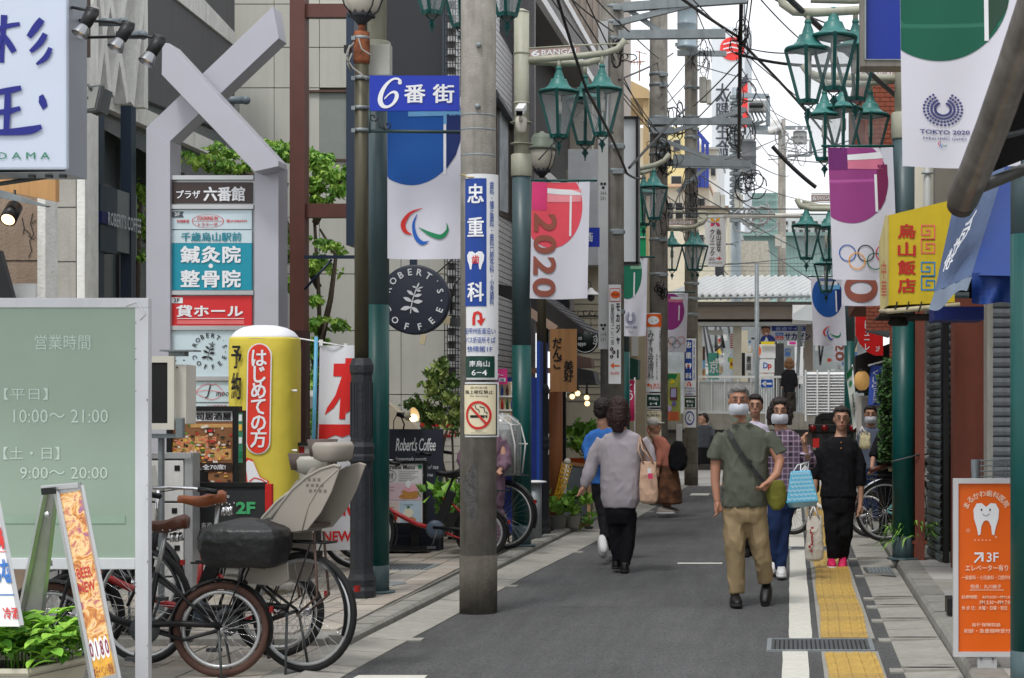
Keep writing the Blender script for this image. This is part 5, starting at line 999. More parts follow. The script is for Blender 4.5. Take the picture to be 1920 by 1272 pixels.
m=MB();m.add([(-4.3,9.55,z0),(-3.92,9.55,z0),(-3.80,9.95,z0),(-4.3,10.1,z0),(-4.35,9.5,z1),(-3.88,9.50,z1),(-3.76,9.98,z1),(-4.35,10.15,z1)],[(0,3,2,1),(0,1,5,4),(1,2,6,5),(2,3,7,6),(3,0,4,7)]);
rim=[(-4.35,9.5),(-3.88,9.50),(-3.76,9.98),(-4.35,10.15)]
m.build('trough',cr,t);m=MB();[m.bar((rim[i][0],rim[i][1],z1),(rim[(i+1)%4][0],rim[(i+1)%4][1],z1),.026,.022)for i in range(4)];m.build('rim',cr,t)
m=MB();m.add([(x,y,z1-.03)for x,y in rim],[(0,1,2,3)]);m.build('soil',M('potting_soil',(52,42,34),.95,var=.3,scale=40,bump=.5),t)
m=MB();rr=random.Random(21)
def bleaf(m,p0,d,l,w,n_):
 s_=d.cross(n_).normalized();u=s_.cross(d)
 pts=[];
 for f,ww,up in((0,.05,0),(.2,.75,.06),(.45,1,.10),(.7,.8,.06),(.88,.4,-.02),(1,.03,-.10)):
  for sd in(-1,0,1):pts.append(p0+d*l*f+s_*w*ww*sd*.5+u*(l*up-(0 if sd else w*.16)))
 m.add(pts,[(i*3+j,i*3+j+1,i*3+j+4,i*3+j+3)for i in range(5)for j in range(2)],True)
for i in range(520):
 bx_=rr.uniform(-4.34,-3.74);by_=rr.uniform(9.5,10.1);hz=.26+.21*rr.random()**.8*(1-.9*abs((bx_+4.02)/.4)**2.5);
 m.mat(gm_[0 if hz>.38 and rr.random()<.7 else rr.choice([0,1,1,2])]);a_=rr.uniform(0,6.28);d=V((math.cos(a_),math.sin(a_),rr.uniform(-.5,.55))).normalized()
 bleaf(m,V((bx_,by_,max(hz,.24))),d,rr.uniform(.06,.115),rr.uniform(.04,.07),V((rr.uniform(-.3,.3),rr.uniform(-.3,.3),1)))
m.build('foliage',None,t,fix=False);m=MB()
for i in range(40):bx_,by_=rr.uniform(-4.3,-3.8),rr.uniform(9.55,10.05);m.tube([(bx_,by_,z1-.03),(bx_+rr.uniform(-.03,.03),by_,.36)],.003,5)
m.build('stems',gm_[1],t)
t=thing('wall_display_box','cream framed box with black panel standing right of the green board','display box',W(315,800,11.8));Y=11.6
m=MB();m.pbox(262,684,324,798,Y,.12);m.pbox(324,684,349,796,Y+.05,.2);m.build('casing',offwhite,t,bevel=.006);MB().pbox(266,680,282,776,Y-.006,.01).build('x',ink,t)if 0 else None
MB().pbox(280,680,322,794,Y-.012,.012).build('black_panel',ink,t);frame(t,'front_frame',offwhite,262,668,326,806,12,Y-.02,.03)
m=MB();m.pbox(299,656,362,659,Y,.16);m.pbox(316,659,346,668,Y+.03,.08);m.build('top_bracket',galv,t);m=MB();m.pbox(329,784,342,822,Y-.02,.05);m.pbox(270,814,340,822,Y,.06);m.pbox(296,820,304,1150,Y+.04,.05);m.build('stand',galv,t,bevel=.003)
m=MB();[m.ball(W(xx,yy,Y+.045),.006,6)for xx,yy in((329,677),(345,676),(332,689))];m.build('screw',galv_d,t)
t=thing('parcel_lockers','scuffed white locker stack with small black vents behind the brown saddles','lockers',W(315,1160,13));Y=12.9;sw=M('scuffed_white_metal',(226,226,224),.5,var=.06,scale=5,dirt=.25)
MB().pbox(262,860,346,1140,Y+.03,.16).build('carcass',M('locker_grey',(120,124,128),.5),t);MB().pbox(346,850,361,1160,Y+.02,.16).build('side_panel',alu,t);MB().pbox(262,850,358,860,Y,.18).build('top_rail',alu,t)
for i,(a,b)in enumerate(((864,940),(944,1010),(1014,1080),(1084,1140))):
 d=MB().pbox(270,a,343,b,Y,.03).build('locker_door',sw,t,bevel=.004);MB().pbox(327 if i%2==0 else 322,a+9,337 if i%2==0 else 332,a+19,Y-.004,.004).build('vent',ink,d)
m=MB();m.bar(W(278,875,12.5),W(288,925,12.4),.09,.02);tag(m.build('tilted_vent_panel',M('grey_ribbed_panel',(140,140,134),.5,metal=.3)),'grey ribbed grille leaning beside the green board post','grille')
t=thing('izakaya_signboard','black framed sushi bar signboard with platter photograph behind the lockers','sign',W(396,910,14));Y=13.9;p=board(t,'panel',M('poster_wood_brown',(140,96,62),.5,var=.2,scale=5),319,770,436,912,Y,.05)
frame(t,'frame',black,312,762,447,918,9,Y-.03,.1);MB().pbox(436,770,447,1010,Y,.2).build('side',black,t)
m=MB();p.rect(m,wprint,326,771,436,790,off=.003);p.text(m,ink,'大衆寿司居酒屋',318,773,434,788,bold=.05);rr=random.Random(77)
food=[M('food_'+n,c,.4,var=.22,scale=60)for n,c in(('salmon',(226,130,96)),('tuna',(190,64,56)),('rice',(230,222,206)),('leaf',(90,140,56)),('egg',(236,190,84)),('nori',(44,44,40)),('pinewood',(214,164,104)),('shrimp',(226,150,120)),('dish',(70,48,40)))]
for(x0,y0,x1,y1)in((366,818,390,832),(384,842,434,862),(356,795,436,802)):p.rect(m,food[6],x0,y0,x1,y1,off=.003)
p.poly(m,food[6],[(322,838),(350,812),(378,850),(360,872),(320,868)],off=.003)
for i in range(150):
 cx=rr.uniform(322,434);cy=rr.triangular(792,872,850);k=rr.choice([0,0,1,2,2,3,4,5,7,8,7]if cy>812 else[8,6,3,2]);p.oval(m,food[k],cx,cy,rr.uniform(1.5,5),rr.uniform(1.2,3.2),off=.005+rr.random()*.003,n=9)
p.oval(m,food[8],395,808,7,4,off=.009);p.oval(m,red,395,808,5,2.6,off=.01);p.rect(m,M('dark_brown_band',(50,36,30),.5),320,868,436,884,off=.009);p.text(m,wprint,'々! 全70席!',361,871,424,881,bold=.03,off=.012)
for i in range(30):p.oval(m,rr.choice(food),rr.uniform(322,434),rr.uniform(886,908),rr.uniform(2,6),rr.uniform(1,3),off=.006,n=8)
m.build('print',None,t)
p=PX(446,775,455,870,13.6);m=MB();p.rect(m,M('leaflet_green',(60,130,100),.5),447,775,455,868,off=0);[p.rect(m,c,448,y,454,y+12)for c,y in((white,778),(food[4],796),(white,820),(greenp,846))];tag(m.build('leaflet_rack',None),'strip of small leaflets between the sushi board and the yellow balloon','leaflets')
m=MB();m.pbox(371,885,384,912,13.5,.08);m.lathe(W(377,885,13.54),[(.03,0),(.02,.02),(.004,.03)],8);tag(m.build('small_lantern',black),'small black lantern in front of the sushi board','lantern')
t=thing('second_floor_blackboard','blackboard with red frame and green 2F behind the tan saddle','sign',W(435,1030,13.2));Y=13.2;p=board(t,'board',M('blackboard',(44,46,48),.7,var=.1),372,910,500,1035,Y,.04);m=MB();m.pbox(359,908,372,1060,Y-.01,.05);m.pbox(497,908,509,1060,Y-.01,.05);m.build('red_side',M('red_lacquer',(196,36,32),.4),t);MB().pbox(372,905,497,913,Y-.012,.05).build('top_rail',black,t)
m=MB();p.text(m,M('chalk_green',(70,170,110),.7),'2F',443,941,479,964,bold=.04);[p.oval(m,M('chalk_violet',(190,180,210),.8),386+rr.uniform(-9,9),930+rr.uniform(-5,5),2,1.6,n=6)for _ in range(14)];p.text(m,wprint,'Menu',410,926,430,934);p.text(m,wprint,'寿司 居酒屋',378,980,430,992);m.build('lettering',None,t)
t=thing('inflatable_column','yellow inflatable advertising column with white dome top behind the bicycles','inflatable',W(497,1080,14.6));Yc=14.9;s=Yc/3500;c=W(497,0,Yc);yel=M('yellow_nylon',(216,198,78),.6,var=.08,scale=1.5,bump=.5,bscale=5,dirt=.1,spec=.25);r=62*s
zz=lambda py:W(0,py,Yc).z;m=MB().mat(yel);m.loft([((c.x,Yc,zz(q)),r*k,r*k*.95)for q,k in((1085,.93),(1060,1),(900,.99),(760,.995),(660,1.0),(638,.985),(634,.97))],40,3.2);b_=m.build('body',None,t)
m=MB();m.loft([((c.x,Yc,zz(q)),r*k,r*k*.95)for q,k in((637,.985),(630,.93),(622,.82),(615,.62),(611,.35),(610,.06))],40,2.8);m.build('dome',M('white_nylon',(226,228,236),.5,var=.03),t)
YF=Yc-r*.95-.004;p=PX(435,640,560,960,YF);n_=14;cap=[(487+23*math.cos(a),667+23*math.sin(a))for a in[math.pi+math.pi*i/n_ for i in range(n_+1)]]+[(484+23*math.cos(a),829+23*math.sin(a))for a in[math.pi*i/n_ for i in range(n_+1)]]
m=MB();p.poly(m,wprint,cap,off=.004);p.poly(m,M('vermilion_print',(222,60,42),.5),[(485.5+(x-485.5)*.9,748+(y-748)*.982)for x,y in cap],off=.007);p.text(m,wprint,'は\nじ\nめ\nて\nの\n方',470,656,501,840,bold=.035,line=.82,off=.010)
p.text(m,ink,'予',434,648,454,692,bold=.03,off=.008);p.text(m,ink,'約',434,698,453,750,bold=.03,off=.008)
th=[(457,940),(462,905),(459,880),(456,866),(463,858),(474,862),(480,876),(488,894),(504,902),(510,930),(508,945)];p.poly(m,MATS['vermilion_print'],th,off=.006);p.poly(m,wprint,[(484+(x-484)*.86,905+(y-905)*.9)for x,y in th],off=.009);p.stroke(m,MATS['vermilion_print'],[(468,903),(478,896),(492,900),(500,906)],2.2,off=.012);m.build('print',None,t)
m=MB();[m.tube([W(548,yy,YF+.1),W(556,yy,YF)],.01,6)for yy in(733,845)];m.build('valve',white,t)
t=thing('book_flag','white nobori flag with large red hon character on a light blue pole','flag',W(620,1050,15.4));Y=15.4;p=PX(586,648,656,1032,Y,lambda u,v:V((0,.03*math.sin(u*5+v*3),0))+V((-.055*v+.06,0,0)));cloth(t,'cloth',M('white_flag_cloth',(220,222,232),.7,var=.02),p,14,30);m=MB()
rf=M('bright_red_flag_print',(216,36,36),.6,var=.03);w_=[(612,682),(636,682),(636,672),(660,672),(660,690),(656,710),(659,760),(660,770),(648,770),(640,776),(640,786),(628,786),(629,745),(616,765),(598,778),(602,765),(618,742),(630,706),(612,706)]
p.poly(m,rf,w_,off=.005);p.poly(m,rf,[(588,796),(656,796),(656,820),(648,815),(636,820),(622,816),(606,822),(600,840),(600,900),(588,900)],off=.005);p.rect(m,rf,586,880,602,915,off=.005);p.text(m,rf,'BOOK',592,918,656,968,bold=.04,off=.006);p.text(m,rf,'NEW',606,996,656,1016,bold=.03,off=.006);m.build('print',None,t)
m=MB();m.tube([W(593,632,Y),W(582,1060,Y)],.016,8);m.build('flag_pole',M('light_blue_pole',(90,164,200),.4),t);m=MB();m.tube([W(556,634,Y),W(660,652,Y)],.006,6);m.build('flag_cord',white,t)
for xx,yy in((602,643),(648,650),(585,738)):m=MB();m.box(W(xx,yy,Y),(.03,.01,.05));m.build('flag_tie',white,t)
m=MB();p=board(None,'phone_notice_board',white,545,832,586,1010,14.9,.03)if 0 else PX(558,832,600,1000,14.95)
t=thing('notice_board','white notice board with red corner and black number behind the child seats','sign',W(575,1000,15));board(t,'panel',white,556,836,590,1000,14.95,.03);MB().pbox(588,830,600,1020,14.9,.05).build('frame',black,t);MB().pbox(540,830,600,836,14.9,.05).build('frame',black,t);m=MB();p.rect(m,redd,557,838,571,868,off=.006);p.text(m,ink,'号',562,928,574,945,bold=.03,off=.008);p.text(m,ink,'27',562,960,573,971,bold=.02,off=.008);m.build('lettering',None,t)
t=thing('directory_pylon','silver directory pylon with two crossing beams above its tenant panels','sign pylon',W(397,1100,15.6));Y=15.6;d=.28
def sb(name,pts,y0=Y,dd=d):m=MB();m.prism([W(a,b,y0)for a,b in pts],(0,dd,0));return m.build(name,silver,t,bevel=.003)
sb('left_post',[(274,240),(319,265),(319,1105),(274,1105)]);sb('rising_beam',[(274,240),(512,12),(523,72),(319,265)],Y+.02,.24)
sb('right_post',[(477,320),(522,310),(522,1105),(477,1105)]);sb('falling_beam',[(304,80),(318,82),(522,302),(522,312),(477,322),(303,140)],Y-.26,.26)
m=MB();m.prism([W(518,14,Y+.02),W(523,18,Y+.02),W(523,72,Y+.02),W(518,74,Y+.02)],(0,.24,0))if 0 else m.pbox(519,310,523,1100,Y+.01,.27);m.build('shaded_edge',M('silver_edge',(150,150,158),.4,metal=.2),t)
MB().pbox(317,330,477,1100,Y+.08,.14).build('panel_core',alu,t)
for yy in(329,384,545,611):MB().pbox(318,yy,475,yy+8,Y+.03,.06).build('rail',alu,t)
def tp(y0,y1,col,nm='tenant_panel'):MB().pbox(320,y0,472,y1,Y+.05,.03).build(nm,col,t);return PX(320,y0,472,y1,Y+.05)
sk=M('pale_sky_panel',(196,214,222),.35,var=.03)
p=tp(342,381,M('dark_umber_panel',(62,48,46),.35,var=.05));m=MB();p.text(m,wprint,'プラザ',331,357,376,373,bold=.03);p.text(m,wprint,'六番館',382,350,460,378,bold=.045);m.build('lettering',None,t)
p=tp(394,430,sk);m=MB();p.poly(m,M('tag_slate',(74,84,92),.5),[(322,397),(345,397),(342,402),(345,408),(322,408)]);p.text(m,wprint,'3F',328,399,338,406,off=.01);p.oval(m,red,390,415,30,13,inner=.96);p.rect(m,red,362,414.6,418,415.4);p.text(m,red,'COOKING IN',370,406,409,413,bold=.03,shear=.2);p.text(m,red,'トラテーザ',372,418,408,425,bold=.02);p.text(m,red,'料理教室',332,412,355,418,bold=.02);p.text(m,red,'☎(3308)6933',424,412,463,418,bold=.02);m.build('lettering',None,t)
p=tp(432,456,sk);m=MB();p.text(m,M('peacock_print',(20,132,150),.5),'千歳烏山駅前',340,436,453,453,bold=.03);m.build('lettering',None,t)
p=tp(456.5,544,M('peacock_panel',(20,142,164),.4,var=.03));m=MB();p.text(m,wprint,'鍼灸院',339,461,452,494,bold=.045,space=1.1);p.text(m,wprint,'整骨院',339,506,452,540,bold=.045,space=1.1);p.oval(m,wprint,395.5,499,4.2);m.build('lettering',None,t)
p=tp(555,611,M('tenant_red_panel',(206,44,48),.4,var=.03));m=MB();p.rect(m,wprint,322,558,343,569);p.text(m,ink,'2F',326,560,337,567,off=.008,bold=.02);p.text(m,wprint,'貸ホール',331,572,456,595,bold=.05,space=1.05);p.rect(m,wprint,332,597,458,598.2);p.rect(m,M('ghost_pink',(220,110,110),.5),332,601,458,608);m.build('lettering',None,t)
p=tp(613,706,sk);m=MB();p.arctext(m,ink,"ROBERT'S·",393,659,30,8.5,-66,92,bold=.02);p.arctext(m,ink,'COFFEE',393,659,30,8.5,-112,-248,bold=.02,flip=True);sprig(p,m,ink,391,660,.62);m.build('lettering',None,t)
MB().pbox(318,706,475,714,Y+.03,.06).build('rail',alu,t)
p=tp(716,754,sk);m=MB();lips=M('lip_outline',(226,90,100),.5)
p.stroke(m,lips,[(366,736),(378,724),(390,720),(398,722),(404,720),(414,728),(420,737),(410,746),(398,750),(386,747),(374,741),(366,736)],1.0);p.stroke(m,lips,[(366,736),(384,732),(400,733),(420,737)],.9);p.text(m,ink,'J',385,722,396,747,shear=.3);p.text(m,ink,'mood',405,732,438,743,shear=.3);p.text(m,ink,'Jazz',330,731,358,742,shear=.3);m.build('lettering',None,t)
p=tp(757,830,sk);m=MB();p.text(m,redd,'○○時間営業',388,759,426,764);m.build('lettering',None,t)
grn=[M('tree_leaf_'+n,c,.5,var=.12,scale=20,spec=.3)for n,c in(('bright',(166,204,92)),('mid',(138,184,76)),('deep',(104,152,62)))]
bark=M('grey_brown_bark',(96,84,72),.9,var=.2,bump=.4,bscale=30)
def tree(lbl,px,Y,cl,stems,size=.068,seed=1,dens=1.,nm='dogwood_tree'):
 t=thing(nm,lbl,'tree',W(px,0,Y)*1);t.location.z=.05;ORG[t.name]=V((W(px,0,Y).x,Y,.05));rnd=random.Random(seed)
 for k in range(3):
  m=MB()
  for(cx,cy,rx,ry)in cl:leaves(m,W(cx,cy,Y),(rx*Y/3500,.4,ry*Y/3500),int(rx*ry*.27*dens),size,rnd)
  m.build('crown',grn[k],t,fix=False)
 m=MB();
 for st in stems:m.tube([W(a,b,Y+rnd.uniform(-.1,.1))for a,b in st],[.035-.024*i/(len(st)-1)for i in range(len(st))],7)
 m.build('trunk',bark,t);return t
tree('bright green dogwood tree behind the silver pylon and the steel frame',600,18.2,[(385,300,26,16),(440,312,30,13),(415,285,16,10),(520,280,30,18),(552,292,20,20),(596,296,26,18),(622,322,28,20),(590,345,20,16),(640,352,16,14),(533,440,14,20),(528,475,14,16),(596,490,28,16),(618,460,20,10),(600,372,26,8)],[[(598,1090),(600,900),(602,740),(598,560),(590,420),(580,340)],[(602,640),(620,560),(630,480),(600,430)],[(598,540),(560,470),(530,400),(520,310)],[(590,420),(620,370),(640,340)],[(540,350),(480,330),(420,320),(380,310)]],seed=2,dens=1.15)
tree('lower green branches hanging between the yellow balloon and the book flag',590,18.0,[(592,604,18,12),(634,608,18,10),(588,650,16,20),(592,715,14,24),(590,790,12,20),(533,530,12,14),(584,560,16,7)],[[(592,1080),(594,800),(600,640),(612,600)],[(596,700),(580,650),(560,620)]],seed=5,dens=1.2)
tree('green branches between the navy entrance columns',240,17.6,[(206,316,20,20),(212,330,14,14),(262,355,16,26),(262,410,10,20),(260,475,10,14),(258,440,8,16)],[[(250,1120),(254,800),(258,500),(262,380),(250,330),(210,310)]],size=.06,seed=8,dens=1.0)
t=thing('bay_shrub','slender potted shrub with narrow leaves left of the near concrete pole','shrub',(W(820,0,19.5).x,19.5,.07));Y=19.5;rnd=random.Random(31)
sm=[M('shrub_leaf_'+n,c,.5,var=.12,scale=20,spec=.3)for n,c in(('light',(150,168,96)),('dark',(88,114,60)))]
for k in range(2):
 m=MB()
 for(cx,cy,rx,ry)in((820,700,16,26),(824,730,34,30),(840,760,30,30),(800,760,30,26),(822,790,34,26),(850,800,16,20)):leaves(m,W(cx,cy,Y),(rx*Y/3500,.16,ry*Y/3500),int(rx*ry*.14),.08,rnd,up=True)
 m.build('foliage',sm[k],t,fix=False)
m=MB();[m.tube([W(a,b,Y)for a,b in q],r_,7)for q,r_ in(([(845,1000),(838,900),(828,860),(832,830),(840,800)],.014),([(845,960),(850,880),(848,820),(852,790)],.012),([(828,860),(818,810),(806,770),(800,740)],.008))];m.build('stem',bark,t)
t=thing('coffee_a_board','x','sign',W(775,1050,19.2));t['label']='tall navy chalk board with white handwritten coffee lettering beside the shrub';Y=19.2;nb_=M('navy_chalkboard',(44,48,62),.6,var=.05);p=board(t,'board',nb_,712,805,830,1040,Y,.05);m=MB();m.pbox(712,1006,824,1034,Y-.12,.2);m.build('base_box',nb_,t)
m=MB();p.text(m,wprint,"Robert's Coffee",742,821,817,846,shear=.25,bold=.01,space=.92);p.text(m,wprint,'homemade sweets',742,857,800,864,shear=.3);p.text(m,wprint,'and tea',796,872,822,880,shear=.3);p.text(m,wprint,'lunch time',776,887,812,894,shear=.3);m.build('lettering',None,t)
t=thing('croffle_menu_board','white dessert menu poster in a black stand before the navy chalk board','sign',W(740,1030,18.8));Y=18.8;p=board(t,'panel',M('menu_paper',(222,220,222),.35,var=.02),690,870,792,982,Y,.03);frame(t,'frame',blackp,686,864,799,986,5,Y-.02,.06);m=MB();m.pbox(700,986,716,1030,Y+.02,.05);m.pbox(770,986,786,1030,Y+.02,.05);m.pbox(690,1026,800,1033,Y-.1,.3);m.build('stand',blackp,t)
m=MB();p.text(m,ink,'Croffle Menu',724,872,778,880,bold=.02);p.rect(m,greenp,784,872,791,879);p.oval(m,ink,732,893,11,11,inner=.93);p.text(m,ink,'焼き\n立て',726,887,738,899,bold=.02)
p.rect(m,M('blush_paper',(224,196,206),.5),716,906,790,938,off=.003);p.rect(m,M('blush_paper2',(226,208,204),.5),716,940,747,980,off=.003);p.rect(m,M('ice_paper',(190,212,228),.5),750,940,789,980,off=.003)
for i in range(6):p.rect(m,grey,748,884+3.4*i,784-(i%3)*6,884.8+3.4*i)
wf2=M('waffle_golden',(206,146,72),.5,var=.25,scale=80)
for i in range(5):p.oval(m,wf2,768+rnd.uniform(-3,3),932-i*2.6,18-i*1.2,3.6,off=.006+.0005*i);p.oval(m,wf2,734,974-i*2.4,11-i,3,off=.006);
p.oval(m,M('strawberry_cream',(232,170,180),.5,var=.1),770,917,13,6,off=.010);p.oval(m,wprint,766,908,5,7,off=.011);p.oval(m,wf2,768,974,12,4,off=.006);p.oval(m,M('vanilla_scoop',(236,230,206),.5),766,962,9,9,off=.009);p.oval(m,greenp,766,951,3,2,off=.012)
for x_,y_ in((722,912),(722,918),(722,950),(757,945)):p.text(m,ink,'Croissant',x_,y_,x_+18,y_+3,off=.007)
m.build('print',None,t)
t=thing('clamp_lamp','clip on lamp glowing warm above the navy chalk board','lamp',W(765,805,19.1));m=MB();m.tube([W(744,777,19.1),W(756,779,19.1),W(766,781,19.1)],[.022,.03,.035],12);m.build('socket',blackp,t);m=MB();m.tube([W(762,781,19.1),W(770,780,19.08),W(778,777,19.06)],[.04,.06,.075],20,cap=False);m.build('shade',M('cream_lamp_shade',(212,204,180),.5),t);m=MB();m.ball(W(775,784,19.04),.04,14);m.build('bulb',M('clip_bulb_glow',(255,220,170),.4,var=0,emit=4.),t);m=MB();m.tube([W(744,778,19.1),W(738,790,19.1),W(738,806,19.1)],.005,5);m.tube([W(752,782,19.1),W(758,796,19.1),W(756,806,19.1)],.008,5);m.build('clamp',blackp,t)
t=thing('sale_notice_board','white notice board with red band behind the shrub','sign',W(820,1000,20.2));Y=20.2;p=board(t,'panel',offwhite,782,775,905,1000,Y,.05);m=MB();p.rect(m,red,788,782,870,800);[p.poly(m,wprint,[(x,784),(x+9,783),(x+12,790),(x+8,797),(x-3,797),(x-5,790)])for x in(800,822,838)];p.text(m,redd,'LADY',824,809,862,820,bold=.06,shear=.3);p.text(m,grey,'LIST',836,822,848,826);[p.rect(m,grey,834,y,862,y+.8)for y in(836,850,866,882)];m.build('lettering',None,t)
for i,(cx,cy,Y)in enumerate(((793,575+62,16.9),(840-3,583+17,17.4))):
 t=thing('hanging_wooden_tag',['small wooden tag dangling under the round coffee sign','small lettered wooden tag hanging on the wire mesh beside the round coffee sign'][i],'tag',W(cx,cy+14,Y));m=MB();m.box(W(cx,cy,Y),(.05 if i==0 else.08,.02,.09 if i==0 else.08),Matrix.Rotation(.25,3,'Y'));m.build('tag_body',M('pale_wood_tag',(196,182,150),.7,var=.15),t,bevel=.003);m=MB();m.tube([W(cx,cy-10,Y),W(cx+4,cy-20,Y),W(cx+8,cy-12,Y)],.003,5);m.build('hook',galv_d,t)
m=MB();m.tube([W(846,590,17),W(846,560,17),W(852,535,17),W(864,520,17)],.008,6);m.tube([W(820,512,17),W(842,492,17),W(866,470,17)],.006,6);tag(m.build('curved_hanger_rod',black),'curved black hanger rods left of the near dental plate','rod')
m=MB();m.pbox(844,596,866,612,17.2,.15);tag(m.build('small_wall_box',galv_d),'small brown grey box on the wire mesh beside the wooden tag','box')
# ================================================================ RIGHT FOREGROUND
t=thing('blue_panel_sign','big plain blue sign panel in a weathered steel frame at the top right','sign',W(1650,125,12.5));Y=12.5
MB().pbox(1624,-260,1800,112,Y+.01,.10).build('panel',M('signal_blue_panel',(12,46,146),.35,var=.03),t)
m=MB();m.pbox(1613,-260,1624,125,Y-.03,.22);m.pbox(1624,112,1800,125,Y-.03,.22);m.build('frame',M('weathered_frame',(128,124,116),.45,metal=.3,var=.15,dirt=.4),t,bevel=.004);m=MB();m.pbox(1621,-260,1624,112,Y-.04,.01);m.pbox(1624,111,1800,113,Y-.04,.01);m.build('frame_lip',galv,t)
t=thing('rolled_awning','scratched metal awning roller slanting across the top right corner','awning',W(1850,400,7.2));rs_=M('scratched_awning_tube',(128,122,118),.32,metal=.45,var=.25,scale=6,dirt=.4)
pts=[(1806,372,7.9),(1830,318,7.7),(1862,236,7.4),(1900,130,7.1),(1950,-20,6.8),(1990,-150,6.6)]
m=MB();m.tube([W(*q)for q in pts],.068,20);m.build('roller',rs_,t);m=MB();m.tube([W(q[0]-18,q[1]-8,q[2]+.02)for q in pts],.012,8);m.tube([W(q[0]+14,q[1]+6,q[2]-.05)for q in pts],.010,8);m.build('edge_channel',M('dark_awning_channel',(70,66,64),.5,var=.2),t)
m=MB();a=W(1806,372,7.9);b=W(1800,388,7.95);m.tube([a,b],[.064,.058],20);m.build('end_cap',M('end_cap_brown',(60,52,48),.5),t)
m=MB();m.prism([W(1842,330,7.9),W(2100,230,7.6),W(2100,-200,7.0),W(1960,-100,7.0),W(1880,180,7.5)],(0,.02,.06));m.build('canopy',M('black_canopy_canvas',(22,22,26),.8),t)
m=MB();m.tube([W(1836,352,7.8),W(1920,318,7.9),W(2060,290,8)],.026,12);m.build('support_arm',M('awning_arm_grey',(84,84,84),.4,metal=.4),t);m=MB();m.tube([W(1860,262,7.6),W(1960,236,7.6)],.012,8);m.build('canopy_rib',galv_d,t)
t=thing('yellow_awning_sign','yellow canvas sign box with red characters and square spirals','sign',W(1710,590,15.2));Y=15.2;yc=M('yellow_canvas',(206,180,34),.55,var=.06,dirt=.15,bump=.1,bscale=8);yo=M('faded_cream_canvas',(212,198,140),.6,var=.1,dirt=.3)
m=MB();TLp=(1666,404);m.prism([W(1666,404,Y),W(1790,374,Y),W(1790,567,Y),W(1666,573,Y)],(0,.9,0));m.build('front',yc,t)
m=MB();m.prism([W(1666,404,Y-.003),W(1666,573,Y-.003),W(1650,582,Y+.25),W(1648,455,Y+.25),W(1655,428,Y+.2)],(.004,.02,0));m.prism([W(1666,404,Y),W(1655,428,Y+.2),W(1648,455,Y+.25),W(1650,582,Y+.25),W(1660,582,Y+.9),W(1660,404,Y+.9)],(.01,0,0));m.build('side',yo,t)
p=PX(1666,404,1790,573,Y);m=MB();sred=M('seal_red_print',(190,44,34),.55)
for i,ch in enumerate('烏山飯店'):p.text(m,sred,ch,1683,420+i*34,1717,448+i*34,bold=.05,off=.005)
def meander(cx,cy,w,mat):
 for s in(-1,1):
  q=[(cx-w*s,cy),(cx-w*s,cy-w*1.0*s),(cx+w*s,cy-w*1.0*s),(cx+w*s,cy-w*.0)]
 k=w/2.6
 for sy in(-1,1):
  o=cy+sy*w*.95
  p.stroke(m,mat,[(cx-w*.9,o-w*.9*sy*-1)if 0 else(cx+w*.9*sy,cy),(cx-w*.9*sy,cy),(cx-w*.9*sy,cy+sy*w*1.9),(cx+w*.9*sy,cy+sy*w*1.9),(cx+w*.9*sy,cy+sy*w*.62),(cx-w*.25*sy,cy+sy*w*.62),(cx-w*.25*sy,cy+sy*w*1.25),(cx+w*.3*sy,cy+sy*w*1.25)],3.4,off=.005)
meander(1740,449,13.5,M('salmon_print',(230,110,96),.55));meander(1740,518,13.5,M('azure_print',(40,130,190),.55));q=PX(1648,428,1666,582,Y-.01);q.text(m,M('faded_red',(170,90,70),.6),'中\n華',1652,490,1662,560,bold=.02);m.build('lettering',None,t)
m=MB();m.tube([W(1652,584,Y+.2),W(1668,584,Y),W(1800,572,Y)],.022,10);m.build('bottom_tube',M('stained_white_tube',(190,180,150),.5,dirt=.5),t);m=MB();[m.tube([W(x,566,Y-.01),W(x-3,576,Y-.03),W(x-6,586,Y)],.006,5)for x in(1682,1704,1728,1750,1772)];m.build('lace',black,t)
m=MB();m.bx(W(1650,0,Y).x,W(1800,0,Y).x,Y+.05,Y+1.0,W(0,592,Y).z,W(0,588,Y).z);m.lathe(W(1684,600,Y+.3),[(.07,-.05),(.09,-.03),(.05,.05),(.02,.08)],14);m.build('underside',M('brown_black',(30,24,18),.8,var=.3),t)  # sign box underside coloured a mottled brownish black
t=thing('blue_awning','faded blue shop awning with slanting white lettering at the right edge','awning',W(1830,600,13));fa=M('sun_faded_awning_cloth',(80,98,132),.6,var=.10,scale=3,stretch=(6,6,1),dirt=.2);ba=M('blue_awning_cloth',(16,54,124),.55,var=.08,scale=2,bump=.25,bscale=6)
A0,A1,B0,B1=W(1806,318,14.2),W(1864,306,14.2),W(1824,515,12.6),W(1752,560,13.2)
q=[W(1800,330,14.0),W(1886,309,13.7),W(1824,516,12.8),W(1752,548,13.1)]
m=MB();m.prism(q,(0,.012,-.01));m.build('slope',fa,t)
m=MB();n_=12;top=[q[3].lerp(q[2],i/n_)for i in range(n_+1)];vs=[]
for j in range(5):vs+=[a+V((-.01*j,-.01*math.sin(i*1.5),-.030*j*(1+.3*math.sin(i*.5))+.0))for i,a in enumerate(top)]
m.add(vs,[(j*(n_+1)+i,j*(n_+1)+i+1,(j+1)*(n_+1)+i+1,(j+1)*(n_+1)+i)for j in range(4)for i in range(n_)],True);m.build('valance',M('pale_blue_valance',(124,138,158),.6,var=.15,bump=.2,bscale=8),t,fix=False)
m=MB();m.prism([W(1886,309,13.7),W(2000,300,13.4),W(2000,520,12.4),W(1822,516,12.78)],(0,.02,0));m.build('front_slope',ba,t);m=MB();vs=[];n_=16
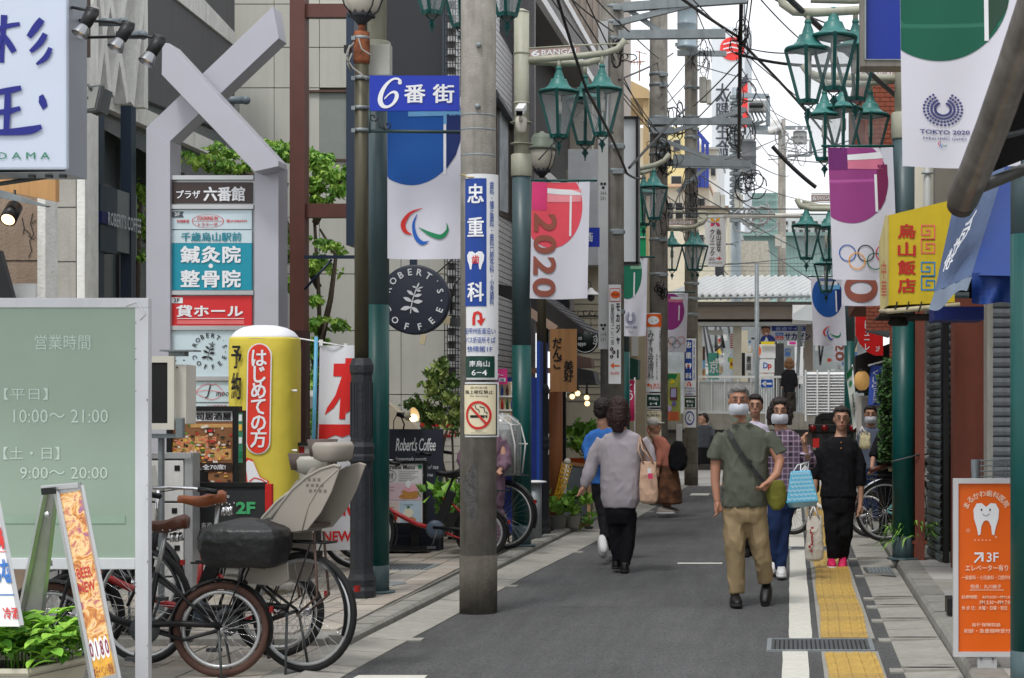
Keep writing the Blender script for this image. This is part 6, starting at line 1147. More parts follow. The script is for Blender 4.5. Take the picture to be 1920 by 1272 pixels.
for j in range(7):vs+=[W(1822+i*11,512+j*9.5+(2*math.sin(i*.9)if j else 0),12.76-.012*math.sin(i*1.4+j*.6)*(j))for i in range(n_+1)]
m.add(vs,[(j*(n_+1)+i,j*(n_+1)+i+1,(j+1)*(n_+1)+i+1,(j+1)*(n_+1)+i)for j in range(6)for i in range(n_)],True);m.build('front_valance',ba,t,fix=False);MB().pbox(1752,575,1845,600,13.4,.5).build('inner_valance',M('deep_blue_cloth',(16,36,110),.6),t)
p=Panel(q,(0,0,100,100));m=MB();p.text(m,wprint,'化粧サクライ',46,50,92,90,rot=0,bold=.01)if 0 else None
pl=Panel([W(1806,440,13.4),W(1836,360,13.3),W(1836,436,13.0),W(1776,522,13.05)],(0,0,100,100));
def diag(ch,u0,x,y,w,h):
 vs,fs,_=glyphs(ch,.02,0,1,1,2,'CENTER');m.mat(wprint);qn=[q[0],q[1],q[2],q[3]]
 base=Panel([W(x,y,13.2),W(x+w,y-w*.55,13.05),W(x+w-h*.28,y-w*.55+h,12.9),W(x-h*.28,y+h,13.05)],(0,0,1,1));base.raw(m,vs,fs,.02)
for i,(ch,x,y)in enumerate((('化',1779,500),('粧',1786,488),('サ',1796,470),('ク',1804,456),('ラ',1814,440),('イ',1824,420))):diag(ch,0,x,y-18,13,37 if i>1 else 32)
m.build('lettering',None,t)
t=thing('orange_clinic_board','orange dental clinic board with smiling white tooth on a white frame','sign',W(1845,1300,10.6));Y=10.5;of=M('orange_sign_face',(226,98,12),.4,var=.03);p=board(t,'panel',of,1796,906,1898,1222,Y+.006,.03);frame(t,'frame',M('off_white_frame',(196,196,200),.45,var=.04),1788,898,1906,1232,9,Y-.01,.06);m=MB();m.pbox(1833,1230,1869,1300,Y,.05);m.pbox(1806,1296,1900,1304,Y-.1,.3);m.build('stand',M('stand_grey',(190,190,194),.45),t)
m=MB();m.pbox(1838,1234,1841,1237,Y-.012,.01);m.pbox(1860,1234,1863,1237,Y-.012,.01);m.build('screw',galv_d,t)
m=MB();p.arctext(m,M('pale_orange_white',(240,214,190),.5,var=0),'まるかわ歯科医院',1850,968,43,11.5,-62,58,off=.004,bold=.01);tooth(p,m,wprint,1849,973,24,31,.005);[p.oval(m,ink,x,956,1.6,2,off=.009,n=12)for x in(1840,1856)];p.stroke(m,ink,[(1842,964),(1848,968),(1855,964)],1,off=.009)
pw=MATS['pale_orange_white'];p.oval(m,pw,1815,995,3,inner=.75);p.oval(m,pw,1867,1007,2,inner=.7);[p.oval(m,pw,1828+7*i,1013,1.2,n=8)for i in range(5)]
p.stroke(m,wprint,[(1827,1055),(1841,1040)],3);p.poly(m,wprint,[(1827,1036),(1844,1036),(1844,1053),(1840,1053),(1840,1040),(1827,1040)]);p.text(m,wprint,'3F',1850,1036,1872,1054,bold=.01)
for s_,x0,y0,x1,y1 in(('エレベーター有り',1810,1059,1890,1071),('一般歯科・小児歯科・口腔外科',1803,1079,1897,1087),('院長：丸川綾子',1820,1096,1877,1104),('診療時間： AM10:00〜PM1:00',1803,1116,1897,1123),('PM 2:30〜PM 7:00',1837,1126,1897,1133),('休 診 日：木曜・日曜・祝日',1803,1136,1888,1144),('各種保険取扱',1822,1168,1876,1175),('初診・急患随時受付',1807,1179,1894,1187)):p.text(m,pw,s_,x0,y0,x1,y1,bold=.005 if y1-y0<10 else.01)
p.rect(m,pw,1818,1106,1882,1107);m.build('lettering',None,t)
t=thing('bollard_stub','small black rubber wheel stop behind the orange board','wheel stop',G(1780,1150,.09));m=MB();m.pbox(1776,1122,1790,1152,13.0,.2);m.build('body',black,t,bevel=.005)
m=MB();m.tube([W(1826,920,14),W(1826,868,14)],.03,10);m.build('x',galv)if 0 else None
t=thing('bicycle_rack_rail','thin silver rack rails behind the top of the orange board','rack',W(1850,900,14));m=MB();m.tube([W(1829,1050,14),W(1829,862,14)],.028,10);[m.tube([W(1824,yy,14),W(1900,yy-1,14)],.006,6)for yy in(864,874,884,894)];[m.tube([W(xx,862,14),W(xx,900,14)],.005,6)for xx in(1822,1840,1862,1886)];m.build('rails',galv,t)
m=MB();q=G(1760,1110,.098);m.add([(1.45,12.6,.099),(1.95,12.3,.099),(2.1,14.6,.099),(1.6,14.9,.099)],[(0,1,2,3)]);tag(m.build('moss_patch',M('mossy_ground',(92,98,62),.95,var=.3,scale=7,bump=.4)),kind='structure')
t=thing('potted_plant','terracotta ribbed trough with leafy green plant at the foot of the right teal post','planter',G(1710,1050,.1));c=G(1711,1048,.1);c.y=17.75;c.x=227/3500*17.75;tc_=M('terracotta_plastic',(150,78,58),.6,var=.1)
m=MB();m.add([c+V((a,b,z))for z,k in((0,.8),(.17,1))for a,b in((-.12*k,-.10*k),(.12*k,-.10*k),(.12*k,.12*k),(-.12*k,.12*k))],[(0,3,2,1),(0,1,5,4),(1,2,6,5),(2,3,7,6),(3,0,4,7)]);m.box(c+V((0,0,.165)),(.26,.25,.03));[m.box(c+V((-.10+.028*i,-.095,.08)),(.012,.03,.15))for i in range(8)];m.build('pot',tc_,t,bevel=.003)
for k,mt in enumerate((grn[1],grn[2])):
 m=MB();rnd=random.Random(50+k)
 for i in range(70):
  a_=rnd.uniform(0,6.28);d=V((math.cos(a_)*.8,math.sin(a_)*.5,rnd.uniform(.1,1.2))).normalized();s_=V((-d.y,d.x,0)).normalized();b0=c+V((rnd.uniform(-.06,.06),rnd.uniform(-.05,.05),.16));l=rnd.uniform(.16,.32)
  pts_=[b0,b0+d*l*.5+V((0,0,.02)),b0+d*l+V((d.x*.05,d.y*.05,-.05)),b0+d*l*1.1+V((d.x*.1,d.y*.1,-.13))];w_=.012
  m.add([pts_[0]-s_*w_*.3,pts_[0]+s_*w_*.3,pts_[1]+s_*w_,pts_[1]-s_*w_,pts_[2]+s_*w_*.8,pts_[2]-s_*w_*.8,pts_[3]],[(0,1,2,3),(3,2,4,5),(5,4,6)])
 m.build('leaves',mt,t,fix=False)
t=thing('tie_wire','grey wire tied round the right teal post','wire',W(1694,862,17.5));m=MB();m.tube([W(1672,866,17.57),W(1684,863,17.56),W(1704,858,17.56),W(1722,853,17.6),W(1738,852,18)],.008,6);m.build('wire',galv_d,t)
# ================================================================ mid right things
t=thing('red_hanging_sign','red hanging sign with white characters and 2F beyond the farther right lamp post','sign',W(1632,666,30));p=PX(1603,540,1656,666,30);rs=[(1603,540),(1656,540),(1656,667),(1640,667),(1626,660),(1612,645),(1604,628)];m=MB();m.prism([W(a,b,30)for a,b in rs],(0,.08,0));m.build('panel',M('scarlet_panel',(206,24,24),.45),t);m=MB();p.text(m,wprint,'ロ\nヘ\nア\nピ\nュ\nー\nレ',1620,566,1631,657,bold=.02,line=.85);p.text(m,wprint,'2F',1642,650,1650,659);m.build('lettering',None,t)
t=thing('paper_lantern','glowing amber paper lantern under the eave on the right','lantern',W(1616,735,27));c=W(1616,714,27);m=MB();m.ball(c,.115,20,(1,1,1.3));m.build('shade',M('amber_paper',(206,160,96),.7,var=.12,scale=9,emit=.25),t);m=MB();m.lathe(c+V((0,0,-.18)),[(.06,0),(.07,.04)],16);m.lathe(c+V((0,0,.14)),[(.07,0),(.05,.03)],16);m.build('rim',black,t)
t=thing('blue_nobori_flag','blue nobori flag with white brush characters beside the hedge','flag',W(1642,760,24));Y=24;p=PX(1632,686,1658,760,Y,lambda u,v:V((-.03*v,.04*math.sin(u*6+v*3),0)));cloth(t,'cloth',M('cornflower_cloth',(64,90,180),.7,var=.12),p,10,20);m=MB();p.text(m,wprint,'く\nじ\nら',1637,694,1651,730,line=.9);p.text(m,wprint,'日\n米',1640,732,1649,756,line=.9);m.build('lettering',None,t);m=MB();m.tube([W(1628,686,Y),W(1664,676,Y)],.012,6);m.build('top_rod',white,t)
t=thing('white_nobori_flag','narrow pale flag with green band leaning before the farther right lamp post','flag',W(1598,790,26));Y=26;q=[W(1586,700,Y),W(1599,686,Y),W(1608,800,Y),W(1600,806,Y)];p=Panel(q,(0,0,10,100),lambda u,v:V((0,.03*math.sin(v*9),0)));cloth(t,'cloth',M('pale_flag_cloth',(196,204,198),.7),p,5,20);m=MB();p.rect(m,greenp,.3,1,9.7,12,off=.006);p.oval(m,greenp,4.5,24,2.6,5,off=.006);p.text(m,ink,'営\n業\n中',4,42,8,80);m.build('lettering',None,t)
m=MB();m.tube([W(1598,684,Y+.02),W(1612,870,Y+.02)],.01,6);m.build('flag_pole',white,t)
t=thing('clipped_hedge','tall clipped dark green hedge beside the right teal post','hedge',W(1664,1000,20.5));rnd=random.Random(12);hm=[M('hedge_leaf_'+n,c,.6,var=.12,spec=.3)for n,c in(('mid',(62,98,44)),('dark',(36,64,30)))]
for k in range(2):
 m=MB()
 for i in range(1500):
  v=rnd.random();x=rnd.uniform(1648+(10 if v<.15 else 0)-2*math.sin(v*7),1690);pt=W(x,675+v*190,20.5+rnd.uniform(-.25,.25));d=V((rnd.uniform(-1,1),rnd.uniform(-1,1),rnd.uniform(-.5,1))).normalized();s_=d.orthogonal().normalized();l=.045;m.add([pt,pt+d*l*.5+s_*.016,pt+d*l,pt+d*l*.5-s_*.016],[(0,1,2,3)])
 m.build('foliage',hm[k],t,fix=False)
m=MB();m.loft([(W(1672,q_,20.6),.10,.2)for q_ in(870,800,740,690)],14);m.build('inner_twigs',M('twig_dark',(34,34,22),.9),t)
t=thing('tavern_front','dark wooden tavern eave behind the paper lantern','shop front',W(1640,700,31));m=MB();m.prism([W(1604,668,30.5),W(1680,640,30.5),W(1680,700,30.5),W(1604,700,30.5)],(0,1,0));m.build('eave',dk,t);MB().pbox(1604,700,1700,735,31.4,.2).build('dark_wall',dk,t);MB().pbox(1620,706,1660,742,31.2,.05).build('green_panel',awg,t);MB().pbox(1606,742,1660,900,30.8,.2).build('white_counter',M('off_white_wall',(206,204,198),.7),t);m=MB();m.pbox(1616,748,1650,860,30.7,.1);m.build('grey_shutter',grey,t)
t=thing('picture_flag','tall picture flag with yellow green scene between the third and last left poles','flag',W(1260,790,31));Y=31;p=PX(1247,700,1276,790,Y,lambda u,v:V((0,.04*math.sin(u*5+v*4),0)));cloth(t,'cloth',M('moss_yellow_cloth',(170,180,96),.7,var=.2,scale=3),p,10,20);m=MB();p.poly(m,greenp,[(1248,701),(1271,702),(1266,712),(1258,709),(1249,716)]);p.rect(m,M('tomato_cloth',(212,110,70),.7),1250,772,1273,789);p.rect(m,M('plum_window',(110,60,70),.7),1256,727,1270,751,off=.006);p.rect(m,M('lilac_pane',(170,170,214),.7),1258,729,1268,745,off=.009);p.oval(m,M('lilac_ball',(196,176,216),.7),1255,766,5,6,off=.009);p.oval(m,M('violet_ball',(120,110,180),.7),1264,757,4,5,off=.01);p.poly(m,yellow,[(1256,716),(1262,712),(1266,718),(1258,720)],off=.009);m.build('print',None,t)
p=PX(1268,690,1278,830,31.5);m=MB();m.pbox(1268,795,1279,835,31.4,.03);m.build('x',white)if 0 else tag(m.build('white_poster',white),'white notice poster behind the salmon bloused shopper','poster')
# ================================================================ STATION AND BACKGROUND
YS=45.;t=thing('station_building','low station building with white corrugated roof across the end of the street','building',W(1420,880,YS))
cw=M('white_corrugated_sheet',(196,199,200),.45,var=.04);xa,xb=1246,1640;m=MB();n_=30*8;vs0=[];A=W(xa,563,YS);B=W(xb,563,YS);TY=YS+1.5;zt=W(0,527,YS+1.5).z
for j,(yy,zz)in enumerate(((YS-.3,A.z),(TY,zt))):
 for i in range(n_+1):
  u=i/n_;x=A.x+(B.x-A.x)*u+(.9 if j else 0);vs0.append((x,yy,zz+.15*abs(math.sin(i*math.pi/8))))
k=n_+1;m.add(vs0,[(i,i+1,k+i+1,k+i)for i in range(n_)],False);m.add([(x,y,z-.03)for x,y,z in vs0],[(i,k+i,k+i+1,i+1)for i in range(n_)]);m.add([vs0[i]for i in range(k)]+[(x,y,z-.03)for x,y,z in vs0[:k]],[(i,i+1,k+i+1,k+i)for i in range(n_)]);m.build('corrugated_roof',cw,t,fix=False)
gb=M('grey_beige_beam',(150,140,132),.7,var=.06);m=MB();m.pbox(1246,566,1600,573,YS,.3);m.build('gutter_board',M('station_gutter',(120,116,112),.6),t);m=MB();m.pbox(1246,574,1600,598,YS+.1,.4);m.build('main_beam',gb,t);m=MB();m.pbox(1300,604,1512,611,YS+.3,.2);m.build('light_rail',alu,t);m=MB();m.pbox(1246,598,1600,604,YS+.5,.3);m.pbox(1246,606,1510,612,YS+1.0,.3);m.build('dark_soffit',M('station_soffit',(60,58,58),.8),t)
m=MB();m.tube([W(1308,560,YS-.5),W(1520,556,YS-.5)],.03,8);m.build('roof_pipe',galv,t)
for a,b,yy in((1508,1524,606),(1374,1390,606),(1308,1316,611)):MB().pbox(a,yy,b,760,YS+.6,.3).build('pillar',gb if a>1400 else M('cream_pillar',(200,196,184),.7),t)
MB().pbox(1486,572,1522,606,YS-.8,.6).build('white_eave_end',white,t)
m=MB();m.prism([W(1485,590,YS-1),W(1512,572,YS-1),W(1560,574,YS-1),W(1560,604,YS-1),W(1486,600,YS-1)],(0,.6,0));m.build('white_canopy',M('pale_canopy',(206,212,216),.5),t)
m=MB();m.prism([W(1496,612,YS),W(1503,612,YS),W(1496,760,YS),W(1490,760,YS)],(0,.1,0));m.build('slanting_strut',galv,t)
t=thing('suit_shop_billboard','navy and white suit shop billboard with a smiling man hanging under the station roof','billboard',W(1460,640,45.5));Y=45.5;p=board(t,'panel',M('billboard_pale',(196,200,212),.5),1425,612,1510,640,Y,.1)
m=MB();p.rect(m,M('billboard_blue',(36,56,140),.5),1447,612,1510,621);p.text(m,M('pale_lilac_print',(170,180,220),.5),'普通サイズ',1454,613,1508,620,bold=.02);p.text(m,navy,'サカゼン',1471,624,1520,638,bold=.05);p.rect(m,MATS['agitos_blue'],1454,624,1469,630);p.rect(m,red,1454,631,1469,637);p.text(m,wprint,"Men's",1456,625,1467,629,off=.012);p.text(m,wprint,'Ladies',1456,632,1467,636,off=.012)
sk_=M('photo_skin',(170,120,96),.6);p.poly(m,MATS['billboard_blue'],[(1425,640),(1428,632),(1436,628),(1444,628),(1452,633),(1454,640)],off=.010);p.oval(m,sk_,1436,621,8,9,off=.012);p.poly(m,ink,[(1428,620),(1428,613),(1444,613),(1444,620),(1441,615),(1431,615)],off=.015);p.oval(m,wprint,1437,626,3,1,off=.016);[p.oval(m,ink,x,620,.9,.7,off=.016,n=8)for x in(1433,1439)];p.poly(m,wprint,[(1433,640),(1437,631),(1441,640)],off=.014);m.build('print',None,t)
rnd=random.Random(8)
def psign(name,lbl,cat,col,x0,y0,x1,y1,Y,txt=None,tc=None,rot=False,extra=None,d=.05,tb=None):
 t=thing(name,lbl,cat,W((x0+x1)/2,y1,Y));p=board(t,'panel',col,x0,y0,x1,y1,Y,d);m=MB()
 if txt:tb=tb or(x0+(x1-x0)*.15,y0+(y1-y0)*.15,x1-(x1-x0)*.15,y1-(y1-y0)*.15);p.text(m,tc or ink,txt,*tb,bold=.02)
 if extra:extra(p,m)
 if m.v:m.build('print',None,t)
 return t
psign('teal_nobori_flag','teal flag with white kyo character seen under the station roof','flag',M('sea_teal_cloth',(80,160,146),.7),1328,662,1348,712,47,'京',wprint,tb=(1330,676,1347,700))
psign('clinic_poster','small white poster with blue and red initials under the station roof','poster',white,1424,674,1452,699,48,'D',MATS['agitos_blue'],tb=(1431,680,1440,691),extra=lambda p,m:p.text(m,red,'p',1440,683,1447,694,bold=.03))
psign('poster_panel','white poster with a round black outline under the blue arrow area of the station','poster',white,1424,701,1451,722,48,extra=lambda p,m:p.oval(m,ink,1437,716,10,11,inner=.93))
psign('poster_panel','white poster with orange edge above the blue and red initials','poster',white,1424,646,1454,672,48,extra=lambda p,m:p.oval(m,orange,1423,658,4,9))
psign('yellow_strip_sign','yellow strip sign right under the suit shop billboard','sign',yellow,1427,641,1452,646,47.9)
psign('pink_label_sign','white sign with pink label below the suit shop billboard','sign',white,1476,640,1494,648,48,extra=lambda p,m:p.rect(m,M('magenta_label',(220,60,160),.5),1480,641,1492,646))
psign('landscape_poster','framed landscape poster left on the platform behind the last left pole','poster',M('dusk_poster',(90,60,50),.6,var=.3,scale=2),1308,650,1322,712,47,extra=lambda p,m:(p.rect(m,M('poster_sky',(110,160,200),.5),1308,676,1322,692),p.rect(m,M('poster_dune',(190,140,90),.5),1308,692,1322,712),p.oval(m,M('poster_dark',(40,36,36),.5),1314,698,5,6,off=.01)))
psign('calligraphy_panel','framed calligraphy panel on the platform wall','panel',white,1397,662,1411,700,47.5,'書\n道',ink)
psign('dark_door_panel','dark doorway panel left of the calligraphy panel','door',ink,1390,662,1397,706,47.6)
psign('yellow_phone_box','small yellow telephone case on the station pillar','phone',yellow,1368,672,1376,692,46.5,extra=lambda p,m:p.rect(m,redd,1370,680,1374,686))
psign('red_striped_sign','small striped red and white sign hanging on the platform','sign',white,1368,625,1376,656,47,extra=lambda p,m:[p.rect(m,redd,1369,627+4*i,1375,629+4*i)for i in range(7)])
for i,x in enumerate((1345,1354)):
 t=thing('glass_bulb',['left round white bulb hanging under the station roof','right round white bulb hanging under the station roof'][i],'light bulb',W(x,680,46));m=MB();m.ball(W(x,676+9*i,46),.05);m.build('bulb',white,t);m=MB();m.tube([W(x,672,46),W(x,630,46)],.008,5);m.build('cord',black,t)
rnd=random.Random(19);m=MB();cl_=[M('clutter_'+n,c,.6,var=.2,scale=6)for n,c in(('white',(196,198,196)),('grey',(120,124,124)),('dark',(54,54,56)),('tan',(168,150,120)),('blue',(70,100,150)),('red',(160,50,46)),('green',(90,130,90)),('ochre',(200,170,60)))]
for i in range(150):x=rnd.uniform(1300,1630);y=rnd.uniform(614,716);m.mat(rnd.choice(cl_[:4]*3+cl_[4:]));m.pbox(x,y,x+rnd.uniform(2,11),y+rnd.uniform(2,22),52+rnd.uniform(-1.2,1.2),.05)
m.mat(cl_[2])
for i in range(16):x=rnd.uniform(1300,1630);m.tube([W(x,612,51),W(x+rnd.uniform(-12,12),rnd.uniform(640,690),51),W(x+rnd.uniform(-20,20),rnd.uniform(620,700),51)],.03,4)
tag(m.build('platform_clutter',None,fix=False),'small posters, shelves and hanging goods seen between the station posts',kind='stuff')
psign('ceiling_lamp_unit','slanted white ceiling lamp unit under the station beam','lamp',white,1328,619,1356,628,46)
bgm=M('platform_far_wall',(140,146,148),.8,var=.3,scale=1.2);m=MB();m.pbox(1240,604,1640,900,54,.3);tag(m.build('platform_back_wall',bgm),'pale far wall behind the platform posts','wall');
psign('beige_partition','beige partition in the middle of the platform','partition',M('beige_partition',(188,180,160),.8),1390,620,1402,720,49);psign('dark_shelf','dark cluttered shelf seen through the platform','shelf',M('clutter_dark',(84,80,76),.8,var=.4,scale=6),1452,644,1470,760,50);psign('white_char_board','white board with one black character right of the standing woman','sign',white,1490,650,1506,720,50,'世',ink,tb=(1492,680,1499,688))
t=thing('platform_railing','white metal railing along the raised platform','railing',W(1400,780,44));wr=M('railing_white',(206,208,208),.5,var=.05);m=MB();a,b=W(1300,707,44),W(1508,707,44);m.bar(a,b,.06,.05);m.bar(W(1300,775,44),W(1508,775,44),.06,.05);m.build('rail',wr,t)
for i in range(9):x=1309+i*24.5;MB().pbox(x,707,x+1.6,780,43.98,.03).build('post',wr,t)
m=MB()
for i in range(44):
 x=1308+i*4.6
 if 1425<x<1508:m.pbox(x,709,x+.9,775,44,.02)
m.build('balusters',wr,t)['kind']='stuff'
m=MB();m.pbox(1304,716,1424,772,44.05,.03);m.build('infill_sheet',M('sheet_grey_white',(196,198,198),.5,dirt=.1),t);m=MB();[m.pbox(1304+4.2*i,716,1305+4.2*i,772,44.03,.03)for i in range(29)];m.build('sheet_rib',M('rib_shade',(176,178,180),.5),t)['kind']='stuff'
t=thing('louvre_fence','white louvred fence panels right of the station pillar','fence',W(1545,780,42));lw=M('louvre_white',(220,222,224),.45,var=.03);Y=42;MB().pbox(1508,696,1588,780,Y+.1,.05).build('backing',M('louvre_back',(150,156,160),.6),t)
for x0,x1 in((1513,1531),(1534,1552),(1555,1584)):
 for i in range(15):m=MB();yy=698+i*5.4;m.prism([W(x0,yy+4.4,Y-.02),W(x1,yy+4.4,Y-.02),W(x1,yy,Y+.05),W(x0,yy,Y+.05)],(0,.012,0));m.build('slat',lw,t)
for x in(1509,1531,1552,1584):MB().pbox(x,694,x+3,790,Y-.03,.08).build('post',lw,t)
t=thing('retaining_wall','low concrete retaining wall with mesh below the platform','wall',W(1400,880,43));MB().pbox(1240,776,1640,806,43.3,.6).build('concrete_coping',M('stained_concrete',(140,136,128),.9,var=.2,bump=.3,dirt=.5),t);MB().pbox(1240,806,1640,812,43.28,.1).build('dark_gap',ink,t);MB().pbox(1240,812,1640,886,43.5,.3).build('lower_wall',M('dim_wall',(104,98,92),.9,var=.2),t)
m=MB();
for i in range(60):x=1300+i*2.9;m.pbox(x,832,x+.6,884,43.2,.01)
for i in range(16):m.pbox(1300,834+i*3.3,1480,834.6+i*3.3,43.19,.01)
m.build('wire_mesh',galv_d,t)['kind']='stuff';MB().pbox(1300,826,1480,831,43.2,.05).build('mesh_rail',galv,t)
t=thing('one_way_sign','blue one way arrow sign on a white post at the street end','sign',W(1438,760,38));p=board(t,'plate',white,1426,711,1450,728,38,.03);m=MB();p.rect(m,M('traffic_blue',(30,90,180),.4),1427,712,1449,727);p.rect(m,wprint,1434,718,1447,721.5,off=.008);p.poly(m,wprint,[(1436,714),(1428,719.7),(1436,725.5),(1436,721.5),(1436,718)],off=.008);m.build('arrow_print',None,t);MB().pbox(1435,728,1438,880,38.05,.05).build('post',white,t)
t=thing('catenary_post','slim galvanised post in front of the station roof','post',W(1419,880,41));m=MB();m.tube([W(1419,884,41),W(1419,495,41)],.048,12);m.build('shaft',galv,t);m=MB();[m.pbox(1300,y,1560,y+.7,41.1,.02)for y in(494,500,508)];m.build('catenary_wire',galv_d,t)
def bld(lbl,x0,y0,x1,Y,col,name='distant_building',wins=(),d=6,roof=None,wm=darkglass,yb=760):
 t=thing(name,lbl,'building',W((x0+x1)/2,yb,Y));MB().pbox(x0,y0,x1,yb,Y,d).build('wall',col,t)
 for(a,b,c,e)in wins:w_=MB().pbox(a,b,c,e,Y-.05,.1).build('window',M('window_frame_pale',(200,200,198),.5),t);MB().pbox(a+.8,b+.8,c-.8,e-.8,Y-.08,.05).build('pane',wm,w_)
 if roof:MB().pbox(x0-2,y0-roof[0],x1+2,y0,Y-.3,d+.6).build('roof_slab',roof[1],t)
 return t
pw_=M('pale_white_wall',(216,218,220),.7,var=.04);py_=M('butter_yellow_wall',(216,202,150),.75,var=.05);pc_=M('cream_far_wall',(216,208,190),.75,var=.05);pg_=M('glass_green_cladding',(158,186,182),.35,var=.05);gw_=M('grey_far_wall',(170,174,178),.7,var=.05)
bld('yellow and cream flats behind the third concrete pole',1246,238,1302,60,py_,wins=[(1250,262,1258,300),(1262,262,1276,284),(1258,330,1278,352)]);bld('cream lower flats with blue balcony railings',1246,350,1330,58,pc_,wins=[(1250,380,1262,412),(1266,380,1280,412),(1306,372,1322,392)],roof=(5,M('peach_band',(216,180,150),.7)))
t=thing('blue_scaffold_stair','blue painted steel stair beside the yellow flats','stair',W(1316,360,57));bb=M('cobalt_steel',(46,64,150),.5);m=MB();[m.bar(W(x,245+(x-1308)*1.2,57),W(x,352,57),.10)for x in(1308,1318,1326)];m.bar(W(1306,246,57),W(1328,272,57),.12);m.bar(W(1306,300,57),W(1330,300,57),.1);m.prism([W(1306,312,57),W(1322,312,57),W(1322,350,57),W(1306,350,57)],(0,.3,0));m.build('stair_frame',bb,t)
bld('white stepped flats below the blue stair',1318,280,1346,62,pw_,wins=[(1322,300,1330,320),(1332,312,1342,330)],roof=(4,gw_));bld('cream house with brown roof edge under the clinic sign',1300,392,1364,56,M('cream_house_wall',(206,200,180),.75),wins=[(1340,470,1358,520),(1308,440,1320,470)],roof=(6,M('brown_roof_edge',(120,104,90),.7)))
t=bld('pale green glass clad block right of the clinic sign',1344,362,1460,110,pg_,name='glass_clad_building');m=MB();[m.pbox(1344+5.5*i,362,1344.8+5.5*i,560,109.9,.1)for i in range(21)];[m.pbox(1344,362+14*i,1460,363+14*i,109.85,.1)for i in range(12)];m.build('glazing_bars',M('glazing_bar_green',(130,160,156),.5),t)['kind']='stuff'
t=bld('lower green glass clad hall across the end of the street',1390,440,1620,75,pg_,name='glass_clad_hall');m=MB();[m.pbox(1390+7*i,440,1390.9+7*i,560,74.9,.1)for i in range(33)];m.pbox(1385,436,1625,442,74.6,1);m.build('glazing_bars',MATS['glazing_bar_green'],t)['kind']='stuff'
bld('pale brick villa with arched windows right of the clinic sign',1386,452,1440,60,M('pale_brick_villa',(186,182,172),.8,var=.2,scale=12),name='brick_villa',wins=[(1364,450,1378,470),(1366,486,1378,520)]);bld('grey tiled house behind the villa',1362,440,1392,61,gw_,wins=[(1366,452,1378,468),(1366,480,1378,500)])
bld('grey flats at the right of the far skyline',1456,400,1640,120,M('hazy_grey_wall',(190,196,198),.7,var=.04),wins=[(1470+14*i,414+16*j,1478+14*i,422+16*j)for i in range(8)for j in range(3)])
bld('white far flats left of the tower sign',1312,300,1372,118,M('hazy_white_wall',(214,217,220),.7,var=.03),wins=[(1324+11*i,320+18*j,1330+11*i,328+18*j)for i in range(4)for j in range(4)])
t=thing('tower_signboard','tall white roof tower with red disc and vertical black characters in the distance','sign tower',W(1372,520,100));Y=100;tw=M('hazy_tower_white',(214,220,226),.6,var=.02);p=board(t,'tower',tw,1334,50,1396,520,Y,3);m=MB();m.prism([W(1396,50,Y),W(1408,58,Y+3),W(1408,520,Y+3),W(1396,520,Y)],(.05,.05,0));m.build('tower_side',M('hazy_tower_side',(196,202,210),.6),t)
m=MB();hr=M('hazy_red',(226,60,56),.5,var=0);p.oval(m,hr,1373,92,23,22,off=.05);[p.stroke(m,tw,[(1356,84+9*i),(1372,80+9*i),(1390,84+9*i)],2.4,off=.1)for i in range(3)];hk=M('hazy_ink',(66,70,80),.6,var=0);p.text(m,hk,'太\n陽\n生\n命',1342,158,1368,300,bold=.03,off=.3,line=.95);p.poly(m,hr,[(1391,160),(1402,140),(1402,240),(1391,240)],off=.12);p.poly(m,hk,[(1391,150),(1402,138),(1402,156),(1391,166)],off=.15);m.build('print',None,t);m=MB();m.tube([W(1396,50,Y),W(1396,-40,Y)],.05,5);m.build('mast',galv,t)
for i,(x,y0,y1,Y)in enumerate(((1199,96,152,60),(1438,370,420,90))):
 t=thing('roof_antenna',['rusty roof antenna above the tan gabled house','thin roof antenna right of the street end poles'][i],'antenna',W(x,y1,Y));m=MB();m.tube([W(x,y1,Y),W(x,y0,Y)],.02,5);m.bar(W(x-28,y0+22,Y),W(x+10,y0+20,Y),.03);[m.bar(W(x-28+6*k,y0+18,Y),W(x-28+6*k,y0+26,Y),.02)for k in range(6)];m.bar(W(x-8,y0,Y),W(x+14,y0+6,Y),.02);m.build('antenna_rods',MATS['rusted_orange_metal']if i==0 else galv,t)
def hw(t,fn,name,mat):m=MB();fn(m);return m.build(name,mat,t)
def band(m,px,Y,r,y,h=8):m.lathe(W(px,y,Y),[(r,-h/2*Y/3500),(r*1.06,-h/2*Y/3500+.01),(r*1.06,h/2*Y/3500-.01),(r,h/2*Y/3500)],20);m.box(W(px+9,y,Y-r),(.12,.06,.05))
for P_,x_,Y_,r_,h_,ys_ in((P2,1150,21.4,.13,8,(15,44,75,275,322,435,585)),(P3,1235,28.5,.14,6,(60,140,160,222,246,275,290,450,515)),(P4,1296,35.4,.13,5,(100,165,220,242,258,300,340,405,532,560,590))):
 for y in ys_:m=MB();band(m,x_,Y_,r_,y,h_);m.build('steel_band',galv,P_)
def truss(t,Y,a,b,c=None,w=.09):
 m=MB();m.bar(W(*a,Y),W(*b,Y),w,w*1.1)
 if c:m.bar(W(*c[0],Y),W(*c[1],Y),w*.7)
 m.build('cross_arm',galv,t)
truss(P2,21.2,(1168,14),(1400,-2),((1164,42),(1300,8)));truss(P2,21.2,(1160,66),(1360,64));truss(P2,21.25,(1172,14),(1250,68),w=.05)
truss(P3,28.3,(1215,228),(1410,228),((1250,250),(1400,205)));truss(P3,28.3,(1235,305),(1408,308),((1238,262),(1352,304)));truss(P3,28.3,(1220,245),(1262,245));truss(P4,35.2,(1270,100),(1362,101));truss(P4,35.2,(1262,295),(1385,298));truss(P4,35.2,(1262,310),(1410,312),((1340,300),(1270,360)))
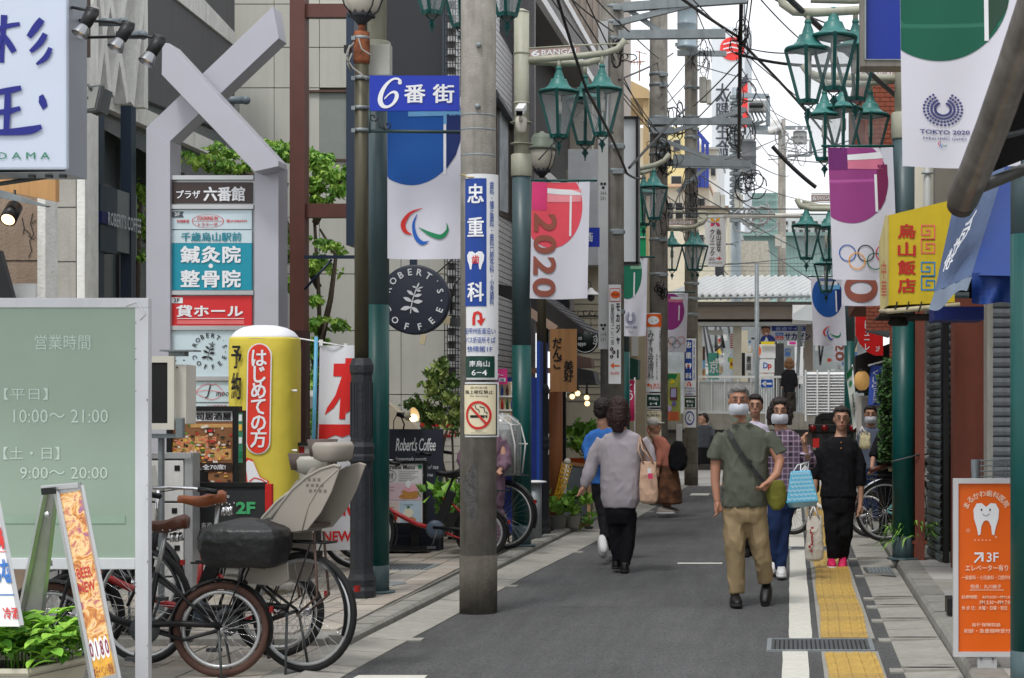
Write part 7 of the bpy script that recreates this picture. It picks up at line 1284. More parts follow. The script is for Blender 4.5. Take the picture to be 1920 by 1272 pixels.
def transformer(lbl,px,y0,y1,w,Y,col):
 t=thing('pole_transformer',lbl,'transformer',W(px,y1,Y));r=w/2*Y/3500;zb_,zt_=W(0,y1,Y).z,W(0,y0,Y).z;h=zt_-zb_;m=MB();m.lathe((W(px,0,Y).x,Y,zb_),[(r*.95,0),(r*1.08,.02),(r*1.08,.06*h),(r,.08*h),(r,.5*h),(r*1.03,.51*h),(r*1.03,.54*h),(r,.55*h),(r,.92*h),(r*1.06,.93*h),(r*.7,h)],24);m.build('tank',col,t)
 m=MB();[m.lathe((W(px-w*.25*k,0,Y).x,Y,zt_),[(.03,0),(.05,.03),(.03,.05),(.05,.08),(.02,.12)],8)for k in(-1,1)];m.tube([W(px+w*.5,y0+18,Y),W(px+w*.8,y0+14,Y)],.035,8);m.build('bushing',white,t)
 m=MB();[m.bar(W(px-w*.5-4,yy,Y+.05),W(px,yy,Y+.05),.06)for yy in(y0+12,y1-8)];m.build('bracket',galv,t)
transformer('pale blue grey transformer can between the third and last left poles',1288,4,92,36,34.6,M('blue_grey_tank',(150,166,176),.45,metal=.2,var=.06,dirt=.2));transformer('dark grey ribbed transformer beside the distant steel pole',1404,262,330,28,49,M('dark_grey_tank',(98,102,106),.6,var=.1))
P5=thing('steel_pole','tall grey steel pole crowded with insulators in front of the tower sign','utility pole',W(1380,880,50));m=MB();m.tube([W(1380,884,50),W(1380,165,50)],[.16,.11],16);m.build('shaft',M('pale_blue_steel',(150,162,170),.5,metal=.2),P5)
m=MB();rnd=random.Random(3)
for yy in range(180,420,11):m.bar(W(1374-rnd.randint(0,4),yy,49.8),W(1392+rnd.randint(0,6),yy+rnd.randint(-2,2),49.8),.07,.05);m.box(W(1380,yy+3,49.7),(.34,.2,.08))
m.build('insulator_arms',galv,P5)['kind']='stuff';m=MB();m.bar(W(1382,179,49.8),W(1442,181,49.8),.12);m.bar(W(1440,181,49.8),W(1440,237,49.8),.12);m.bar(W(1440,240,49.8),W(1410,240,49.8),.12);m.build('looped_bracket',M('pale_blue_steel'),P5)
t=thing('pole_switch_box','grey switch box hung inside the looped bracket of the steel pole','switch box',W(1420,207,49.6));m=MB();m.pbox(1403,188,1437,208,49.5,.4);m.build('case',M('switch_grey',(160,164,164),.5),t,bevel=.02);m=MB();[m.tube([W(1408+5*k,196,49.45),W(1408+5*k,200,49.3)],.05,8)for k in range(5)];m.build('terminals',black,t)
m=MB();[m.tube([W(1408+6*k,208,49.6),W(1414+8*k,226,49.6),W(1400+4*k,238,49.6)],.03,5)for k in range(4)];m.build('leads',galv,t)
P6=thing('slim_concrete_pole','slim far concrete pole with a small transformer on the right skyline','utility pole',W(1466,800,62));m=MB();m.tube([W(1466,880,62),W(1466,224,62)],[.17,.12],14);m.build('shaft',conc,P6);m=MB();m.bar(W(1466,240,62),W(1520,240,62),.12);m.bar(W(1410,248,62),W(1466,250,62),.12);m.bar(W(1520,246,62),W(1520,292,62),.1);m.bar(W(1476,292,62),W(1520,292,62),.08);m.build('cross_arm',galv,P6)
transformer('small grey transformer on the slim far pole',1500,246,270,26,61.8,M('grey_tank2',(130,134,136),.6));m=MB();[m.lathe(W(1446+5*k,250-2*k,61.8),[(.08,0),(.12,.1),(.05,.2),(.10,.3),(.02,.5)],8)for k in range(4)];m.build('insulator',white,P6)
for(px_,y0,y1,w_,Y_,l_)in((1322,144,190,22,35.0,'beige junction box pair on the last left concrete pole'),(1348,360,386,22,49,'small pale box left on the steel pole'),(1385,360,390,16,48.8,'small pale box right on the steel pole'),(1463,440,462,20,61,'small pale meter box on the slim far pole')):
 m=MB();m.pbox(px_-w_/2,y0,px_+w_/2*.2,y1,Y_,.25);m.pbox(px_+w_/2*.25,y0+5,px_+w_/2,y1+4,Y_+.02,.2);tag(m.build('junction_box',M('box_beige_grey',(184,182,174),.5,dirt=.2),bevel=.01),l_,'junction box')
def wire(a,b,sag=8,r=.010,n=14,lbl='thin black overhead cable crossing above the street',nm='overhead_cable',mat=cable,grp='thin overhead cables',coil=0):
 m=MB();A=W(*a);B=W(*b);pts=[]
 for i in range(n+1):
  u=i/n;p_=A.lerp(B,u);pts.append(p_-V((0,0,sag*4*u*(1-u)*p_.y/3500)))
 m.tube(pts,r,5,cap=False)
 if coil:
  q=[];
  for i in range(coil*6):
   u=i/(coil*6-1);j=min(int(u*n),n-1);f=u*n-j;c=pts[j].lerp(pts[j+1],f);q.append(c+V((math.cos(i*1.05)*r*1.7,math.sin(i*1.05)*r*1.7,0)))
  m.tube(q,r*.5,5,cap=False)
 return tag(m.build(nm,mat,fix=False),lbl,'cable',grp)
wire((1040,-20,12),(1100,170,14),4,.011,lbl='twisted thick black cable falling from the top centre across the lanterns',grp=None,coil=0);wire((1100,170,14),(1175,325,19),-8,.013,lbl='lower run of the twisted thick cable past the second lanterns',grp=None,coil=0);wire((1175,325,19),(1208,332,23),6,.014,lbl='end of the twisted cable swinging to the third lamp arm',grp=None,coil=0)
wire((1180,315,20),(1290,200,28),-2,.016,lbl='black cable rising right from the white upright sign',grp=None)
wire((1388,70,24),(1385,295,30),0,.03,lbl='thick hanging black cable bundle before the tower sign',grp=None,coil=0)
wire((1390,-20,22),(1388,70,24),2,.028,lbl='upper part of the thick hanging cable bundle',grp=None,coil=0)
wire((1275,-5,20),(1385,70,24),2,.02,lbl='heavy black cable slanting down to the tangle before the red disc',grp=None);wire((1450,-30,14),(1680,180,18),2,.026,mat=M('ribbed_grey_cable',(60,60,66),.5),lbl='thick ribbed grey cable slanting behind the right lanterns',grp=None);wire((1385,75,24),(1560,270,34),-8,.022,lbl='black cable slanting from the tangle down to the right skyline',grp=None);wire((1448,275,30),(1530,352,30),4,.036,lbl='short thick black cable with blunt end above the far right lanterns',grp=None)
wire((1380,100,24),(1660,115,20),16,.02,lbl='level black cable passing behind the right lanterns',grp=None)
rnd=random.Random(42)
L_=[((1262,100,33),(1160,150,21),4),((1300,120,35),(1420,150,50),3),((1310,250,35),(1375,190,50),3),((1240,150,28),(1300,240,35),4),((1290,320,35),(1240,440,28),4),((1300,470,36),(1420,440,60),5),((1240,360,28),(1340,420,37),5),((1395,170,50),(1500,235,62),6),((1380,330,50),(1560,380,60),12),((1290,-20,22),(1340,100,30),3),((1420,-20,18),(1600,60,17),8),((1305,500,36),(1560,470,60),6),((1385,85,24),(1500,100,20),6),((1385,90,24),(1560,230,30),4),((1410,-20,20),(1520,90,22),6),((1290,-10,20),(1385,80,26),3),((1395,60,24),(1405,-20,18),0),((1400,75,24),(1412,-20,18),0),((1400,110,26),(1480,260,50),4),((1385,290,30),(1480,330,60),8),((1235,262,28),(1120,120,24),4),((1235,250,28),(1060,-20,18),6),((1230,245,28),(1020,-20,18),8),((1235,270,28),(1090,-20,18),8),((1180,60,21),(1100,-20,17),3),((1150,60,21),(1050,-20,17),3),((1240,390,30),(1560,392,40),1),((1240,400,30),(1620,402,40),1),((1300,320,35),(1460,420,50),2),((1300,360,35),(1520,480,50),2),((1360,300,30),(1480,250,60),2),((1440,290,45),(1640,300,40),10),((1440,300,45),(1660,240,30),8),((1300,200,35),(1390,110,28),2),((1300,230,35),(1392,130,28),2),((1385,120,26),(1460,240,60),2),((1236,420,30),(1380,460,50),4),((1470,280,60),(1640,270,40),10),((1470,250,60),(1640,330,40),14),((1300,440,35),(1370,520,50),3),((930,430,20),(880,500,17),0),((1150,250,21),(1060,160,20),3),((1235,110,28),(1160,40,21),2),((1240,205,28),(1310,130,35),2),((1010,300,20),(1110,180,22),3),((1235,185,28),(1330,60,34),1),((1380,200,50),(1460,310,62),8),((1560,550,30),(1440,470,60),2)]
def an(p):
 x,y=p[0],p[1];n_='the left house fronts' if x<1050 else 'the second lanterns' if x<1135 else 'the second concrete pole' if x<1200 else 'the third concrete pole' if x<1262 else 'the last left pole' if x<1345 else 'the steel pole' if x<1420 else 'the slim far pole' if x<1490 else 'the right hand lanterns'
 return('upper edge over ' if y<0 else 'high ' if y<130 else 'mid ' if y<300 else 'low ')+n_[4:]
seen_={}
for a,b,s in L_:
 l_='thin cable from '+an(a)+' to '+an(b);seen_[l_]=seen_.get(l_,0)+1;k_=seen_[l_];wire(a,b,s,.008 if a[2]<30 else.012,lbl=l_+('' if k_==1 else ', lower one' if k_==2 else ', lowest'))
def tangle(lbl,cx,cy,Y,rx,ry,n,seed,r=.006,mat=cable):
 rnd=random.Random(seed);m=MB();s=Y/3500
 for _ in range(int(n*.5)):
  a=rnd.uniform(0,6.28);q=[];cx2,cy2=cx+rnd.gauss(0,rx*.35),cy+rnd.gauss(0,ry*.35);aa,bb=rnd.uniform(.2,.8)*rx,rnd.uniform(.2,.8)*ry;f=rnd.uniform(.6,1.6)
  for i in range(16):th=a+i*.42*f;q.append(W(cx2+aa*math.cos(th),cy2+bb*math.sin(th)+i*rnd.uniform(-.2,.4),Y+rnd.uniform(-.05,.05)))
  m.tube(q,r*rnd.uniform(.6,1.4),5,cap=False)
 tag(m.build('cable_tangle',mat,fix=False),lbl,'cables')
tangle('tangled cables before the red disc',1388,80,24,18,34,26,1);tangle('cable loops on the third concrete pole above the lamp arm',1240,300,28.2,26,36,22,2);tangle('cable loops on the third concrete pole just below the lamp arm',1244,390,28.2,14,50,14,3);tangle('cable loops on the last left pole top',1318,110,35,22,46,18,4);tangle('cable loops on the last left pole at mid height',1294,390,35,20,60,22,5);tangle('cable loops round the middle of the steel pole',1402,350,48,26,40,16,6,.012);tangle('grey looped leads below the steel pole boxes',1410,410,48,40,34,16,7,.02,M('grey_lead',(150,152,152),.5));tangle('dark coil of cable tied to the third pole above the dermatology plate',1238,545,28.2,9,16,14,8,.010)
tangle('leads round the slim far pole',1476,270,61,30,40,16,9,.018,MATS['grey_lead']);tangle('cable loops on the second concrete pole behind the lantern arm',1165,100,21,22,30,12,10);tangle('cables on the steel pole near the tower characters',1388,230,49,30,60,26,12,.016);tangle('wires between the last left pole and the transformer',1262,240,34,26,50,16,13,.010)
def fuse(m,name,mat,parent,vox=.012,sm=4,amp=0.,fs=9.,seed=0,stretch=.45):
 me=m.mesh('tmp',mat,ORG[parent.name]);o=bpy.data.objects.new('tmp',me);COL.objects.link(o);md=o.modifiers.new('r','REMESH');md.mode='VOXEL';md.voxel_size=vox;md.use_smooth_shade=True
 s=o.modifiers.new('s','SMOOTH');s.factor=.5;s.iterations=sm;o.name=name;o.parent=parent;ORG[o.name]=ORG[parent.name]
 FQ.append((o,mat,amp,fs,seed,stretch,V(ORG[parent.name])));return o
def flush():
 dg=bpy.context.evaluated_depsgraph_get();out=[bpy.data.meshes.new_from_object(q[0].evaluated_get(dg))for q in FQ]
 for(o,mat,amp,fs,seed,stretch,org),me2 in zip(FQ,out):
  o.modifiers.clear();n_=len(me2.vertices)
  me2.materials.clear();me2.materials.append(mat)
  if amp:
   for v in me2.vertices:
    p=v.co+org;k=noise.noise(V((p.x*fs+seed,p.y*fs,p.z*fs*stretch+p.x*fs*.5)))+.5*noise.noise(V((p.x*fs*2.1,p.y*fs*2.1+seed,p.z*fs*1.3)));v.co=v.co+v.normal*((1-min(abs(k),1))**4*1.5-.55)*amp
  me2.update();me2.name=o.name;o.data=me2
FQ=[]
# ================================================================ BICYCLES
def bike(lbl,loc,yaw,r=.34,rf=None,wb=1.08,col=black,tyre=rubber,sad=None,sadh=.9,fen=black,rack=True,basket=False,child=None,ebike=False,cover=False,low=True,lean=0,hb=1.0,sx=.27,rimm=None,grp='parked bicycles'):
 t=thing('bicycle',lbl,'bicycle',(0,0,0),grp);rf=rf or r;sad=sad or blackp;rimm=rimm or alu
 def wheel(x,r):
  w_=bpy.data.objects.new('wheel',MB().lathe((x,0,r),[(.03,-.04),(.022,-.02),(.022,.02),(.03,.04)],12,axis='y').mesh('hub',chrome));COL.objects.link(w_);w_.parent=t;ORG[w_.name]=V((0,0,0));n=40;c=V((x,0,r))
  ring=lambda rr_:[c+V((rr_*math.cos(2*math.pi*i/n),0,rr_*math.sin(2*math.pi*i/n)))for i in range(n)]
  MB().tube(ring(r-.018),.0195 if r>.3 else.023,8,closed=True).build('tyre',tyre,w_,fix=False);MB().tube(ring(r-.045 if r>.3 else r-.056),.012,8,closed=True).build('rim',rimm,w_,fix=False);m=MB()
  for i in range(28):a=2*math.pi*i/28;b=a+(.35 if i%2 else-.35);s_=.02 if i%4<2 else-.02;m.tube([c+V((.022*math.cos(b),s_,.022*math.sin(b))),c+V(((r-.05)*math.cos(a),0,(r-.05)*math.sin(a)))],.0015,3,cap=False)
  m.build('spokes',chrome,w_,fix=False)['kind']='stuff'
 wheel(0,r);wheel(wb,rf)
 def tb(name,mat,segs,parent=t):
  m=MB()
  for pts,rad in segs:m.tube(pts,rad,8)
  return m.build(name,mat,parent)
 B=(.42,0,.28);S=(.5*sx+.21,0,.60);Hd=(wb-.16,0,.72 if not low else.68);Hl=(wb-.12,0,.56)
 seg=[([B,S],.017),([Hl,(.62,0,.34),B]if low else[Hd,(.31,0,.6)],.022),([(0,.05,r),(.2,.04,r*.8),(.42,.03,.28)],.010),([(0,-.05,r),(.2,-.04,r*.8),(.42,-.03,.28)],.010),([(0,.05,r),S],.009),([(0,-.05,r),S],.009),([Hl,(wb-.17,0,.82)],.02)]
 if not low:seg.append(([Hl,(.42,0,.28)],.02))
 tb('frame',col,seg);tb('fork',col if not rimm is alu else black,[([(wb-.12,.05,.58),(wb-.06,.055,rf+.1),(wb,.05,rf)],.010),([(wb-.12,-.05,.58),(wb-.06,-.055,rf+.1),(wb,-.05,rf)],.010)])
 tb('seat_post',alu if sad is not blackp else black,[([S,(sx,0,sadh-.04)],.013)])
 vs=[];m=MB();prof=[(-.115,.03,.012,.03),(-.11,.06,.022,.05),(-.09,.078,.030,.06),(-.05,.082,.022,.062),(-.01,.072,.010,.056),(.03,.05,.004,.046),(.07,.034,.004,.036),(.11,.026,.008,.030),(.145,.018,.008,.024),(.155,.006,.0,.012)]
 for(dx,hw_,tz,dp)in prof:
  for k in range(12):a=math.pi*2*k/12;y_=hw_*math.cos(a);z_=tz+(.016*math.sin(a)if math.sin(a)>0 else dp*math.sin(a)*(.55+.45*abs(math.cos(a))));vs.append((sx+dx*1.08,y_*1.1,sadh-.01+z_*1.45))
 m.add(vs,[(i*12+j,i*12+(j+1)%12,(i+1)*12+(j+1)%12,(i+1)*12+j)for i in range(9)for j in range(12)]+[tuple(range(12))[::-1],tuple(range(108,120))],True);m.build('saddle',sad,t)
 if sad is not blackp:m=MB();[m.ball((sx-.085+.045*k,s_*.078*(1-.25*(k>1)),sadh-.03),.006,6)for k in range(3)for s_ in(-1,1)];m.build('saddle_rivets',chrome,t)['kind']='stuff'
 m=MB();[m.tube([(sx-.07+.03*k,s_*.04,sadh-.10),(sx-.07+.03*k,s_*.04,sadh-.05)],.012,8)for k in(0,1)for s_ in(-1,1)];m.build('saddle_spring',chrome,t)
 for x,rr_,a0,a1 in((0,r,-20,195),(wb,rf,10,170)):
  m=MB();n=22;R_=rr_+.022;vs=[]
  for i in range(n+1):
   a=math.radians(180-(a0+(a1-a0)*i/n))if x==0 else math.radians(a0+(a1-a0)*i/n)
   for yy,dr in((-.03,-.012),(-.018,0),(.018,0),(.03,-.012)):vs.append((x+(R_+dr)*math.cos(a),yy,rr_+(R_+dr)*math.sin(a)))
  m.add(vs,[(i*4+j,i*4+j+1,i*4+j+5,i*4+j+4)for i in range(n)for j in range(3)],True);m.build('mudguard',fen,t,fix=False)
 m=MB();m.lathe((.42,.045,.28),[(.085,-.002),(.085,.002)],24,axis='y');m.tube([(.42,.06,.28),(.47,.075,.12)],.009,6);m.tube([(.42,-.06,.28),(.37,-.075,.44)],.009,6);m.bar((.43,.10,.12),(.51,.10,.12),.05,.02);m.bar((.33,-.10,.44),(.41,-.10,.44),.05,.02);m.build('crank',galv_d,t);tb('chain_guard',blackp,[([(.46,.05,.31),(.2,.05,r+.04),(0,.05,r+.03)],.018)])
 m=MB();m.tube([(wb-.17,0,.82),(wb-.18,0,hb)],.012,8);m.tube([(wb-.38,.27,hb-.02),(wb-.24,.26,hb),(wb-.16,.12,hb+.01),(wb-.16,-.12,hb+.01),(wb-.24,-.26,hb),(wb-.38,-.27,hb-.02)],.011,8);m.build('handlebar',chrome,t);tb('grip',sad,[([(wb-.40,.272,hb-.02),(wb-.28,.262,hb-.005)],.017),([(wb-.40,-.272,hb-.02),(wb-.28,-.262,hb-.005)],.017)])
 tb('brake_cable',blackp,[([(wb-.2,s_*.2,hb),(wb-.02,s_*.1,hb-.03),(wb-.06,s_*.02,hb-.16),(wb-.13,s_*.02,.6)],.0035)for s_ in(-1,1)]);tb('kickstand',galv_d,[([(0,.06,r),(-.03,.12,.0)],.008),([(0,-.06,r),(-.03,-.12,.0)],.008),([(-.03,.12,.005),(-.03,-.12,.005)],.007)])
 m=MB();m.box((-.9*r-.04,0,r*1.42),(.02,.035,.035));m.build('tail_reflector',M('red_reflector',(150,26,26),.2),t)
 rk=2*r+.06 if r>.3 else.66
 if rack:tb('rear_rack',black,[([(.16,s_*.055,rk),(-.26,s_*.055,rk)],.006)for s_ in(-1,1)]+[([(-.26,-.055,rk),(-.26,.055,rk)],.006),([(0,.06,r),(-.16,.06,rk)],.005),([(0,-.06,r),(-.16,-.06,rk)],.005)]+[([(.1-.12*k,-.055,rk),(.1-.12*k,.055,rk)],.005)for k in range(4)])
 if basket:
  m=MB();x0,x1,z0,z1=wb-.06,wb+.24,.70,.95
  for i in range(9):
   for yy in(-.17,.17):m.tube([(x0+.03+(x1-x0-.06)*i/8,yy*.8,z0),(x0+(x1-x0)*i/8,yy,z1)],.003,4)
   for xx,xq in((x0+.03,x0),(x1-.03,x1)):m.tube([(xx,(-.17+.34*i/8)*.8,z0),(xq,-.17+.34*i/8,z1)],.003,4)
  for k in range(5):u=k/4;m.tube([(x0+.03-.03*u,-.14-.03*u,z0+.25*u),(x1-.03+.03*u,-.14-.03*u,z0+.25*u),(x1-.03+.03*u,.14+.03*u,z0+.25*u),(x0+.03-.03*u,.14+.03*u,z0+.25*u)],.004,4,closed=True)
  m.build('basket',M('basket_wire',(120,120,120),.4,metal=.5)if basket is True else basket,t)['kind']='stuff'
 if ebike:m=MB();m.box((.345,0,.50),(.09,.07,.34),Matrix.Rotation(-.39,3,'Y'));m.build('battery',blackp,t,bevel=.01);m=MB();m.lathe((.44,-.06,.29),[(.05,-.03),(.085,-.02),(.09,.10),(.06,.12)],20,axis='y');m.build('motor',M('motor_blue_grey',(80,94,112),.4),t)
 if child:
  cm,dark=child;z=rk+.06;m=MB();k0=len(t.children)
  def shell(rows,th=.012):
   vs=[];n=16
   for(x,z_,hw_,dp)in rows:
    for i in range(n+1):a=math.pi*i/n;vs.append((x+dp*math.sin(a),-hw_*math.cos(a),z_))
   k=len(vs);rn=len(rows);f=[(j*(n+1)+i,j*(n+1)+i+1,(j+1)*(n+1)+i+1,(j+1)*(n+1)+i)for j in range(rn-1)for i in range(n)]
   vs2=[(x-th,y*.94,z_)for x,y,z_ in vs];m.add(vs,f,True);m.add(vs2,[q[::-1]for q in f],True)
   e=[(j*(n+1),(j+1)*(n+1),k+(j+1)*(n+1),k+j*(n+1))for j in range(rn-1)]+[(j*(n+1)+n,(j+1)*(n+1)+n,k+(j+1)*(n+1)+n,k+j*(n+1)+n)for j in range(rn-1)]+[((rn-1)*(n+1)+i,(rn-1)*(n+1)+i+1,k+(rn-1)*(n+1)+i+1,k+(rn-1)*(n+1)+i)for i in range(n)];m.add(vs+vs2,e)
  shell([(.00,z,.12,-.08),(-.04,z+.12,.128,-.10),(-.11,z+.26,.125,-.10),(-.20,z+.38,.115,-.09)]);m.box((.02,0,z+.015),(.28,.24,.03));m.build('child_seat',cm,t)
  wing=[(.17,.01),(.02,.0),(-.11,.02),(-.20,.12),(-.27,.24),(-.33,.385),(-.29,.395),(-.20,.37),(-.10,.32),(-.01,.25),(.07,.16),(.13,.08)]
  for s_ in(-1,1):
   m=MB();m.prism([(x,s_*.128,z+q)for x,q in wing],(0,s_*.01,0));g=m.build('side_wing',cm,t,bevel=.003);m=MB();m.tube([(x,s_*.136,z+q)for x,q in wing[5:]],.009,8);m.tube([(x,s_*.138,z+q)for x,q in((-.31,.37),(-.20,.28),(-.12,.16),(-.08,.02))],.005,6);m.build('rolled_edge',cm,g)
   m=MB();[m.box((-.19+.032*i-.02*j,s_*.1395,z+.31-.032*j),(.018,.001,.018))for i in range(4)for j in range(3)if i<4-j*.4];m.build('vent_slots',dark,g)['kind']='stuff'
  m=MB();m.loft([((-.28,0,z+.41),.05,.10),((-.27,0,z+.43),.09,.125),((-.27,0,z+.50),.105,.13),((-.27,0,z+.525),.09,.12)],20,2.6);m.build('head_guard',cm,t);m=MB();m.loft([((-.21,0,z+.44),.06,.10),((-.20,0,z+.54),.07,.11)],16);m.build('head_pad',M('brown_grey_pad',(96,84,80),.8),t);m=MB();m.bar((-.22,0,z+.30),(-.29,0,z+.46),.07,.02);m.build('head_post',M('taupe_plastic',(140,122,112),.5),t)
  for s_ in(-1,1):
   m=MB();m.prism([(.22,s_*.13,z+.02),(.0,s_*.13,z+.02),(-.03,s_*.14,z-.27),(.03,s_*.14,z-.31),(.24,s_*.14,z-.30),(.28,s_*.14,z-.25)],(0,s_*.012,0));m.v=[p+V((-.04,0,0))for p in m.v];g=m.build('leg_guard',cm,t,bevel=.004);m=MB();[m.prism([(.24-.02*k,s_*.154,z-.08-.055*k),(.08,s_*.154,z-.10-.05*k),(.08,s_*.154,z-.115-.05*k),(.24,s_*.154,z-.10-.05*k)],(0,s_*.001,0))for k in range(3)];m.build('mesh_slot',dark,g)
  MB().box((.03,0,z+.04),(.26,.24,.02)).build('seat_pad',M('brown_pad',(92,78,70),.8),t);tb('seat_strut',M('brown_strut',(86,66,58),.5),[([(-.1,s_*.05,z),(-.13,s_*.06,r+.1),(0,s_*.06,r)],.008)for s_ in(-1,1)])
  for o_ in list(t.children)[k0:]:o_.location.x-=.075
 if cover:
  z=rk+.02;rc=[((.05,0,z-.02),.22,.20),((.06,0,z+.2),.24,.21),((.05,0,z+.4),.23,.20),((.02,0,z+.55),.17,.17),((.0,0,z+.62),.05,.08)];m=MB();m.loft(rc,20,2.6);m.build('rain_cover',M('clear_vinyl',(210,214,214),.15,var=0,alpha=.35,spec=.7),t,fix=False)
  w2=M('white_piping',(216,216,214),.5);tb('cover_piping',w2,[([(-.17,s_*.10,z),(-.19,s_*.14,z+.3),(-.14,s_*.13,z+.5),(0,s_*.12,z+.6),(.14,s_*.12,z+.52),(.27,s_*.13,z+.25),(.26,s_*.12,z-.02)],.009)for s_ in(-1,1)]+[([(-.14,-.13,z+.5),(-.14,.13,z+.5)],.009),([(-.19,-.2,z+.3),(.27,-.2,z+.3)],.009)]);m=MB();m.loft([((.03,0,z),.17,.15),((.0,0,z+.28),.15,.15),((-.05,0,z+.45),.10,.12)],14);m.build('child_seat',blackp,t)
 t.location=loc;t.rotation_euler=(lean,0,yaw);ORG[t.name]=V(loc);return t,rk
tan_s=M('tan_leather',(146,82,50),.35,var=.1);brn_s=M('dark_brown_leather',(88,52,40),.35,var=.1);brt=M('brown_tyre',(84,58,50),.75,var=.1,scale=20);redf=M('red_bike_enamel',(166,34,36),.3,var=.05);clay=M('grey_beige_seat_plastic',(156,149,140),.5,var=.05);clayd=M('mesh_shadow_grey',(112,104,98),.7);lgs=M('light_grey_seat_plastic',(172,170,160),.45,var=.05)
def at(px,Y,z=.012):return V(((px-CX)/F*Y,Y,z))
PI=math.pi
bA,rkA=bike('black small wheeled bicycle with brown tyre and dark brown studded saddle in front',at(415,10.75),PI+.06,r=.272,wb=.96,tyre=brt,sad=brn_s,sadh=.88,hb=1.0,sx=.31)
t=thing('rear_bag','black nylon cover strapped over the rear carrier of the small wheeled bicycle','bag',at(455,10.75,.66));c=at(460,10.72,.69);m=MB();rnd=random.Random(6)
m.loft([(c+V((x,0,z)),a,b)for z,a,b,x in((-.04,.19,.13,0),(-.02,.225,.15,0),(.06,.25,.17,0),(.13,.258,.178,.0),(.175,.24,.17,.0),(.205,.16,.13,.0),(.228,.08,.07,.01),(.236,.03,.03,.01))],30,3.6);fuse(m,'bag_body',M('black_nylon',(17,18,20),.42,var=.1,bump=.3,bscale=30,spec=.5),t,.008,3,.0035,6,3,1.6);m=MB();m.loft([(c+V((0,0,-.03)),.19,.12),(c+V((0,0,.0)),.21,.14)],20,4);m.build('base_tray',blackp,t)
bike('bicycle with grey beige mesh child seat and large rear wheel, rightmost of the front row',at(549,10.95),PI-.32,r=.352,wb=1.12,sad=blackp,sadh=.86,child=(clay,clayd),hb=1.05)
bike('red electric bicycle with tan saddle and pale grey child seat behind the black one',at(500,11.6),PI+.12,r=.272,wb=1.2,col=redf,sad=tan_s,sadh=.98,sx=.37,child=(lgs,clayd),ebike=True,hb=1.08)
bike('dark bicycle mostly hidden behind the green opening hours board',at(250,12.3,.07),PI-.1,r=.33,col=black,basket=True,sadh=.85)
bike('bicycle with front basket behind the A-frame poster',at(330,13.4,.07),PI+.1,r=.33,col=M('grey_green_frame',(90,100,96),.4),basket=True,sadh=.85)
bike('red electric bicycle with black saddle parked beside the navy chalk board',at(903,18.1,.07),PI+.1,r=.25,wb=1.15,col=redf,sadh=.83,ebike=True,hb=.95)
bike('bicycle with clear rain cover over its child seat beside the near concrete pole',at(943,19.2,.07),PI-.25,r=.352,col=M('lime_yellow_frame',(206,206,60),.4),sadh=.85,cover=True)
bike('grey child seat bicycle partly behind the teal post, rain cover only in view',at(672,17.0,.07),PI+.1,r=.33,col=black,sadh=.84,cover=True)
bike('turquoise bicycle with chrome mudguard and brown grips behind the right teal post',at(1660,20.4,.06),.15,r=.335,col=M('turquoise_frame',(90,160,158),.35),sad=brn_s,sadh=.88,fen=chrome,basket=False)
bike('small wheeled bicycle with white walled tyre beyond the turquoise one',at(1628,21.6,.03),PI-.4,r=.26,wb=.95,col=white,sadh=.82,basket=True)
bike('bicycle visible between the right teal post and the brown column',at(1728,19.6,.09),1.2,r=.33,col=galv,sadh=.85,basket=True)
t=thing('steel_bollard','steel bollard with flat white cap by the rain covered bicycle','bollard',at(1003,20.8,.07));m=MB();c=at(1003,20.8,.07);m.lathe(c,[(.075,0),(.075,.62)],18);m.build('post',galv,t);m=MB();m.lathe(c,[(.13,.62),(.13,.635),(.05,.645)],20);m.build('cap',white,t)
t=thing('chain_post','white plastic post holding the yellow chain','post',at(1058,22.6,.07));m=MB();m.tube([W(1050,985,22.6),W(1064,868,22.6)],.03,10);m.ball(W(1064,866,22.6),.042);m.build('post_body',offwhite,t)
t=thing('yellow_chain','yellow plastic chain looped beside the timber post','chain',W(1050,945,22.4));m=MB()
for a,b in(((1068,876),(1034,944)),((1056,876),(1034,944))):
 for i in range(16):u=i/15;x=a[0]+(b[0]-a[0])*u;y=a[1]+(b[1]-a[1])*u+14*math.sin(u*PI);c=W(x,y,22.4);m.tube([c+V((.025*math.cos(k*PI/4),.012*math.sin(k*PI/4)*(i%2),.034*math.sin(k*PI/4)))for k in range(8)],.007,5,closed=True)
m.build('chain_links',M('chain_yellow',(236,184,30),.45),t)['kind']='stuff'
t=thing('chalk_easel','wood framed chalkboard leaning beside the yellow chain','board',W(1085,950,22.8));q=[W(1056,868,23.2),W(1104,874,23.2),W(1104,985,22.7),W(1052,985,22.7)];m=MB();m.prism(q,(0,.03,0));m.build('board',M('smudged_chalkboard',(84,90,94),.8,var=.3,scale=4),t);m=MB();[m.bar(q[i]+V((0,-.01,0)),q[(i+1)%4]+V((0,-.01,0)),.04,.04)for i in range(4)];m.build('frame',M('tan_wood',(170,128,88),.6),t)
def pot(lbl,px,Y,z,w,h,n,seed,mat,ll=.10):
 t=thing('potted_plant',lbl,'plant',at(px,Y,z));c=at(px,Y,z);rnd=random.Random(seed);m=MB();m.lathe(c,[(w*.38,0),(w*.5,h),(w*.52,h),(w*.44,h-.01)],16);m.build('pot',mat,t)
 for k in range(2):m=MB();leaves(m,c+V((0,0,h+ll*1.3)),(w*.9,w*.8,ll*1.5),n,ll,rnd,up=True);m.build('leaves',grn[k+1],t,fix=False)
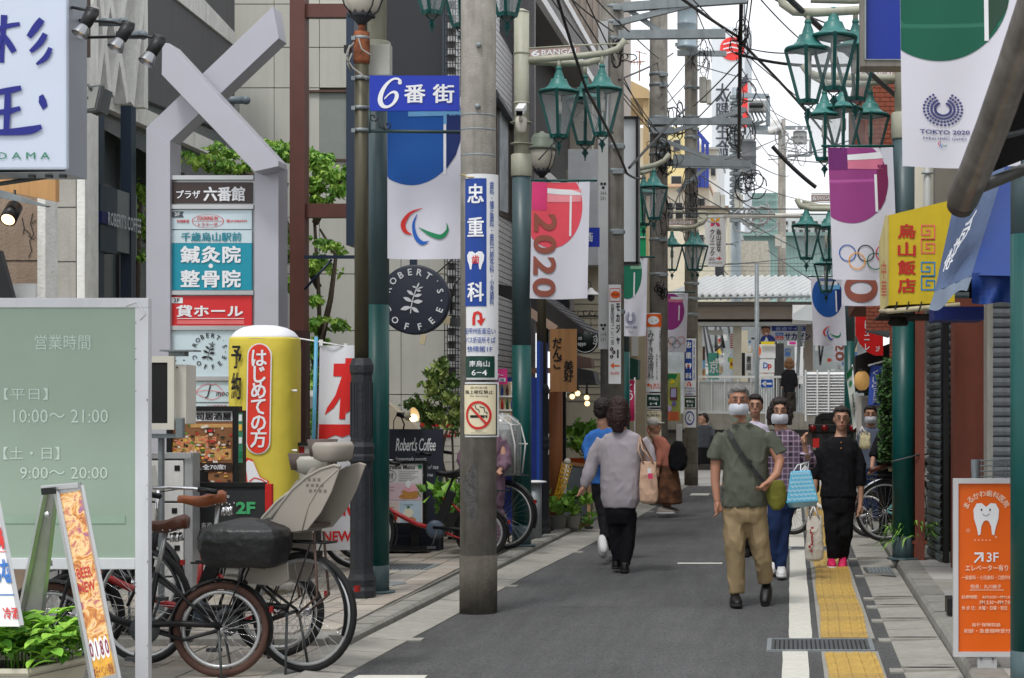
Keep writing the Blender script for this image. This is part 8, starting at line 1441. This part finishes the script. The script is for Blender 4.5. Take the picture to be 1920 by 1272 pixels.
pot('leafy plant in a round grey pot, left of two by the wooden post',1046,22.3,.07,.22,.16,90,1,M('grey_pot',(150,150,146),.7));pot('leafy plant in a pale pot, right of two by the wooden post',1074,22.5,.07,.2,.15,90,2,M('pale_pot',(176,174,168),.7));pot('spiky green plant in an orange pot before the store front',1088,26,.5,.35,.3,160,3,orange,.16);pot('small bush behind the red electric bicycle',850,18.6,.3,.3,.2,150,4,galv_d,.12);pot('tiny weeds by the left kerb',1104,22.6,.05,.12,.03,30,5,galv_d,.06)
t=thing('delivery_scooter','parked scooter with dark canopy and round red tail lights behind the black clad walker','scooter',at(1556,27,0));Y=27;m=MB();m.prism([W(a,b,Y)for a,b in((1527,798),(1530,782),(1540,775),(1580,773),(1592,780),(1596,800),(1590,800),(1586,786),(1538,786),(1534,800))],(0,.8,0));m.build('canopy',blackp,t);MB().pbox(1536,786,1590,800,Y+.5,.02).build('windscreen',M('beige_reflect',(190,184,160),.2),t);MB().pbox(1516,795,1606,812,Y-.02,.3).build('light_bar',blackp,t,bevel=.02)
for x in(1524,1546,1598):m=MB();m.lathe(W(x,803,Y-.02),[(.05,-.03),(.045,-.045),(.01,-.05)],16,axis='y');m.build('tail_light',M('red_tail_glass',(120,14,18),.25),t)
m=MB();m.pbox(1522,812,1600,850,Y,.5);m.build('rear_box',M('dark_box',(44,44,48),.5),t,bevel=.02);MB().pbox(1524,822,1536,840,Y-.01,.02).build('red_tag',red,t);m=MB();[m.lathe(W(x,893,Y+.1),[(.2,-.05),(.24,-.03),(.24,.03),(.2,.05)],20,axis='x')for x in(1530,1590)];m.build('tyre',rubber,t)
# ================================================================ PEOPLE
def hand(m,wr,d,side,s=1.,curl=.5):
 """palm and five fingers; d = pointing direction, side = direction of the thumb"""
 d=V(d).normalized();sd=V(side);sd=(sd-d*sd.dot(d)).normalized();nn=d.cross(sd).normalized();wr=V(wr)
 m.tube([wr-d*.03*s,wr+d*.02*s,wr+d*.06*s,wr+d*.092*s],[.022*s,.030*s,.036*s,.034*s],10,ry=.62)
 for i,(o_,l)in enumerate(((.027,.068),(.009,.078),(-.009,.072),(-.027,.056))):
  b=wr+d*.085*s+sd*o_*s;c1=(d*math.cos(curl)+nn*math.sin(curl)).normalized();c2=(d*math.cos(curl*2.1)+nn*math.sin(curl*2.1)).normalized()
  m.tube([b-d*.02*s,b+c1*l*.45*s,b+c1*l*.45*s+c2*l*.5*s],[.0095*s,.0088*s,.007*s],7)
 b=wr+d*.025*s+sd*.026*s;td=(d*.75+sd*.7).normalized();m.tube([b,b+td*.035*s,b+(td*.035+(d*.95+nn*.3)*.032)*s],[.013*s,.0105*s,.008*s],7)
def person(lbl,Y,head,hy,torso,sleeves,legs,skin=(178,136,114),haircol=(36,30,28),shirt=None,pants=None,mask=None,arms=None,shoes=None,z0=0,vox=.012,top='shirt',bottom='trousers',look=0.,skirt=None,amp=.008,hands=True,hairstyle='short',glasses=False):
 """head=(px,py) centre; hy = facing angle (0 to camera, pi away). torso = [(px,py,halfwidth_px,depth_m)], arms = [[(px,py,dY,r_m)..]], legs likewise"""
 s=Y/3500;t=thing('person',lbl,'person',W(head[0],752+H*3500/Y,Y));P=lambda q:W(q[0],q[1],Y+(q[2]if len(q)>2 else 0))
 sk=M('skin_%d_%d_%d'%skin,skin,.5,var=.06,scale=8,spec=.3);hc=W(head[0],head[1],Y+look);rz=Matrix.Rotation(hy,3,'Z');f=lambda x,y,z:hc+rz@V((x,y,z))
 HS=.99;scl=lambda m_:(setattr(m_,'v',[hc+(p_-hc)*HS for p_ in m_.v]),m_)[1];b=MB();b.ball(f(0,.012,.02),.1,18,(.76,.95,1.0));b.ball(f(0,-.015,-.045),.07,14,(.82,.98,1.0));b.ball(f(0,-.045,-.085),.035,10,(1,1,.8));b.tube([f(0,-.088,.015),f(0,-.108,-.022),f(0,-.090,-.03)],[.008,.015,.010],8)
 b.ball(f(0,-.078,-.058),.024,8,(1.1,.7,.45));b.ball(f(0,-.08,.035),.03,8,(1.8,.5,.5))
 for q in(-1,1):b.ball(f(q*.077,.008,-.012),.026,8,(.35,.7,1.1))
 scl(b);tp=torso[0];nk=W(tp[0],tp[1],Y);b.tube([f(0,.015,-.06),f(0,.03,-.11),nk+V((0,.01,-.04))],[.052,.052,.066],12)
 b.loft([(P((q[0],q[1])),q[2]*s*.78,q[3]*.86)for q in torso],18,2.4)
 for a in arms:
  b.tube([P(q)for q in a],[q[3]*.92 for q in a],10)
  if hands:d=P(a[-1])-P(a[-2]);hand(b,P(a[-1]),d,V((0,-1,.1))if abs(d.normalized().y)<.8 else V((1,0,0)),.95,.55)
 for l in legs:b.tube([P(q)for q in l],[q[3]*.85 for q in l],12)
 fuse(b,'body',sk,t,.009 if vox<.012 else.012,2)
 if abs(hy)<2:
  for q in(-1,1):scl(MB().ball(f(q*.031,-.084,.008),.0105,10,(1.15*HS,.6*HS,.5*HS))).build('eye',M('eye_white',(160,152,148),.4),t);scl(MB().ball(f(q*.031,-.0915,.008),.006,8,(1,.5,1))).build('iris',M('iris_dark',(34,24,20),.2),t);scl(MB().tube([f(q*.014,-.093,.031),f(q*.032,-.096,.036),f(q*.05,-.084,.03)],[.003,.0042,.002],6)).build('eyebrow',M('hair_%d_%d_%d'%haircol,haircol,.6,var=.2,scale=60,bump=.5,bscale=120),t)
  scl(MB().tube([f(-.022,-.097,-.056),f(0,-.104,-.054),f(.022,-.097,-.056)],[.003,.0065,.003],6)).build('mouth',M('lip_tone',(170,100,92),.5),t)
 hm_=M('hair_%d_%d_%d'%haircol,haircol,.6,var=.2,scale=60,bump=.5,bscale=120);h=MB()
 if hairstyle=='short':h.ball(f(0,.03,.045),.1,16,(.84,.98,.86));h.ball(f(0,.055,-.0),.085,12,(.9,.75,1));h.ball(f(0,-.035,.088),.055,10,(1.1,.9,.45))
 if hairstyle=='bob':h.ball(f(0,.03,.035),.105,16,(.90,1.0,.98));h.ball(f(0,.045,-.05),.1,14,(.98,.78,1.0));h.ball(f(0,-.04,.088),.055,10,(1.2,.8,.5));[h.tube([f(q*.078,.0,.04),f(q*.093,.015,-.05),f(q*.085,.02,-.12)],[.03,.034,.022],10)for q in(-1,1)]
 if hairstyle=='long':h.ball(f(0,.03,.04),.105,16,(.88,.98,.92));h.tube([f(0,.07,.02),f(0,.09,-.09),f(0,.09,-.2)],[.085,.08,.045],12);h.ball(f(0,-.04,.088),.052,10,(1.1,.8,.5));[h.tube([f(q*.074,.0,.04),f(q*.086,.02,-.06),f(q*.08,.04,-.15)],[.026,.028,.018],10)for q in(-1,1)]
 if hairstyle=='cap':h.ball(f(0,.01,.055),.108,16,(.84,.98,.72));h.ball(f(0,-.09,.05),.07,12,(.95,.9,.16))
 scl(h);fuse(h,'hair' if hairstyle!='cap' else 'cap',hm_,t,.007,2,.007 if hairstyle!='cap' else 0,42,5,.18)
 if mask:
  k=MB();vs=[]
  for j in range(9):
   v_=j/8;zc=-.022-.088*v_
   for i in range(13):a=math.radians(-64+128*i/12);rr_=.077+.010*math.sin(v_*PI);vs.append(f(rr_*math.sin(a),-.018-(rr_+.006)*math.cos(a)*(1-.12*v_)-(.016 if abs(i-6)<3 else 0)*math.sin(v_*PI)**.5,zc))
  k.add(vs,[(j*13+i,j*13+i+1,(j+1)*13+i+1,(j+1)*13+i)for j in range(8)for i in range(12)],True);scl(k);k.build('face_mask',mask,t,fix=False)
 g=MB();g.loft([(P((q[0],q[1])),q[2]*s*.9,q[3])for q in torso],26,2.4)
 for a in sleeves:g.tube([P(q)for q in a],[q[3]*.92 for q in a],14)
 so_=fuse(g,top,shirt,t,vox,3,amp,8,len(lbl)%50)
 if skirt:g=MB();g.loft([(P((q[0],q[1])),q[2]*s,q[3])for q in skirt],26,2.2);fuse(g,bottom,pants,t,vox,3,amp*1.3,7,3,.15)
 else:
  g=MB();hp=torso[-1];g.loft([(P((hp[0],hp[1]-14)),hp[2]*s*.84,hp[3]*.92),(P((hp[0],hp[1]+12)),hp[2]*s*.84,hp[3]*.95),(P((hp[0],hp[1]+30)),hp[2]*s*.76,hp[3]*.8)],20)
  for l in legs:g.tube([P(q)for q in l],[q[3]*1.04 for q in l],14)
  fuse(g,bottom,pants,t,vox,3,amp*1.1,8,7,.3)
 for(px,py,dY,ang,pitch,mt,sl)in(shoes or()):
  c=P((px,py,dY));k=MB();ro=Matrix.Rotation(ang,3,'Z')@Matrix.Rotation(pitch,3,'X');q_=lambda x,y,z:c+ro@V((x,y,z))
  k.loft([((0,-.03,0),.043,.125),((0,-.03,.022),.045,.128),((0,-.022,.04),.041,.115),((0,.0,.056),.036,.085),((0,.03,.074),.033,.05)],18,2.4);k.v=[c+ro@p for p in k.v];sh=k.build('shoe',mt,t);k=MB();k.loft([((0,-.03,-.014),.046,.13),((0,-.03,.010),.0475,.132)],18,2.4);k.v=[c+ro@p for p in k.v];k.build('sole',sl,sh)
 return t,f,so_
def fab(n,c,**k):return M(n,c,.85,var=k.pop('var',.07),scale=3,bump=.25,bscale=14,spec=.15,**k)
wm_=M('white_face_mask',(190,194,204),.8,var=.02);blk=fab('black_cloth',(24,24,28));bshoe=M('black_shoe_leather',(22,22,24),.5);bsole=M('dark_sole',(40,38,38),.8)
tO,fO,_=person('man in olive polo shirt and khaki trousers walking towards us with a crossbody strap',14.5,(1385,752),0.05,[(1392,793,15,.06),(1394,800,28,.08),(1396,808,42,.095),(1398,820,50,.105),(1398,840,49,.115),(1398,870,47,.13),(1398,905,48,.15),(1396,936,48,.145),(1396,950,49,.135)],[[(1358,816,0,.06),(1346,838,0,.068),(1340,862,0,.074)],[(1438,814,0,.06),(1452,832,0,.066),(1461,852,0,.07)]],[[(1378,958,0,.095),(1378,1020,-.03,.082),(1380,1060,-.02,.068),(1381,1112,0,.058)],[(1414,958,0,.095),(1424,1015,.02,.080),(1431,1050,.04,.066),(1436,1092,.10,.055)]],arms=[[(1356,822,0,.052),(1342,868,0,.048),(1341,905,-.02,.040),(1345,940,-.05,.030)],[(1442,820,0,.052),(1462,866,-.03,.046),(1456,890,-.10,.038),(1442,904,-.15,.029)]],skin=(168,122,100),haircol=(120,118,118),shirt=fab('olive_polo',(88,92,82)),pants=fab('khaki_twill',(150,132,102)),mask=wm_,shoes=[(1379,1132,-.02,.15,0,bshoe,bsole),(1437,1112,.14,-.1,.55,bshoe,bsole)],top='polo_shirt',vox=.010)
m=MB();[m.prism([fO(q*.02,-.09,-.155),fO(q*.075,-.06,-.13),fO(q*.085,-.07,-.165),fO(q*.05,-.105,-.185)],(0,.006,.0))for q in(-1,1)];m.v=[p+V((.02,-.02,.015))for p in m.v];m.build('collar',MATS['olive_polo'],tO)
t=thing('crossbody_bag','olive green pouch with black strap worn by the man in the olive polo','bag',W(1452,950,14.4));m=MB();m.loft([(W(1456,q,14.38),a,.05)for q,a in((900,.05),(912,.075),(930,.085),(945,.07),(956,.03))],16,2.3);fuse(m,'pouch',fab('moss_green_canvas',(104,104,44)),t,.01,3,.006)
m=MB();m.bar(W(1367,812,14.35),W(1383,830,14.33),.028,.006,up=(0,1,0));sp_=[W(a,b,14.5-d)for a,b,d in((1364,806,.10),(1374,824,.135),(1390,850,.155),(1406,872,.16),(1422,892,.165),(1436,908,.16))];m.v.clear();m.f.clear();m.fm.clear();m.sm.clear();[m.bar(sp_[i],sp_[i+1],.030,.007,up=(0,1,.0))for i in range(5)];m.build('strap',black,t);m=MB();m.box(W(1405,868,14.32),(.035,.012,.05),Matrix.Rotation(.6,3,'Y'));m.build('buckle',blackp,t)
gB=fab('grey_satin_blouse',(168,161,168));person('woman in loose grey blouse and black trousers walking away with a beige tote',17.4,(1160,770),PI,[(1166,806,14,.05),(1166,816,36,.085),(1166,832,46,.11),(1164,870,42,.13),(1164,910,42,.145),(1164,935,41,.15),(1163,952,34,.14)],[[(1128,824,0,.055),(1116,846,0,.066),(1110,868,0,.07),(1104,890,-.02,.072),(1097,906,-.03,.05),(1096,914,-.03,.036)],[(1204,824,0,.055),(1216,845,.02,.066),(1220,862,-.0,.066),(1212,876,.12,.06)]],[[(1152,962,0,.08),(1154,1010,0,.062),(1158,1052,-.0,.046)],[(1178,962,0,.08),(1178,1015,-.02,.064),(1172,1060,-.05,.046)]],arms=[[(1128,828,0,.045),(1110,875,0,.038),(1095,912,-.03,.026)],[(1204,828,0,.045),(1218,860,0,.038),(1208,880,.15,.028)]],haircol=(52,34,32),hairstyle='long',shirt=gB,pants=blk,top='blouse',shoes=[(1156,1062,.05,PI,-.1,bshoe,bsole),(1171,1068,-.05,PI+.1,-.1,bshoe,bsole)],amp=.006)
def tote(lbl,px,y0,y1,w,Y,mat,hx,hy_,strap,name='tote_bag',extra=None,dp=.05,fl=1.):
 t=thing(name,lbl,'bag',W(px,y1,Y));m=MB();s=Y/3500;m.loft([(W(px,q,Y),a*w/2*s,dp*b)for q,a,b in((y0,.85,.5),(y0+(y1-y0)*.3,.93,.9),(y0+(y1-y0)*.75,1.0*fl,1.1),(y1-4,.96*fl,1.0),(y1,.7*fl,.7))],20,3.);b=fuse(m,'bag_body',mat,t,.008,2,.005,12);m=MB()
 for q in(-1,1):m.tube([W(px+q*w*.28,y0+3,Y-.03),W(hx+q*w*.12,(y0+hy_)/2,Y-.04),W(hx,hy_,Y-.02),W(px+q*w*.2+3,y0+3,Y+.03)],.008,6)
 m.build('handles',strap,t)
 if extra:m=MB();extra(m);m.build('print',None,t)
 return t
bt=fab('beige_leather',(206,172,148));tote('beige tote bag with small white card on the shoulder of the woman in grey',1216,866,944,34,17.3,bt,1200,818,bt,extra=lambda m:(PX(1213,878,1225,898,17.2).rect(m,white,1214,878,1221,888),PX(1213,878,1225,898,17.2).rect(m,pink,1215,888,1224,898)),fl=1.05)
wsh=M('white_sneaker',(206,206,208),.6);person('walker in blue jacket and black trousers just left of the woman in grey',18.6,(1131,770),PI-.3,[(1133,802,13,.05),(1133,812,32,.08),(1131,835,36,.1),(1133,870,33,.11),(1135,900,31,.11),(1135,908,31,.11)],[[(1107,818,0,.05),(1101,840,0,.06),(1105,858,-.05,.06),(1117,866,-.15,.05)],[(1159,818,0,.05),(1165,850,0,.055),(1163,876,0,.05)]],[[(1126,915,0,.075),(1131,970,-.1,.056),(1135,1012,-.25,.042)],[(1145,915,0,.075),(1147,975,.1,.056),(1150,1032,.1,.042)]],arms=[[(1107,822,0,.04),(1105,858,-.05,.035),(1121,864,-.2,.026)],[(1159,822,0,.04),(1165,860,0,.035),(1163,884,0,.026)]],haircol=(40,30,30),hairstyle='short',shirt=fab('bright_blue_jacket',(54,104,176)),pants=blk,top='jacket',shoes=[(1130,1030,-.35,PI+.2,-.9,wsh,M('grey_sole',(150,148,144),.8)),(1151,1042,.1,PI,0,wsh,wsh)],vox=.013)
pl_=M('plaid_cotton',(92,74,92),.85,var=0)
def plaidify(mt,base,a,b,sc):
 nt_=mt.node_tree;bs_=nt_.nodes['Principled BSDF'];g=nt_.nodes.new('ShaderNodeTexCoord');col=None
 for ax,cc,w_ in(('X',a,.42),('Z',a,.42),('X',b,.16),('Z',b,.16)):
  wv=nt_.nodes.new('ShaderNodeTexWave');wv.bands_direction=ax;wv.inputs['Scale'].default_value=sc*(1 if cc is a else 1.9);wv.inputs['Distortion'].default_value=.6;nt_.links.new(g.outputs['Object'],wv.inputs['Vector'])
  rr_=nt_.nodes.new('ShaderNodeValToRGB');rr_.color_ramp.elements[0].position=1-w_-.08;rr_.color_ramp.elements[1].position=1-w_+.06;rr_.color_ramp.elements[1].color=(.5,.5,.5,1);nt_.links.new(wv.outputs['Fac'],rr_.inputs[0])
  x=nt_.nodes.new('ShaderNodeMixRGB');nt_.links.new(rr_.outputs[0],x.inputs[0]);x.inputs[2].default_value=rgb(cc)
  if col:nt_.links.new(col,x.inputs[1])
  else:x.inputs[1].default_value=rgb(base)
  col=x.outputs[0]
 nt_.links.new(col,bs_.inputs['Base Color'])
plaidify(pl_,(46,36,52),(104,82,102),(168,150,168),3.4);jean=fab('dark_blue_denim',(32,48,84))
person('woman in plaid shirt and dark jeans with one hand raised, behind the man in olive',16.8,(1462,772),.0,[(1468,806,13,.05),(1468,816,34,.085),(1470,832,42,.105),(1472,870,36,.12),(1472,905,36,.125),(1472,924,36,.12)],[[(1438,826,0,.05),(1432,860,0,.055),(1436,880,0,.05)],[(1500,826,0,.055),(1514,852,-.04,.062),(1520,868,-.08,.06),(1514,858,-.15,.05)]],[[(1456,935,0,.085),(1452,990,-.05,.062),(1448,1052,-.0,.045)],[(1474,935,0,.085),(1468,1000,0,.064),(1464,1068,.0,.048)]],arms=[[(1438,830,0,.042),(1432,870,0,.036),(1438,900,-.05,.026)],[(1502,830,0,.045),(1521,872,-.08,.038),(1511,850,-.2,.03),(1509,836,-.22,.025)]],haircol=(46,38,36),hairstyle='bob',shirt=pl_,pants=jean,mask=wm_,top='plaid_shirt',bottom='jeans',shoes=[(1465,1078,-.05,0,0,wsh,wsh),(1449,1070,.3,.1,0,wsh,wsh)],amp=.010)
m=MB();c=W(1509,851,16.62);m.tube([c+V((.036*math.cos(a*PI/6),.036*math.sin(a*PI/6),0))for a in range(12)],.010,6,closed=True);tag(m.build('wrist_band',M('lilac_band',(200,184,210),.5)),'pale lilac band on the raised wrist','bracelet')
def pat(m):
 p=PX(1474,886,1532,950,16.3);lb_=M('pale_pattern_line',(206,226,232),.6,var=0)
 for i in range(6):
  for j in range(7):x=1479+i*9+(4 if j%2 else 0);y=893+j*8;p.stroke(m,lb_,[(x-3.5,y-1.5),(x+1,y+2.5),(x+4,y-1)],1.3,off=.003)
t=thing('blue_shopping_bag','sky blue patterned cool bag hanging from the arm of the woman in plaid','bag',W(1503,952,16.4));m=MB();cb=M('sky_blue_vinyl',(92,176,210),.35,var=.08,bump=.3,bscale=9);m.add([W(1482,884,16.35),W(1520,882,16.35),W(1535,940,16.3),W(1474,944,16.3),W(1484,884,16.5),W(1518,882,16.5),W(1530,950,16.62),W(1480,953,16.62)],[(0,1,2,3),(4,7,6,5),(0,4,5,1),(1,5,6,2),(2,6,7,3),(3,7,4,0)]);m.build('bag_body',cb,t,bevel=.012);m=MB();p=Panel([W(1482,884,16.35),W(1520,882,16.35),W(1535,940,16.3),W(1474,944,16.3)],(0,0,60,60));lb_=M('pale_pattern_line',(206,226,232),.6,var=0)
[p.stroke(m,lb_,[(x-3.5,y-1.5),(x+1,y+2.5),(x+4,y-1)],1.4,off=.004)for j in range(7)for x in[6+9*i+(4 if j%2 else 0)for i in range(6)]for y in[5+j*8]];m.build('pattern',None,t);m=MB();[m.tube([W(1493+q,886,16.4),W(1498+q*.4,872,16.45),W(1516,866,16.5),W(1506+q,886,16.4)],.006,5)for q in(-6,8)];m.build('handles',white,t)
psh=M('pink_sneaker',(206,32,92),.6);person('person in black long sleeved top and black trousers with pink sneakers',17.9,(1578,786),0,[(1576,818,13,.05),(1575,828,36,.085),(1573,845,43,.11),(1572,880,36,.12),(1572,915,37,.125),(1572,932,38,.125)],[[(1541,842,0,.055),(1533,866,0,.062),(1528,890,0,.058),(1529,900,0,.05)],[(1606,842,0,.055),(1613,870,0,.062),(1615,900,0,.055),(1614,912,0,.046)]],[[(1560,945,0,.09),(1560,995,-.02,.075),(1564,1048,0,.056)],[(1586,945,0,.09),(1584,1000,0,.075),(1580,1046,.1,.056)]],arms=[[(1541,846,0,.045),(1529,893,0,.038),(1527,918,-.03,.032),(1526,938,-.06,.026)],[(1606,846,0,.045),(1615,900,0,.038),(1614,930,0,.031),(1613,948,-.02,.026)]],haircol=(46,40,38),hairstyle='short',shirt=blk,pants=blk,top='long_sleeved_top',shoes=[(1559,1062,-.04,.05,0,psh,wsh),(1580,1060,.05,-.1,.5,psh,M('grey_sole2',(130,122,120),.8))])
tote('white cotton tote with red print carried by the person in black',1527,968,1052,32,17.7,fab('white_cotton',(212,206,196)),1525,948,white,extra=lambda m:[PX(1514,968,1540,1052,17.63).oval(m,redd,1521+rnd.uniform(-3.5,3.5),990+i*4.4,rnd.uniform(1.2,3),rnd.uniform(1.5,3),n=8)for i in range(11)],fl=1.08)
m=MB();[m.ball(W(1577,y,17.76),.008,8,(1,.4,1))for y in(830,841)];tag(m.build('buttons',M('amber_button',(176,120,60),.4)),'two amber buttons at the black top neckline','buttons')
person('person in pale lavender shirt mostly hidden behind the man in olive',19.2,(1416,762),0,[(1412,790,12,.05),(1410,800,34,.085),(1410,820,38,.1),(1410,870,33,.11),(1410,905,33,.11)],[[(1380,812,0,.05),(1374,850,0,.055)],[(1440,812,0,.05),(1442,850,0,.055)]],[[(1400,915,0,.08),(1399,975,0,.055),(1398,1030,0,.044)],[(1420,915,0,.08),(1414,975,0,.055),(1410,1030,.1,.044)]],arms=[[(1380,815,0,.04),(1362,868,0,.035),(1360,890,0,.025)],[(1440,815,0,.04),(1444,860,0,.035),(1442,890,0,.026)]],shirt=fab('lavender_shirt',(196,190,210)),pants=blk,shoes=[(1397,1040,0,0,0,bshoe,bsole),(1411,1038,.2,0,0,bshoe,bsole)],vox=.014)
person('stooping shopper in salmon blouse and patterned long skirt with black backpack',25.7,(1226,800),PI*.5,[(1232,818,8,.05),(1236,824,15,.09),(1242,836,18,.11),(1246,855,19,.12),(1250,876,19,.12)],[[(1236,832,0,.055),(1236,855,-.1,.055),(1234,875,-.15,.045)],[(1246,832,.15,.055),(1248,858,.2,.05)]],[[(1244,905,0,.06),(1246,950,0,.045)],[(1254,905,0,.06),(1254,950,0,.045)]],arms=[[(1236,832,0,.04),(1236,865,-.1,.035),(1233,884,-.15,.026)],[(1246,835,.15,.04),(1240,880,.2,.026)]],haircol=(200,196,190),hairstyle='cap',shirt=fab('salmon_blouse',(176,112,96)),pants=M('patterned_skirt',(110,72,50),.85,var=.55,scale=7),bottom='skirt',skirt=[(1250,874,19,.12),(1252,900,22,.16),(1254,925,24,.18),(1254,944,25,.19)],top='blouse',shoes=[(1244,962,-.1,PI*.5,0,M('grey_sneaker',(160,150,144),.7),wsh),(1254,960,.1,PI*.5,0,MATS['grey_sneaker'],wsh)],vox=.016)
t=thing('backpack','black backpack on the stooping shopper in salmon','backpack',W(1273,880,25.6));m=MB();m.loft([(W(1271,q,25.6),a,.12)for q,a in((828,.05),(838,.10),(858,.13),(872,.13),(882,.08))],16,2.6);fuse(m,'pack_body',blk,t,.014,3,.01)
person('cyclist in dark clothes bending over the turquoise bicycle behind the teal post',20.9,(1668,778),-.6,[(1668,802,11,.05),(1668,812,26,.085),(1667,830,30,.1),(1666,870,26,.12),(1668,905,26,.12)],[[(1648,822,-.05,.055),(1640,845,-.15,.058),(1637,858,-.2,.05)],[(1690,822,0,.05),(1694,850,0,.05)]],[[(1660,915,0,.075),(1658,960,0,.055),(1656,1000,0,.042)],[(1676,915,0,.075),(1678,960,0,.055),(1680,1000,0,.042)]],arms=[[(1648,824,-.05,.04),(1637,860,-.2,.034),(1635,876,-.3,.026)],[(1690,826,0,.04),(1694,870,0,.03),(1692,885,-.1,.025)]],shirt=blk,pants=blk,shoes=[(1656,1008,0,0,0,bshoe,bsole),(1680,1008,0,0,0,bshoe,bsole)],hairstyle='cap',haircol=(52,70,66),vox=.014)
m=MB();m.tube([W(1632,882,20.3),W(1650,878,20.4),W(1672,872,20.5)],[.028,.03,.022],10);tag(m.build('leather_grip_bar',brn_s),'curved brown leather handlebar grip held by the cyclist','handlebar');m=MB();m.loft([(W(1674,q,20.6),.05,.05)for q in(842,880,884)],10);tag(m.build('cream_shoulder_bag',fab('cream_canvas',(206,196,160))),'cream canvas bag at the side of the cyclist','bag')
person('passer by in slate blue jacket beyond the small wheeled bicycle',24,(1632,778),0,[(1632,800,9,.05),(1632,808,22,.08),(1632,830,25,.1),(1632,880,22,.11)],[[(1614,815,0,.05),(1610,850,0,.055),(1612,870,0,.045)],[(1652,815,0,.05),(1656,850,0,.05)]],[[(1626,890,0,.075),(1624,940,0,.055),(1622,974,0,.042)],[(1638,890,0,.075),(1640,940,0,.055),(1642,974,0,.042)]],arms=[[(1614,818,0,.04),(1610,860,0,.034),(1612,880,-.1,.026)],[(1652,818,0,.04),(1656,860,0,.03),(1654,880,0,.025)]],shirt=fab('slate_blue_jacket',(92,100,118)),pants=jean,shoes=[(1622,980,0,0,0,bshoe,bsole),(1643,980,0,0,0,bshoe,bsole)],mask=wm_,vox=.015)
tote('cream drawstring bag in front of the slate blue jacket',1622,812,842,22,23.4,MATS['cream_canvas'],1616,800,white)
person('cyclist in mauve rain coat standing behind the near concrete pole',19.0,(905,776),PI+.4,[(908,808,14,.05),(908,818,36,.09),(908,838,44,.12),(906,880,44,.14),(904,920,46,.15),(904,950,44,.15)],[[(940,826,0,.06),(946,850,0,.07),(946,872,-.1,.068),(938,880,-.2,.055)],[(876,826,0,.06),(868,860,0,.066),(872,880,-.1,.055)]],[[(930,960,0,.08),(934,1000,0,.06),(936,1020,0,.045)],[(880,960,0,.08),(878,1000,0,.06),(876,1020,0,.045)]],arms=[[(940,830,0,.045),(946,872,-.1,.036),(936,884,-.25,.026)],[(876,830,0,.045),(868,870,0,.034),(876,888,-.2,.026)]],haircol=(30,26,26),shirt=fab('mauve_rain_shell',(116,92,108)),pants=MATS['mauve_rain_shell'],top='rain_coat',bottom='rain_trousers',shoes=[(936,1026,0,PI,0,bshoe,bsole),(876,1026,0,PI,0,bshoe,bsole)],amp=.014,vox=.013)
person('woman in dark dress standing on the raised platform of the station',43.6,(1480,681),PI,[(1480,692,4,.05),(1480,695,12,.08),(1480,705,13.5,.1),(1480,735,12,.1),(1480,750,12,.11)],[[(1469,700,0,.05),(1467,725,0,.05)],[(1491,700,0,.05),(1493,725,0,.05)]],[[(1476,750,0,.07),(1475,775,0,.05)],[(1484,750,0,.07),(1485,775,0,.05)]],arms=[[(1469,700,0,.04),(1467,728,0,.03)],[(1491,700,0,.04),(1493,728,0,.03)]],haircol=(120,84,56),hairstyle='bob',shirt=blk,pants=fab('dark_floral',(54,50,44),var=.4),skirt=[(1480,735,12,.1),(1480,772,13,.12)],bottom='skirt',vox=.018,hands=False)
person('hurrying passer by in dark clothes and pale sneakers beyond the last left pole',38.5,(1318,786),-1.2,[(1320,796,6,.05),(1321,800,15,.08),(1322,815,17,.1),(1320,840,15,.1)],[[(1310,808,0,.05),(1306,825,0,.05)],[(1334,806,0,.05),(1340,818,-.1,.045),(1343,826,-.1,.035)]],[[(1316,845,0,.08),(1308,866,0,.055),(1300,884,0,.042)],[(1324,845,0,.08),(1334,866,0,.055),(1342,880,.2,.042)]],arms=[[(1310,808,0,.04),(1304,835,0,.03)],[(1334,808,0,.04),(1342,822,-.1,.03),(1345,832,-.1,.024)]],shirt=fab('dark_grey_shirt',(70,74,80)),pants=blk,shoes=[(1346,888,.2,-1.2,.9,wsh,wsh),(1299,894,0,-1.2,0,wsh,wsh)],vox=.018)
flush()
